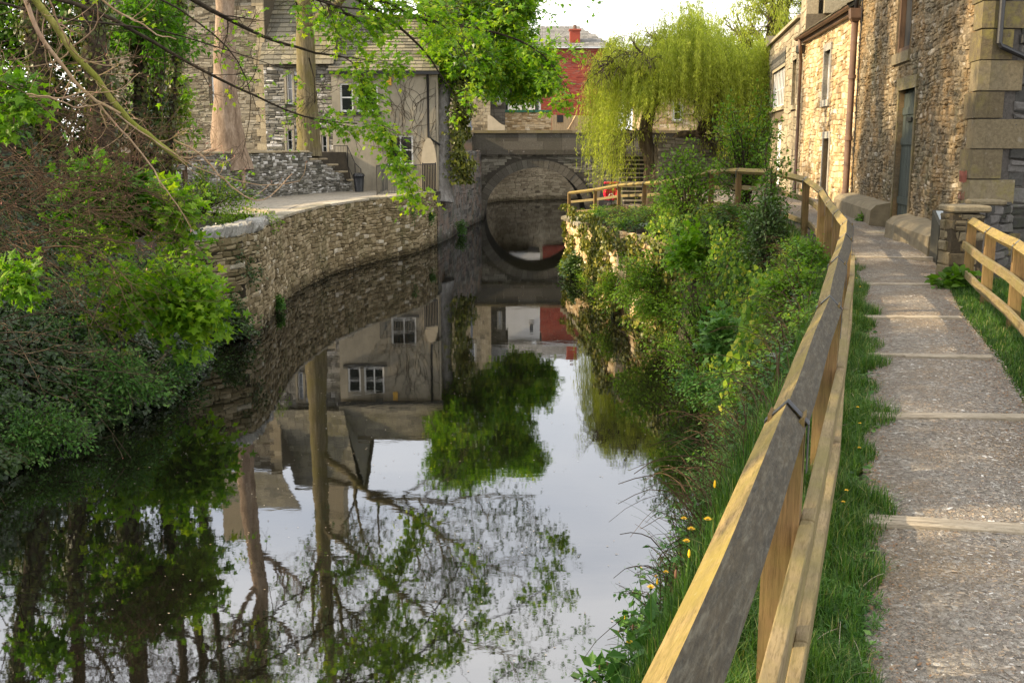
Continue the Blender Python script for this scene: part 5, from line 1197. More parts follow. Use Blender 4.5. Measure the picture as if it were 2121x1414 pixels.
A = nrmz(rv(n*nl, .55)+np.array([0,0,-1.])); N = nrmz(rv(n*nl)); leaves(lm, Pp+rv(n*nl,.035), A, N, rng.uniform(.09,.18,n*nl), 'lance', np.clip(np.repeat(rng.normal(.6,.2,n), nl)+rng.normal(0,.16,n*nl), 0, 1))
part(lm, 'foliage', M['leaf_willow'], wl)

# ---- paler tree behind the right-hand houses
tree('pale_tree', 'tall pale yellow-green tree rising behind the parapeted house roof', [(14.5,60,3),(14.3,60,8),(14.6,60,13)], .4, .15,
     [dict(n=26, L=(3.5,6), ang=(.6,1.2), t0=.35, up=.25), dict(n=9, L=(1.5,3), up=.05, grav=.3), dict(n=5, L=(.8,1.6), grav=1.)], 'bark_willow', dict(mat='leaf_willow', nper=16, s=.22, tm='lance', lv=(1,2), droop=1.2))
tree('shrubby_tree', 'dense mid green tree showing above the gutter of the golden house', [(17,36,3),(17.2,36,7),(17,36,11)], .3, .1,
     [dict(n=24, L=(2,3.6), t0=.4, up=.3), dict(n=8, L=(.8,1.6))], 'bark_dark', dict(mat='leaf_fresh', nper=16, s=.14, tm='oval', lv=(0,1)))
# ---- dense sycamore beside the bridge
bx = at(918,300,51.6)[0]
root, P, r, cur = tree('sycamore_tree', 'grey-barked sycamore in full bright leaf at the rendered house corner, ivy up its trunk', [(bx-.25,51.6,1.9),(bx-.2,51.7,2.8),(bx-.08,51.8,4.2),(bx-.05,52,6.5),(bx+.3,53,9.),(bx+.8,54,11.),(bx+1.0,55,12.8)], .44, .14,
     [dict(n=[30,16,16,12,5], L=(1.3,2.6), ang=(.6,1.3), t0=.48, up=.1, bias=(.5,0,0)), dict(n=9, L=(1.,1.9), up=.05, ang=(.5,1.2)), dict(n=6, L=(.6,1.2), up=0., ang=(.5,1.2), t0=.3)], 'bark_grey',
     dict(mat='leaf_syc', nper=15, s=.24, tm='tri', lv=(1,2), t0=.1, up=1.1), flare=.75,
     extra=[([(bx,52.2,7.5),(bx+2,54,9.3),(bx+2.6,56,9.8),(bx+3.6,57,9.2),(bx+4.3,57.5,8.2)],.2,.03,14,.05),([(bx,52,6.6),(bx+1.2,53,8.6),(bx+2.0,55,8.4),(bx+3.0,56,7.6),(bx+3.6,57,7.0)],.16,.03,14,.05),([(bx+.4,53,10),(bx+2.0,55,11.5),(bx+3.8,57,12),],.2,.04,12,.05),([(bx,52.3,8.5),(bx+.2,53,10.),(bx-.1,54,11.5)],.14,.03,10,.05)])
ivy_on(root, P+np.array([.5,-.1,0]), r, 2.8, 8.5, 4600, s=.13, thick=.42, side=0., tone=(.2,.9))

# ---- straight trunks on the upper level
x6 = at(640,300,48)[0]; x4 = at(478,300,42)[0]
tree('tall_tree', 'tall tree with perfectly straight greenish trunk behind the garden wall', [(x6,48,4.1),(x6-.02,48,8),(x6+.02,48,14),(x6+.3,48,22)], .43, .24,
     [dict(n=[17,12,12,12], L=(3.5,6.5), ang=(.7,1.25), t0=.5, up=.12, wob=.3), dict(n=8, L=(1.6,3.2), wob=.35), dict(n=6, L=(.7,1.5), wob=.35)], 'bark_green',
     dict(mat='leaf_dark', nper=2, s=.22, tm='tri', lv=(2,), t0=.5, up=1., tone=(.3,1)), sides=14, flare=.35,
     extra=[([(x6,48,9.5),(x6+2.5,47,11.4),(x6+5,46,12.2),(x6+7.5,45.5,14),(x6+9.5,45,14.5)],.2,.04,14,.1),([(x6,48,10.8),(x6+3,47.5,11.8),(x6+6.5,47,11.5),(x6+10,46,11)],.17,.03,14,.1),([(x6,48,13),(x6+3,46,15),(x6+7,45,17.5),(x6+10,44,18)],.18,.04,14,.1)])
tree('tall_tree', 'thick pinkish-barked tree with spreading root flare growing out of the garden wall', [(x4,42,3.6),(x4-.15,42,5.2),(x4-.05,42,9),(x4+.4,42,14),(x4+.2,42,20)], .42, .2,
     [dict(n=[16,0,0], L=(3,6), ang=(.7,1.25), t0=.5, up=.15, wob=.3), dict(n=8, L=(1.5,3), wob=.35), dict(n=5, L=(.7,1.5), wob=.35)], 'bark_pink',
     dict(mat='leaf_fresh', nper=4, s=.18, tm='tri', lv=(2,), t0=.5), sides=14, flare=1.1,
     extra=[([(x4+.1,41.9,4.4),(x4+.5,41.5,3.9),(x4+.62,41.3,2.9)],.15,.07,10,.02),([(x4-.1,41.9,4.5),(x4-.6,41.6,4.3),(x4-1.1,41.4,4.2)],.22,.08,10,.02)])
# ---- dark ivy-clad trunks of the left wood
ivs = [(212,27,(0,0),.36,'dark thick ivy-clad trunk nearest the left edge, behind the lit branches'),(282,31,(.15,.0),.22,'slender dark trunk just right of the thickest ivy-clad trunk'),(306,32,(.22,.1),.2,'dark trunk leaning right behind the mossy lit branch'),
       (335,33,(.3,.0),.17,'thin dark ivy trunk leaning furthest right, before the warm stone building'),(120,29,(-.2,0),.28,'dark ivy-hung trunk far back at the left, behind the bare twigs'),(30,26,(-.5,0),.26,'dark ivy-hung trunk at the left edge of the wood')]
for px_, D_, ln, r_, lab in ivs:
    b0 = base(px_, D_, -.3); b0[2] = max(b0[2], 3.) if px_ > 100 else b0[2]
    tr_p = [b0, b0+(ln[0]*.8, 0, 2), b0+(ln[0]*2.2, ln[1], 4.5), b0+(ln[0]*3., ln[1], 8), b0+(ln[0]*3.6, 0, 13)]
    root, P, r, cur = tree('ivy_clad_tree', lab, tr_p, r_, r_*.4, [dict(n=10, L=(2,4.), t0=.5, up=.1, ang=(.7,1.3)), dict(n=6, L=(1,2.2)), dict(n=4, L=(.5,1.2))], 'bark_dark',
         dict(mat='leaf_dark', nper=3, s=.17, tm='tri', lv=(2,), t0=.4), group='ivy-clad trunks of the left wood')
    ivy_on(root, P, r, b0[2], b0[2]+6.5, 1500, mat='leaf_ivy', s=.11, thick=.2, tone=(0,.6))

# ---- tree whose mossy and pale limbs hang down across the upper left
def limb(pts, a, b, k=16): return poly_branch([at(*p) for p in pts], a, b, k, .006)
rt = thing('overhanging_tree', 'mossy yellow-green limb and pale bare branches hanging down at the upper left', 'tree', (-9.6,13.5,2))
mb = MB(); T0 = poly_branch([(-9.8,13.2,1.5),(-9.9,13.4,4),(-9.6,13.6,7),(-9.3,13.8,9.5)], .3, .16, 14, .01); mb.tubes(*T0, 10, .5); part(mb, 'trunk', M['mossy'], rt, True)
ml = [limb([(-60,-190,14),(20,-80,14),(75,5,14),(112,50,14),(140,90,14),(150,112,14),(190,150,14.2),(215,178,14.3),(235,215,14.4),(258,243,14.5),(300,275,14.7),(345,310,14.9),(388,340,15)], .055, .035, 26)]
mb = MB(); [mb.tubes(*l, 8, .5) for l in ml]; part(mb, 'mossy_limb', M['mossy'], rt, True)
pl2 = [limb([(20,-100,13.6),(52,0,13.6),(80,72,13.6),(110,112,13.7),(140,150,13.8),(165,180,13.9),(205,215,14),(250,236,14.1)], .034, .018, 22),
       limb([(170,-60,13.5),(207,0,13.5),(240,25,13.6),(298,48,13.7),(318,74,13.8),(365,82,14)], .018, .007), limb([(205,215,14),(222,240,14),(270,290,14.2),(300,320,14.3),(340,390,14.4),(372,430,14.5),(400,480,14.6)], .016, .006),
       limb([(60,200,13.3),(140,206,13.5),(165,188,13.6),(200,192,13.8),(250,192,14),(290,150,14.1)], .012, .005), limb([(55,195,13.3),(110,203,13.4),(160,226,13.5),(210,214,13.7)], .012, .006), limb([(206,216,14),(212,245,14),(222,266,14)], .011, .006),
       limb([(360,290,15),(400,305,15),(430,335,15),(455,365,15),(485,392,15.1),(520,415,15.1),(540,421,15.2),(562,408,15.2),(590,378,15.2),(605,360,15.2)], .015, .007, 20), limb([(240,235,14),(330,300,14.4),(400,345,14.8),(470,370,15),(560,388,15.1),(620,375,15.2)], .011, .005),
       limb([(95,-30,13),(115,40,13.3),(150,110,13.5),(180,130,13.6),(228,140,13.8),(258,128,14)], .012, .005)]
bm = MB(); ch = []
for l in pl2:
    bm.tubes(*l, 6, .5); ch.append(grow(*l, 5, (.25,.7), ang=(.5,1.1), up=.25, k=6, wob=.2, rr=.6)); bm.tubes(ch[-1][0], np.maximum(ch[-1][1], .0035), 3, .5)
for l in ml: c_ = grow(*l, 26, (.5,1.5), ang=(.6,1.3), up=.15, k=8, rr=.3, t0=.1); bm.tubes(c_[0], np.maximum(c_[1], .004), 3, .5); ch.append(grow(*c_, 4, (.2,.6), k=5)); bm.tubes(ch[-1][0], np.maximum(ch[-1][1], .003), 3, .5)
part(bm, 'branches', M['pale_twig'], rt, True)
mb = MB()
for Q, q in ch: branch_leaves(mb, Q[:, -2:], q, 1, .055, 'lance', .8, (0,1), .05, -.4)
props(part(mb, 'buds', M['bud'], rt), kind='stuff')

# ---- sycamore overhead: dark limbs crossing the top, with the hanging leafy spray
sy = thing('sycamore_limbs', 'dark sycamore limbs with a long hanging leafy spray crossing the front of the rendered house', 'tree', (-10.5,19.5,3))
mb = MB(); T0 = poly_branch([(-12.8,19.5,2.5),(-12.8,19.6,7),(-12.4,19.8,12),(-12,20,16)], .42, .25, 14, .02); mb.tubes(*T0, 12, .5); part(mb, 'trunk', M['bark_dark'], sy, True)
Ls = [limb([(-120,-260,20),(250,-90,21),(430,18,22),(500,55,22.5),(560,84,23),(640,108,23.5),(700,117,24),(765,124,24)], .09, .014, 22), limb([(-100,-60,19),(200,20,20),(420,148,21.5),(500,185,22),(560,212,22.5),(600,235,22.8),(680,256,23),(740,256,23.2)], .05, .012, 22),
      limb([(300,-240,21),(560,-90,22),(745,0,23),(800,30,23.5),(860,82,24),(905,140,24.5),(950,215,25)], .075, .01, 20), limb([(430,-160,21),(600,-40,22),(700,20,23),(750,50,23.5),(772,50,23.7)], .06, .035, 12),
      limb([(640,120,23.5),(655,180,23.5),(650,230,23.5),(655,190,23.4)], .015, .006, 8), limb([(0,-160,18),(300,-20,20),(440,60,21),(520,160,22),(525,230,22),(500,330,22)], .03, .006, 18), limb([(-90,-20,17),(120,40,18),(330,60,20),(520,120,22),(600,145,22.5)], .025, .007, 18),
      limb([(480,-120,21),(600,-20,22),(720,22,22.5),(830,18,23),(905,50,23.5)], .035, .006, 18), limb([(560,-140,21),(640,-60,22),(760,0,23),(880,20,24),(960,90,24.5),(985,170,25)], .04, .006, 18), limb([(700,-60,22),(860,40,24),(1000,60,25),(1100,90,25.5),(1160,150,26),(1185,200,26)], .05, .008, 18), limb([(800,-120,22),(1020,-60,24),(1150,-5,25),(1200,10,25.5),(1245,5,26)], .03, .005, 14)]
Sp = [limb([(700,115,22),(730,120,22),(748,170,22),(770,220,22),(800,270,22),(825,320,22),(842,370,22),(858,415,22)], .016, .006, 20), limb([(640,245,22.8),(700,262,23),(760,262,23),(800,272,23)], .01, .005, 10), limb([(735,130,22),(790,128,22.1),(820,138,22.2)], .01, .005, 8)]
bm = MB(); lm = MB()
for i, l in enumerate(Ls): 
    bm.tubes(*l, 7, .5); c1 = grow(*l, 12, (.6,1.9), ang=(.5,1.1), up=-.02, k=7, rr=.45, t0=.25, wob=.3); bm.tubes(c1[0], np.maximum(c1[1], .004), 3, .5); c2 = grow(*c1, 5, (.25,.8), k=5, wob=.3); bm.tubes(c2[0], np.maximum(c2[1], .003), 3, .5)
    if i in (7, 8, 9):
        c3 = grow(*c1, 9, (.3,.7), up=-.1); bm.tubes(c3[0], np.maximum(c3[1], .003), 3, .5); branch_leaves(lm, *c3, 7, .12, 'pal', .2, (.2,1), .7, .3, 1.2)
    elif i == 10: branch_leaves(lm, *c2, 5, .10, 'pal', .3, (0,.6), .5, .3, 1.2)
    else: 
        sel = rng.random(len(c2[0])) < (.38 if i != 2 else .9); branch_leaves(lm, c2[0][sel], c2[1][sel], 4 if i != 2 else 9, .10, 'pal', .4, (.2,1), .6, .3, 1.2)
for i, l in enumerate(Sp):
    bm.tubes(*l, 5, .5); c1 = grow(*l, 64 if i == 0 else 16, (.15,.5), ang=(.5,1.3), up=.0, grav=.3, k=6, rr=.6, t0=.05, Ld=-.25); bm.tubes(c1[0], np.maximum(c1[1], .003), 3, .5)
    branch_leaves(lm, *c1, 15, .115, 'pal', .1, (.25,1), .9, .35, 1.1)
part(bm, 'branches', M['bark_dark'], sy, True); part(lm, 'foliage', M['leaf_syc'], sy)

# ---- bare twiggy shrubs on the left bank
def bare_shrub(lab, c, n, L, bias, mat='dry_twig', s=.05, nb=4):
    rt = thing('bare_shrub', lab, 'shrub', c, 'bare shrubs on the left bank'); S_ = np.array(c)+rv(n, .55)*np.array([1,1,.2]); d = nrmz(rv(n, .45)+np.array(bias)); k = 9; Ln = rng.uniform(*L, n); f = np.linspace(0,1,k)
    side = nrmz(np.cross(d, rv(n))); P = S_[:, None]+d[:, None]*(Ln[:, None]*f)[..., None]+side[:, None]*(Ln[:, None]*.18*np.sin(f*math.pi*rng.uniform(.6,1.4,(n,1))))[..., None]; P[..., 2] -= Ln[:, None]*.34*f**2.2; P += rng.normal(0,.02,P.shape).cumsum(1)*.6
    r = rng.uniform(.005,.011,n)[:, None]*np.linspace(1,.35,k)[None]; bm = MB(); bm.tubes(P, r, 4, .5); c1 = grow(P, r, nb, (.5,1.3), ang=(.4,.9), up=.12, k=6, rr=.6, t0=.3, wob=.18); bm.tubes(c1[0], np.maximum(c1[1], .003), 3, .5)
    c2 = grow(*c1, 3, (.15,.5), up=.1, k=4); bm.tubes(c2[0], np.maximum(c2[1], .0025), 3, .5); part(bm, 'stems', M[mat], rt, True); mb = MB(); sl_ = rng.random(len(c2[0])) < .4; branch_leaves(mb, c2[0][sl_][:, -2:], c2[1][sl_], 1, .045, 'lance', .9, (0,1), .05, -.4); props(part(mb, 'buds', M['bud'], rt), kind='stuff')
def bpt(px, py, D): return at(px, py, D)
bare_shrub('large tangle of arching bare brown twigs with pink buds at the left edge', bpt(-40,400,15.5), 46, (1.6,3.0), (.9,.1,.45))
bare_shrub('arching bare twigs with pink buds beneath the mossy limb', bpt(150,430,17.5), 30, (1.2,2.2), (.6,-.1,.6))
bare_shrub('tangle of bare brown twigs above the dark ivy, right of the first tangle', bpt(60,500,16), 34, (1.3,2.4), (.9,-.2,.3))
bare_shrub('low grey-brown bare twigs trailing towards the water', bpt(-20,690,15), 20, (1.2,2.4), (.9,0,.15), 'bark_willow')
bare_shrub('thin bare twigs standing before the dark trunks', bpt(210,330,22), 20, (1.2,2.0), (.3,0,.8))
bare_shrub('sparse bare twigs high at the left edge', bpt(-60,180,15), 34, (1.6,2.8), (.9,.1,.2))

# ---- undergrowth on the left bank (uncountable)
def bankL(n, y0, y1, d0, d1): y = rng.uniform(y0, y1, n); d = d0+(d1-d0)*rng.random(n)**.9; return ip(y, XL)-d, y
mb = MB(); x, y = bankL(76000, 5.5, 25.5, -.5, 4.5); d = ip(y, XL)-x; h = (.10+.55*lump(x,y)+.25*lump(x*2.7,y*2.3))*np.clip((d+.6)/.8,.2,1)
z = np.maximum(ground(x, y), .0)+h*rng.random(len(x))**.5+.04; N = nrmz(rv(len(x),.5)+np.array([.5,-.3,.8])); leaves(mb, np.stack([x,y,z],-1), nrmz(np.cross(N, rv(len(x)))+np.array([.3,0,-.5])), N, rng.uniform(.045,.105,len(x)), 'ivy', np.clip(.15+.5*lump(x*1.3,y*.9)+rng.normal(0,.18,len(x)),0,1))
x, y = bankL(30000, 14, 34, 4, 13); z = ground(x,y)+rng.random(len(x))*(.3+.8*lump(x,y)); N = nrmz(rv(len(x),.5)+np.array([.5,-.3,.8])); leaves(mb, np.stack([x,y,z],-1), nrmz(np.cross(N, rv(len(x)))), N, rng.uniform(.08,.16,len(x)), 'ivy', rng.random(len(x))*.7)
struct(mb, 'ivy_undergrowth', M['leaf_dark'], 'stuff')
mb = MB(); x, y = bankL(28000, 6, 25.3, -.7, 2.6); k_ = lump(x*.9+2, y*.8+1) > .5; x, y = x[k_], y[k_]; z = np.maximum(ground(x,y),.03)+rng.random(len(x))**.6*.6; N = nrmz(rv(len(x),.45)+np.array([.3,-.3,1])); leaves(mb, np.stack([x,y,z],-1), nrmz(np.cross(N, rv(len(x)))+np.array([.2,0,-.2])), N, rng.uniform(.05,.10,len(x)), 'oval', rng.random(len(x))); struct(mb, 'bramble_cover', M['leaf_bram'], 'stuff')

def shrub(name, lab, c, R3, nst, nl, s, tm, mat, bark='bark_dark', dir_=(0,0,1), group=None, tone=(0,1), droop=.3, up=.9, cat='shrub', sub=6, lv2=True, spread=.7):
    """stems fan out from the foot, side twigs carry the leaves"""
    c = np.array(c, float); rt = thing(name, lab, cat, c, group); tgt = nrmz(rv(nst)*np.array([1,1,.7])+np.array(dir_))*np.array(R3)*rng.uniform(.6,1.05,(nst,1)); k = 8; f = np.linspace(0,1,k)
    P = c+tgt[:, None]*f[None, :, None]+np.array([0,0,1.])*(.12*R3[2]*np.sin(f*math.pi))[None, :, None]+rng.normal(0,.02*R3[2],(nst,k,3)).cumsum(1)*.4; r = (.006+.009*rng.random(nst))[:, None]*R3[2]**.5*np.linspace(1,.35,k)[None]
    bm = MB(); bm.tubes(P, r, 4, .5); m = (R3[0]+R3[2])/2; c1 = grow(P, r, sub, (.25*m,.55*m), ang=(.4,1.1), up=.1, k=6, rr=.6, t0=.2); bm.tubes(c1[0], np.maximum(c1[1],.003), 3, .5); lm = MB(); branch_leaves(lm, *c1, nl, s, tm, .15, tone, spread, droop, up)
    branch_leaves(lm, P, r, nl, s, tm, .4, tone, spread, droop, up)
    part(bm, 'stems', M[bark], rt, True); part(lm, 'foliage', M[mat], rt); return rt
shrub('sycamore_sapling', 'bright sycamore sapling with broad leaves leaning over the water at the left wall end', bpt(320,640,20), (1.75,1.1,1.1), 34, 10, .18, 'pal', 'leaf_syc', dir_=(.55,-.3,.35), group='sycamore saplings on the left bank', tone=(.2,.9))
shrub('sycamore_sapling', 'taller sycamore sapling with yellow-green leaves above the broad leaning one', bpt(290,490,18.5), (1.15,.8,1.15), 26, 10, .16, 'pal', 'leaf_syc', dir_=(.45,-.2,.6), group='sycamore saplings on the left bank', tone=(.2,.9))
shrub('sycamore_sapling', 'dark-leaved sycamore shoots left of the taller sapling', bpt(215,420,18), (.95,.7,.8), 14, 8, .16, 'pal', 'leaf_syc', dir_=(.4,-.2,.3), group='sycamore saplings on the left bank', tone=(0,.35))
shrub('sycamore_sapling', 'small group of broad leaves at the left edge among bare twigs', bpt(-20,215,14.5), (.8,.5,.5), 7, 8, .15, 'pal', 'leaf_syc', dir_=(.9,-.2,.0), group='sycamore saplings on the left bank', tone=(.1,.7))
shrub('sycamore_sapling', 'small broad-leaved shoots at the left edge lower down by the ivy', bpt(-10,590,14.5), (.7,.5,.5), 7, 8, .13, 'pal', 'leaf_syc', dir_=(.7,-.2,.2), group='sycamore saplings on the left bank', tone=(.1,.8))
shrub('hawthorn_bush', 'yellow-green small-leaved bush in front of the bench and garden wall', bpt(420,440,31), (1.9,1.,1.4), 30, 16, .085, 'oval', 'leaf_fresh', dir_=(.2,0,.3), tone=(.2,1))
shrub('flowering_bush', 'low pale green bush in the bed behind the pale upright coping stones', bpt(500,468,29), (1.1,.7,.55), 22, 14, .07, 'oval', 'leaf_fresh', dir_=(0,0,.4), tone=(.3,.9))
shrub('dark_bush', 'dark evergreen bush hanging over the near end of the retaining wall', bpt(470,545,26), (.95,.8,.75), 26, 20, .09, 'oval', 'leaf_dark', dir_=(.1,-.4,.0))
shrub('dark_bush', 'dark evergreen bush at the waterline under the near end of the retaining wall', bpt(455,655,25), (.8,.7,.75), 20, 20, .085, 'oval', 'leaf_dark', dir_=(.2,-.3,.1))
shrub('bramble_bush', 'blue-green bramble hanging low over the water at the left edge', bpt(60,905,15.3), (1.0,.7,.5), 24, 12, .07, 'oval', 'leaf_bram', dir_=(.5,-.3,.1), tone=(.2,1))
shrub('bramble_bush', 'blue-green bramble spilling to the water in the middle of the left bank', bpt(215,790,17.5), (1.2,.8,.65), 30, 14, .075, 'oval', 'leaf_bram', dir_=(.4,-.4,.1), tone=(.2,1))
shrub('holly_bush', 'glossy dark holly with ivy between the left trunks and the warm stone building', bpt(335,260,36), (1.1,1.2,2.3), 26, 15, .13, 'ivy', 'leaf_fresh', dir_=(0,0,.3), tone=(.1,1))
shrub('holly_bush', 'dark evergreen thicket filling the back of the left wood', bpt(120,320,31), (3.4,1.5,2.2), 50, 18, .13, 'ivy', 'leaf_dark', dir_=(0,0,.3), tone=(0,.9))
shrub('holly_bush', 'olive green thicket high at the back of the left wood', bpt(40,120,31), (4.2,1.5,2.9), 84, 20, .13, 'ivy', 'leaf_fresh', dir_=(0,0,.3), tone=(0,.55))
shrub('hanging_foliage', 'green leafy boughs high between the dark trunks at the top left', bpt(310,60,30), (1.5,1.2,1.5), 28, 14, .16, 'tri', 'leaf_syc', dir_=(.2,0,.0), tone=(0,.5), cat='foliage')

# ---- unseen upper wood on the left that shades the water and path
for i, (x, y, h) in enumerate(((-12.5,6.5,13),(-14,11.5,14.5),(-15,16,14),(-16,20,15.5),(-11.5,3.4,13))):  # last tree is unseen, added only to block sun on the path
    tree('wood_tree', ['leafy bank tree standing off to the left beyond the frame, nearest the camera','leafy bank tree off to the left, second along the canal','leafy bank tree off to the left, third along the canal','tall leafy tree off to the left behind the ivy-clad trunks','unseen leafy tree added to shade the near path, level with the camera'][i], [(x,y,gz(x,y)-.2),(x+.2,y,gz(x,y)+h*.45),(x+.1,y,gz(x,y)+h)], .32, .08,
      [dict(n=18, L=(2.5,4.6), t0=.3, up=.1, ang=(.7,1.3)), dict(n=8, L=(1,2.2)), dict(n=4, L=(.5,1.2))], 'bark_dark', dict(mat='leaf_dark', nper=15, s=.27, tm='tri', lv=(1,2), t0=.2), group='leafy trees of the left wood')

# ------------------------------------------------------------------ right bank
def bankR(n, y0, y1, f0, f1, p=1.): y = rng.uniform(y0, y1, n); a = ip(y, XR); b = xfence(y)-.25; f = f0+(f1-f0)*rng.random(n)**p; return a+(b-a)*f, y, f
def sprigs(lm, bm, X, Y, Z, h, nl, s, tm, lean, tone, bend=.35, r=.0035, sp=.35):
    """upright or arching stems with leaves set along them"""
    n = len(X); k = 6; f = np.linspace(0, 1, k); d = nrmz(rv(n, .33)+np.array(lean)); P = np.stack([X, Y, Z], -1)[:, None]+d[:, None]*(h[:, None]*f)[..., None]; P[..., 2] -= h[:, None]*bend*f**2.4; P += rng.normal(0, .012, P.shape).cumsum(1)*.6
    bm.tubes(P, r*np.linspace(1, .4, k)[None].repeat(n, 0), 3, .5)
    idx = np.repeat(np.arange(n), nl); t_ = rng.uniform(.2, 1, n*nl); ff = t_*(k-1); i0 = np.minimum(ff.astype(int), k-2); w = (ff-i0)[:, None]; S_ = P[idx, i0]*(1-w)+P[idx, i0+1]*w
    O = nrmz(rv(n*nl)*np.array([1, 1, .35])); N = nrmz(rv(n*nl, .35)+np.array([0, 0, 1.])); s_ = np.broadcast_to(s, (n,))[idx]*rng.uniform(.6, 1.2, n*nl)*(1.15-.4*t_)
    leaves(lm, S_+O*(s_*sp)[:, None], nrmz(O+np.array([0, 0, -.25])), N, s_, tm, np.clip(np.broadcast_to(tone, (n,))[idx]+rng.normal(0, .13, n*nl), 0, 1))
stem = MB()
def weeds(name, mat, n, y0, y1, sel, hr, nl, sr, tm, lean, f0=-.05, f1=1., p=1., tb=(.2,.8), bend=.35):
    x, y, f = bankR(n, y0, y1, f0, f1, p); k_ = sel(x, y, f); x, y, f = x[k_], y[k_], f[k_]; lm = MB(); m = len(x)
    sprigs(lm, stem, x, y, np.maximum(ground(x, y), 0)-.02, rng.uniform(*hr, m), nl, rng.uniform(*sr, m)*(1+y/70), tm, lean, tb[0]+(tb[1]-tb[0])*np.clip(.6*lump(x*1.1, y*.7)+.5*rng.random(m), 0, 1), bend)
    struct(lm, name, M[mat], 'stuff')
weeds('bramble_cover', 'leaf_fresh', 3600, 9, 41, lambda x,y,f: (lump(x*1.6+1, y*.8) > .33), (.2,.6), 12, (.04,.07), 'oval', (-.45,-.2,.9), tb=(.1,.95))
weeds('dark_weeds', 'leaf_bram', 4600, 6, 41, lambda x,y,f: (lump(x*1.2+5, y*.6+2) > .42), (.15,.5), 11, (.035,.065), 'oval', (-.4,-.2,.8), tb=(0,.8))
weeds('low_ivy', 'leaf_dark', 2600, 9, 41, lambda x,y,f: (lump(x*1.9+8, y*.5+1) > .5), (.1,.3), 12, (.045,.07), 'ivy', (-.6,-.2,.4), tb=(.1,.9))
weeds('yellow_weeds', 'leaf_ivy', 1500, 15, 41, lambda x,y,f: (lump(x*1.5+2, y*.9+4) > .55), (.15,.4), 12, (.04,.06), 'oval', (-.5,-.2,.6), tb=(.3,1))
weeds('tall_weeds', 'leaf_bram', 1300, 6.5, 12.5, lambda x,y,f: f < .75, (.22,.55), 14, (.022,.05), 'lance', (-.25,-.1,1.), tb=(0,.7), bend=.15)
struct(stem, 'weed_stems', M['dry_twig'], 'stuff')
# dry stalks and bare bramble canes
mb = MB(); n = 1900; x, y, f = bankR(n, 6, 34, 0, .95); P0 = np.stack([x,y,np.maximum(ground(x,y),0)],-1); d = nrmz(rv(n,.5)+np.array([-.3,-.1,1])); Ln = rng.uniform(.3,1.0,n); f_ = np.linspace(0,1,7); P = P0[:, None]+d[:, None]*(Ln[:, None]*f_)[..., None]; P[..., 2] -= Ln[:, None]*.45*f_**2.5; P += rng.normal(0,.015,P.shape).cumsum(1)*.6
mb.tubes(P, rng.uniform(.003,.006,n)[:, None]*np.linspace(1,.5,7)[None], 3, .5); struct(mb, 'bramble_canes', M['dry_twig'], 'stuff')
# ivy hanging over the steep face of the bank
mb = MB(); n = 16000; y = rng.uniform(11, 28, n); x = ip(y, XR)+rng.uniform(-.06, .35, n); top = np.maximum(ground(ip(y, XR)+.8, y), .3); z = rng.random(n)*top; k_ = lump(y*.8, z*1.4+1) > .35; x, y, z = x[k_], y[k_], z[k_]; x = x+(z/2.4)*.25-.12*lump(y*2, z*3); n = len(x)
N = nrmz(rv(n,.4)+np.array([-1,-.4,.3])); leaves(mb, np.stack([x,y,z],-1), nrmz(np.cross(N, rv(n))+np.array([0,0,-.7])), N, rng.uniform(.05,.10,n), 'ivy', rng.random(n)); struct(mb, 'bank_ivy', M['leaf_fresh'], 'stuff')
# ivy on the bank wall
mb = MB(); n = 20000; s_ = rng.uniform(0, SRW[-1]-2.6, n); z = rng.uniform(-.1, 2.35, n); keep = (lump(s_*.9, z*1.6+3) > .42+.2*(s_ > 14)-.3*(s_ < 4)); s_, z = s_[keep], z[keep]; n = len(s_)
x, y = np.interp(s_, SRW, PRW[:,0]), np.interp(s_, SRW, PRW[:,1]); tx, ty = np.interp(s_,SRW,TRW[:,0]), np.interp(s_,SRW,TRW[:,1]); o = np.stack([-ty, tx, np.zeros(n)], -1); off = .06+rng.random(n)*.3*lump(s_*2, z*2.5)
N = nrmz(o+rv(n,.35)+np.array([0,0,.3])); leaves(mb, np.stack([x,y,z],-1)+o*off[:, None], nrmz(np.cross(N, rv(n))+np.array([0,0,-.8])), N, rng.uniform(.06,.13,n), 'ivy', rng.random(n)); solo(mb, 'wall_ivy', M['leaf_ivy'], 'olive and yellow ivy hanging in sheets on the sandstone bank wall', 'ivy')
# shrubs
def fpt(px, D, dz=.0, z=None): p = at(px, 300, D); return np.array([p[0], p[1], z if z is not None else gz(p[0], p[1])+dz])
G2 = 'shrubs along the far fence'
shrub('elder_shrub', 'tall dark-stemmed evergreen shrub against the fence in front of the far house', fpt(1603,17.6,0), (.36,.36,1.55), 26, 14, .065, 'oval', 'leaf_dark', dir_=(0,0,1.2), group=G2, tone=(.2,1), sub=8)
shrub('elder_shrub', 'upright leafy shrub rising over the rail just left of the dark one', fpt(1590,18.6,0), (.55,.4,2.35), 22, 13, .07, 'oval', 'leaf_fresh', dir_=(0,0,1.), group=G2, tone=(0,.55), sub=8)
shrub('elder_shrub', 'spreading mid green bush covering the fence bend', fpt(1475,20.5,0), (1.15,.8,2.5), 50, 15, .075, 'oval', 'leaf_fresh', dir_=(0,0,.7), group=G2, tone=(0,.6))
shrub('elder_shrub', 'bright green bush behind the willow end of the fence', fpt(1425,25.5,0), (1.1,.8,1.8), 34, 13, .085, 'oval', 'leaf_fresh', dir_=(0,0,.7), group=G2, tone=(.1,.8))
shrub('elder_shrub', 'tall loose bush between the far fence bend and the willow strands', fpt(1550,23.5,0), (1.0,.8,2.6), 40, 14, .08, 'oval', 'leaf_fresh', dir_=(0,0,.9), group=G2, tone=(.05,.75))
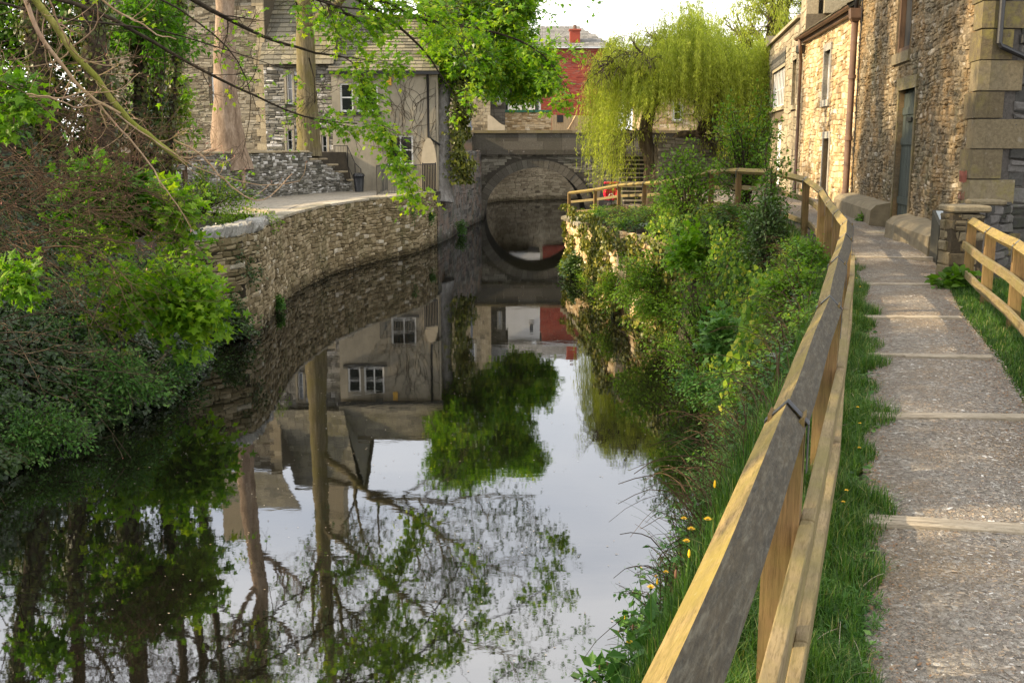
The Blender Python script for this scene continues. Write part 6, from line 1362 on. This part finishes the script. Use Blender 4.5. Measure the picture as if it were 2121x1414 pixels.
shrub('elder_shrub', 'small bush at the foot of the willow in front of the rails', fpt(1385,29,0), (.9,.7,.9), 18, 12, .085, 'oval', 'leaf_fresh', dir_=(0,0,.6), group=G2, tone=(.1,.9))
shrub('sycamore_sapling', 'pale green sycamore sapling on the right bank in front of the rails', bpt(1420,560,22), (.55,.4,1.1), 12, 9, .13, 'pal', 'leaf_syc', dir_=(-.1,-.2,.9), tone=(.1,.8), group='saplings on the right bank')
shrub('sycamore_sapling', 'low sycamore sapling with hanging blue-green leaves near the right bank edge', bpt(1500,720,15), (.42,.35,.6), 9, 9, .12, 'pal', 'leaf_bram', dir_=(-.2,-.3,.7), tone=(.3,1), group='saplings on the right bank')
shrub('nettle_patch', 'fresh pale nettle clump on the right bank beside the rail', bpt(1640,625,12.4), (.45,.5,.42), 26, 12, .055, 'oval', 'leaf_fresh', dir_=(-.1,0,.9), tone=(.2,.8), cat='plant', group='nettles on the right bank')
shrub('nettle_patch', 'second pale nettle clump further along the rail, under the dark shrub', bpt(1690,560,14.2), (.35,.6,.4), 26, 12, .055, 'oval', 'leaf_fresh', dir_=(-.1,0,.9), tone=(0,.6), cat='plant', group='nettles on the right bank')
shrub('bramble_bush', 'yellowish bramble arching to the water opposite the saplings', bpt(1290,600,29), (.9,.8,.6), 26, 14, .075, 'oval', 'leaf_fresh', dir_=(-.5,-.3,.2), tone=(.3,1), group='brambles of the right bank')
shrub('bramble_bush', 'broad bramble bulging over the water below the bank wall', bpt(1370,640,24.5), (1.1,.9,.7), 30, 14, .07, 'oval', 'leaf_fresh', dir_=(-.4,-.3,.3), tone=(.2,.9), group='brambles of the right bank')
shrub('bramble_bush', 'dark low bramble trailing into the water in the middle of the right bank', bpt(1455,800,18), (.55,.7,.55), 22, 13, .06, 'oval', 'leaf_bram', dir_=(-.5,-.3,.1), tone=(.1,.8), group='brambles of the right bank')
shrub('bramble_bush', 'leafy bramble by the top rail halfway down the right bank', bpt(1540,830,12.5), (.5,.5,.45), 24, 13, .055, 'oval', 'leaf_bram', dir_=(-.4,-.3,.3), tone=(.1,.9), group='brambles of the right bank')
shrub('bramble_bush', 'large loose bramble covering the near end of the bank wall', bpt(1350,590,25.2), (1.0,.9,1.0), 34, 15, .075, 'oval', 'leaf_fresh', dir_=(-.4,-.2,.2), tone=(.1,.9), group='brambles of the right bank')
shrub('dark_bush', 'small dark ivy bush at the far corner of the bank wall', bpt(1205,560,37.5), (.8,.6,.7), 22, 16, .09, 'ivy', 'leaf_dark', dir_=(-.3,-.3,.2), tone=(.3,1))

stemL = MB()
def weedsL(name, mat, n, y0, y1, d0, d1, sel, hr, nl, sr, tm, lean, tb):
    x, y = bankL(n, y0, y1, d0, d1); k_ = sel(x, y); x, y = x[k_], y[k_]; m = len(x); lm = MB()
    sprigs(lm, stemL, x, y, np.maximum(ground(x, y), 0)+.1+.3*lump(x, y), rng.uniform(*hr, m), nl, rng.uniform(*sr, m), tm, lean, tb[0]+(tb[1]-tb[0])*lump(x*1.1, y*.7), .5); struct(lm, name, M[mat], 'stuff')
weedsL('bramble_sprays', 'leaf_bram', 3000, 7, 25, -.35, 4.2, lambda x,y: lump(x*.9+2, y*.8+1) > .38, (.3,.9), 13, (.05,.085), 'oval', (.6,-.3,.6), (.05,.9))
weedsL('ivy_sprays', 'leaf_dark', 2900, 6, 25.5, -.3, 4.5, lambda x,y: x < 9, (.25,.7), 13, (.05,.09), 'ivy', (.6,-.3,.5), (.1,.9))
struct(stemL, 'bramble_stems', M['dry_twig'], 'stuff')
# ---- grass
def blades(mb, X, Y, Z, h, w, lean=.45, tone=None):
    n = len(X); th = rng.uniform(0, 6.283, n); ln = rng.random(n)*lean*h; d = np.stack([np.cos(th), np.sin(th), np.zeros(n)], -1); sd = np.stack([-np.sin(th), np.cos(th), np.zeros(n)], -1)
    B = np.stack([X, Y, Z], -1); w = np.broadcast_to(w, (n,)); up = np.array([0,0,1.])
    V = [B-sd*w[:, None]/2, B+sd*w[:, None]/2, B+d*(ln*.3)[:, None]+up*(h*.6)[:, None]+sd*w[:, None]*.36, B+d*(ln*.3)[:, None]+up*(h*.6)[:, None]-sd*w[:, None]*.36, B+d*ln[:, None]+up*(h*(1-.25*ln/h))[:, None]]
    V = np.stack(V, 1).reshape(-1, 3); i = np.arange(n)*5; tone = rng.random(n) if tone is None else tone
    mb.add(V, np.stack([i, i+1, i+2, i+3], -1), tone); mb.more(np.stack([i+3, i+2, i+4], -1), 0., len(V)); mb.T[3][-1] = np.asarray(tone, float)
def strip(n, y0, y1, fa, fb, p=1.): y = y0+(y1-y0)*rng.random(n)**p; a, b = fa(y), fb(y); f = rng.random(n); return a+(b-a)*f, y, f
fPL = lambda y: np.interp(y, [q[1] for q in PL], [q[0] for q in PL]); fPR = lambda y: np.interp(y, [q[1] for q in PR], [q[0] for q in PR]); fRF = lambda y: np.interp(y, [q[1] for q in RF[::-1]], [q[0] for q in RF[::-1]])
mb = MB(); x, y, f = strip(70000, 1.2, 15.5, lambda y: xfence(y)-.25, lambda y: fPL(y)+.06+.07*np.sin(y*3.1)+.05*np.sin(y*7.7+1), 1.5); e = np.clip(1.3-f, .18, 1); tuft = .6+.6*lump(x*4, y*3)
blades(mb, x+.05*np.sin(y*7), y, gR(x,y), rng.uniform(.09,.26,len(x))*np.sqrt(e)*tuft, rng.uniform(.003,.006,len(x)), .9, rng.random(len(x))**1.1)
x, y, f = strip(34000, 5, 13.4, lambda y: fPR(y)-.02, lambda y: fRF(y)+.5, 1.2); blades(mb, x, y, gR(x,y), rng.uniform(.05,.16,len(x))*np.sqrt(np.clip(f+.15,.1,1)), rng.uniform(.004,.008,len(x)), .9, rng.random(len(x))**1.6)
struct(mb, 'verge_grass', M['grass'], 'stuff')
mb = MB(); x, y, f = bankR(52000, 4.5, 20, .0, 1.); s_ = (lump(x*1.7+1, y*.9) > .35) & (rng.random(len(x)) < np.clip(1.45-y/9.5, .12, 1)*np.clip(f*2+.15, 0, 1)); x, y, f = x[s_], y[s_], f[s_]; blades(mb, x, y, np.maximum(ground(x,y),0), rng.uniform(.08,.28,len(x)), rng.uniform(.004,.008,len(x)), .9, rng.random(len(x))**1.3)
x, y, f = bankR(5000, 16, 23, .75, 1.05); blades(mb, x, y, ground(x,y), rng.uniform(.1,.35,len(x)), .008, .9)
struct(mb, 'bank_grass', M['grass'], 'stuff')
x, y, f = strip(4500, 46, 52, lambda y: y*0+6., lambda y: y*0+11.); 
mb = MB(); x, y, f = strip(420, 1.5, 14, lambda y: xfence(y)-.2, lambda y: fPL(y)); d = nrmz(rv(len(x), .45)+np.array([0,0,1.])); Ln = rng.uniform(.08,.26,len(x)); f_ = np.linspace(0,1,6); P = np.stack([x,y,gR(x,y)],-1)[:, None]+d[:, None]*(Ln[:, None]*f_)[..., None]; P[..., 2] -= Ln[:, None]*.4*f_**2
mb.tubes(P, .0018*np.linspace(1,.5,6)[None].repeat(len(x),0), 3, .5); struct(mb, 'dead_stalks', M['batten'], 'stuff')
mb = MB(); x, y, f = strip(2600, 1.5, 14, lambda y: xfence(y)-.1, lambda y: fPL(y)+.06); N = nrmz(rv(len(x),.3)+np.array([0,0,1.])); leaves(mb, np.stack([x,y,gR(x,y)+rng.uniform(.02,.07,len(x))],-1), nrmz(rv(len(x))*np.array([1,1,.2])), N, rng.uniform(.02,.06,len(x)), 'oval', rng.random(len(x))); struct(mb, 'verge_weeds', M['leaf_bram'], 'stuff')
# thin dark rushes against the water near the camera
mb = MB(); n = 160; x = rng.uniform(.4, 1.5, n); y = rng.uniform(7.6, 10.2, n); x = ip(y, XR)+rng.uniform(-.1,.6,n); z0 = np.maximum(ground(x,y), 0); Ln = rng.uniform(.45,1.0,n); d = nrmz(rv(n,.35)+np.array([-.55,0,1])); f_ = np.linspace(0,1,7); P = np.stack([x,y,z0],-1)[:, None]+d[:, None]*(Ln[:, None]*f_)[..., None]; P[..., 2] -= Ln[:, None]*.25*f_**2; mb.tubes(P, .0021*np.linspace(1,.3,7)[None].repeat(n,0), 3, .2); struct(mb, 'thin_rushes', M['leaf_bram'], 'stuff')

# ---- dandelions: one built, the rest copied with their parts
def dandelion(name, lab, loc, h, head, group):
    rt = thing(name, lab, 'flower', loc, group); mb = MB(); top = np.array([.02*h/.2, 0, h]); P, r = poly_branch([np.array(loc), np.array(loc)+top*.5+(.01,0,0), np.array(loc)+top], .0035, .0028, 8); mb.tubes(P, r, 5, .5); part(mb, 'stem', M['grass'], rt)
    c = np.array(loc)+top; mb = MB()
    if head == 'open':
        for ring, (rr, n_, el) in enumerate(((.023,22,.25),(.017,16,.6),(.010,10,1.0))):
            th = np.arange(n_)*2*math.pi/n_+ring*.2; A = np.stack([np.cos(th)*math.cos(el), np.sin(th)*math.cos(el), np.full(n_, math.sin(el))], -1); leaves(mb, np.repeat(c[None], n_, 0)+np.array([0,0,.003*ring]), A, nrmz(np.stack([-np.cos(th)*math.sin(el), -np.sin(th)*math.sin(el), np.full(n_, math.cos(el))], -1)), rr, 'lance', .5)
        mb2 = MB(); mb2.tubes([c-(0,0,.012), c-(0,0,.004), c+(0,0,.002)], np.array([.003,.008,.009]), 7); part(mb, 'head', M['petal'], rt); part(mb2, 'calyx', M['grass'], rt)
    else:
        mb.tubes([c-(0,0,.008), c+(0,0,.004), c+(0,0,.02), c+(0,0,.032)], np.array([.003,.007,.006,.003]), 8); part(mb, 'head', M['petal' if head == 'bud' else 'seed'], rt)
    return rt
def bpos(px, py):
    """walk down the sight line until it meets the bank"""
    d = ray(px, py); t_ = .5
    while t_ < 60:
        p = np.array([0,0,H])+d*t_
        if p[2] <= max(gz(p[0], p[1]), 0)+.02: return p
        t_ += .02
protos = [dandelion('dandelion', 'open yellow dandelion in the grass by the water near the camera', (0,0,0), .4, 'open', 'open dandelions on the near bank'), dandelion('dandelion_bud', 'half-closed yellow dandelion on a long stem by the water near the camera', (0,0,0), .46, 'bud', 'half-closed dandelions on the near bank'), dandelion('seedhead', 'brown spent flower head on a thin stem on the near bank', (0,0,0), .42, 'seed', 'spent flower heads on the near bank')]
for p_ in protos: kids(p_)
sp_ = [(0,p) for p in ((1322,1185),(1395,1205),(1415,1195),(1352,1190),(1362,1235),(1285,1378),(1440,1170),(1420,1140),(1350,1300))]+[(1,p) for p in ((1278,1280),(1396,1255),(1336,1275),(1450,1120))]+[(2,p) for p in ((1310,1225),(1265,1320),(1240,1390),(1330,1255),(1300,1340),(1372,1290),(1250,1360),(1355,1160),(1385,1120))]
first = [True]*3
for k_, (a, b) in sp_:
    p = bpos(a+6, b+58+(b-1100)*.12); o = protos[k_]; Mx = Matrix.Translation(p)@Matrix.Rotation(random.uniform(0,6.28), 4, 'Z')@Matrix.Scale(random.uniform(.8,1.05), 4)
    if first[k_]: o.matrix_basis = Mx; first[k_] = False
    else: copy_tree(o, M=Mx)
for nm_, lab, pts_, g in (('dandelion', 'open yellow dandelion in the verge grass between the fence and the path', ((1768,870),(1772,905),(1770,958),(1742,1050),(1735,1075),(1768,610),(1775,630)), 'open dandelions in the path verge'),):
    for a, b in pts_:
        p = atz(a, b, 2.87+.10) if b > 700 else atz(a, b, 2.9); p[2] = 2.85; c_ = copy_tree(protos[0], M=Matrix.Translation(p)@Matrix.Scale(.5 if b > 700 else .6, 4)); c_['label'] = lab; c_['group'] = g
# ---- ferny cow-parsley leaves and docks along the verge
def fern(name, lab, loc, n, L, mat, group, s=.02):
    rt = thing(name, lab, 'plant', loc, group); th = rng.uniform(0,6.283,n); d = nrmz(np.stack([np.cos(th), np.sin(th), rng.uniform(.4,1.2,n)], -1)); k = 9; f = np.linspace(0,1,k); Ln = rng.uniform(*L, n); P = np.array(loc)+d[:, None]*(Ln[:, None]*f)[..., None]; P[..., 2] -= Ln[:, None]*.5*f**2
    r = np.full((n,k), .0018); mb = MB(); mb.tubes(P, r, 3, .5); c1 = grow(P, r, 12, (.3*L[1],.4*L[1]), ang=(.9,1.2), up=0, k=5, wob=.06, rr=.7, t0=.3, Ld=.7); mb.tubes(*c1, 3, .5); part(mb, 'stems', M['grass'], rt); lm = MB(); branch_leaves(lm, *c1, 16, s, 'lance', .1, (0,1), .3, .1, 1.); part(lm, 'leaflets', M[mat], rt)
gf = 'ferny plants along the path verge'
for (px_, py_, lb) in ((1715,1240,'feathery green plant under the lower rails, beside the wide near batten'),(1765,1290,'largest feathery plant spreading onto the path edge near the camera'),(1730,1350,'feathery plant at the bottom of the photo between rail and path'),(1770,1225,'feathery leaf tuft at the path edge just below the wide batten'),(1750,1160,'small feathery tuft left of the wide batten')):
    p = atz(px_-28, py_+40, 2.85); fern('cow_parsley', lb, p, 13, (.13,.27), 'leaf_bram', gf, .021)
for (px_, py_, D_, lb, sz) in ((1985,600,12.9,'broad-leaved plant at the foot of the stone gate pillar',.30),(1918,508,17.6,'green weed at the foot of the plinth behind the bollard',.2),(1800,462,21.5,'low green weed against the plinth left of the dark door',.26)):
    p = at(px_, py_, D_); p[2] = float(gR(p[0],p[1])); shrub('dock_plant', lb, p, (sz*1.3,sz*1.2,sz), 16, 4, .10 if D_ < 14 else .08, 'ivy', 'leaf_fresh', bark='grass', dir_=(0,0,.7), tone=(0,.6), cat='plant', sub=2, spread=.3)
for (px_, py_, lb) in ((1350,1350,'broad dock leaves low on the near bank by the rail'),(1260,1400,'broad dock leaves at the bottom of the photo by the water'),(1330,1290,'dock leaves among the dandelions')):
    p = bpos(px_, py_); shrub('dock_plant', lb, p, (.28,.28,.2), 10, 3, .13, 'oval', 'leaf_bram', bark='grass', dir_=(-.1,0,.6), tone=(.2,.8), cat='plant', sub=2, spread=.2)
# moss and ferns on the walls near the water; weeds on the terrace wall
for (px_, py_, D_, sz, lb) in ((850,430,46,.9,'hanging weeds over the top of the retaining wall below the gate'),(955,470,55,.5,'small green tuft on the canal wall near the bridge'),(890,445,48.5,.45,'green tuft at the right end of the retaining wall'),(575,625,29.5,.3,'tiny green tuft at the waterline of the retaining wall')):
    p = at(px_, py_, D_); shrub('wall_weeds', lb, p, (sz*.6,sz*.4,sz), 16, 9, .08, 'oval', 'leaf_bram', dir_=(0,-.3,-.4), tone=(.2,.9), cat='plant', group='weeds on the canal walls')
# floating specks on the water
mb = MB(); n = 1700; x = rng.uniform(-7, 2.5, n); y = 8+rng.random(n)**1.3*30; sd = rng.random(n) < .35; x = np.where(sd, ip(y, XL)+np.abs(rng.normal(0, .35, n)), x); leaves(mb, np.stack([x,y,np.full(n,.006)],-1), nrmz(rv(n)*np.array([1,1,0])), np.array([0,0,1.]), rng.uniform(.012,.035,n), 'oval', rng.random(n)); struct(mb, 'floating_specks', M['chips'], 'stuff')
# fallen debris at the path edges
mb = MB(); n = 5200; y = 2.5+rng.random(n)*14; sd = rng.random(n) < .6; x = np.where(sd, fPR(y)-np.abs(rng.normal(0,.16,n)), fPL(y)+np.abs(rng.normal(0,.10,n))); N = nrmz(rv(n,.25)+np.array([0,0,1.])); leaves(mb, np.stack([x,y,gR(x,y)+.045],-1), nrmz(rv(n)*np.array([1,1,.1])), N, rng.uniform(.008,.022,n), 'oval', rng.random(n)); struct(mb, 'fallen_bud_scales', plain('dry_orange_scales', (.24,.13,.06), .8), 'stuff')
# ------------------------------------------------------------------ light, sky, camera
AZ = math.atan2(-1., -.12); EL = R(27)          # direction towards the sun: left, a little behind the camera
sun_dir = Vector((-math.cos(EL)*math.cos(math.atan(.12)), -math.cos(EL)*math.sin(math.atan(.12)), math.sin(EL)))
L = bpy.data.lights.new('sun', 'SUN'); L.energy = 4.4; L.angle = R(.6); L.color = (1., .79, .50)
lo = bpy.data.objects.new('sun', L); col.objects.link(lo); lo.rotation_euler = sun_dir.to_track_quat('Z', 'Y').to_euler()
W = bpy.data.worlds.new('World'); sc.world = W; W.use_nodes = True; nt = W.node_tree; nt.nodes.clear()
out = nt.nodes.new('ShaderNodeOutputWorld'); bg = nt.nodes.new('ShaderNodeBackground'); sk = nt.nodes.new('ShaderNodeTexSky')
sk.sky_type = 'NISHITA'; sk.sun_disc = False; sk.sun_elevation = EL; sk.sun_rotation = math.atan2(sun_dir.x, sun_dir.y)
sk.air_density = 1.0; sk.dust_density = 1.5; sk.ozone_density = 1.
# thin high cloud veil, whiter towards the horizon
tc = nt.nodes.new('ShaderNodeTexCoord'); mp = nt.nodes.new('ShaderNodeMapping'); mp.inputs['Scale'].default_value = (1.2, 1.2, 4)
no = nt.nodes.new('ShaderNodeTexNoise'); no.inputs['Scale'].default_value = 1.6; no.inputs['Detail'].default_value = 6
mr = nt.nodes.new('ShaderNodeMapRange'); mr.inputs['From Min'].default_value = .35; mr.inputs['From Max'].default_value = .7; mr.inputs['To Min'].default_value = .45; mr.inputs['To Max'].default_value = .85
sx = nt.nodes.new('ShaderNodeSeparateXYZ'); m2 = nt.nodes.new('ShaderNodeMapRange'); m2.inputs['From Min'].default_value = .05; m2.inputs['From Max'].default_value = .42; m2.inputs['To Min'].default_value = 1.; m2.inputs['To Max'].default_value = 0.
mx = nt.nodes.new('ShaderNodeMath'); mx.operation = 'MAXIMUM'
mi = nt.nodes.new('ShaderNodeMix'); mi.data_type = 'RGBA'; mi.inputs[7].default_value = (8.9, 8.5, 7.9, 1)
lk = nt.links.new
lk(tc.outputs['Generated'], mp.inputs[0]); lk(mp.outputs[0], no.inputs[0]); lk(no.outputs[0], mr.inputs[0]); lk(tc.outputs['Generated'], sx.inputs[0]); lk(sx.outputs[2], m2.inputs[0])
lk(mr.outputs[0], mx.inputs[0]); lk(m2.outputs[0], mx.inputs[1]); lk(mx.outputs[0], mi.inputs[0]); lk(sk.outputs[0], mi.inputs[6]); lk(mi.outputs[2], bg.inputs[0]); lk(bg.outputs[0], out.inputs[0])
bg.inputs[1].default_value = .15
cam = bpy.data.cameras.new('camera'); co = bpy.data.objects.new('camera', cam); col.objects.link(co); sc.camera = co
co.location = (0, 0, H); co.rotation_euler = (math.pi/2-PITCH, 0, 0); cam.sensor_width = 36; cam.lens = 36*F/2121; cam.clip_start = .05; cam.clip_end = 3000
sc.view_settings.view_transform = 'Standard'; sc.view_settings.look = 'None'; sc.view_settings.gamma = 1; sc.view_settings.exposure = 1.15
sc.cycles.use_denoising = True; sc.cycles.max_bounces = 6; sc.cycles.transparent_max_bounces = 4; sc.cycles.diffuse_bounces = 3; sc.cycles.glossy_bounces = 3; sc.cycles.sample_clamp_indirect = 6
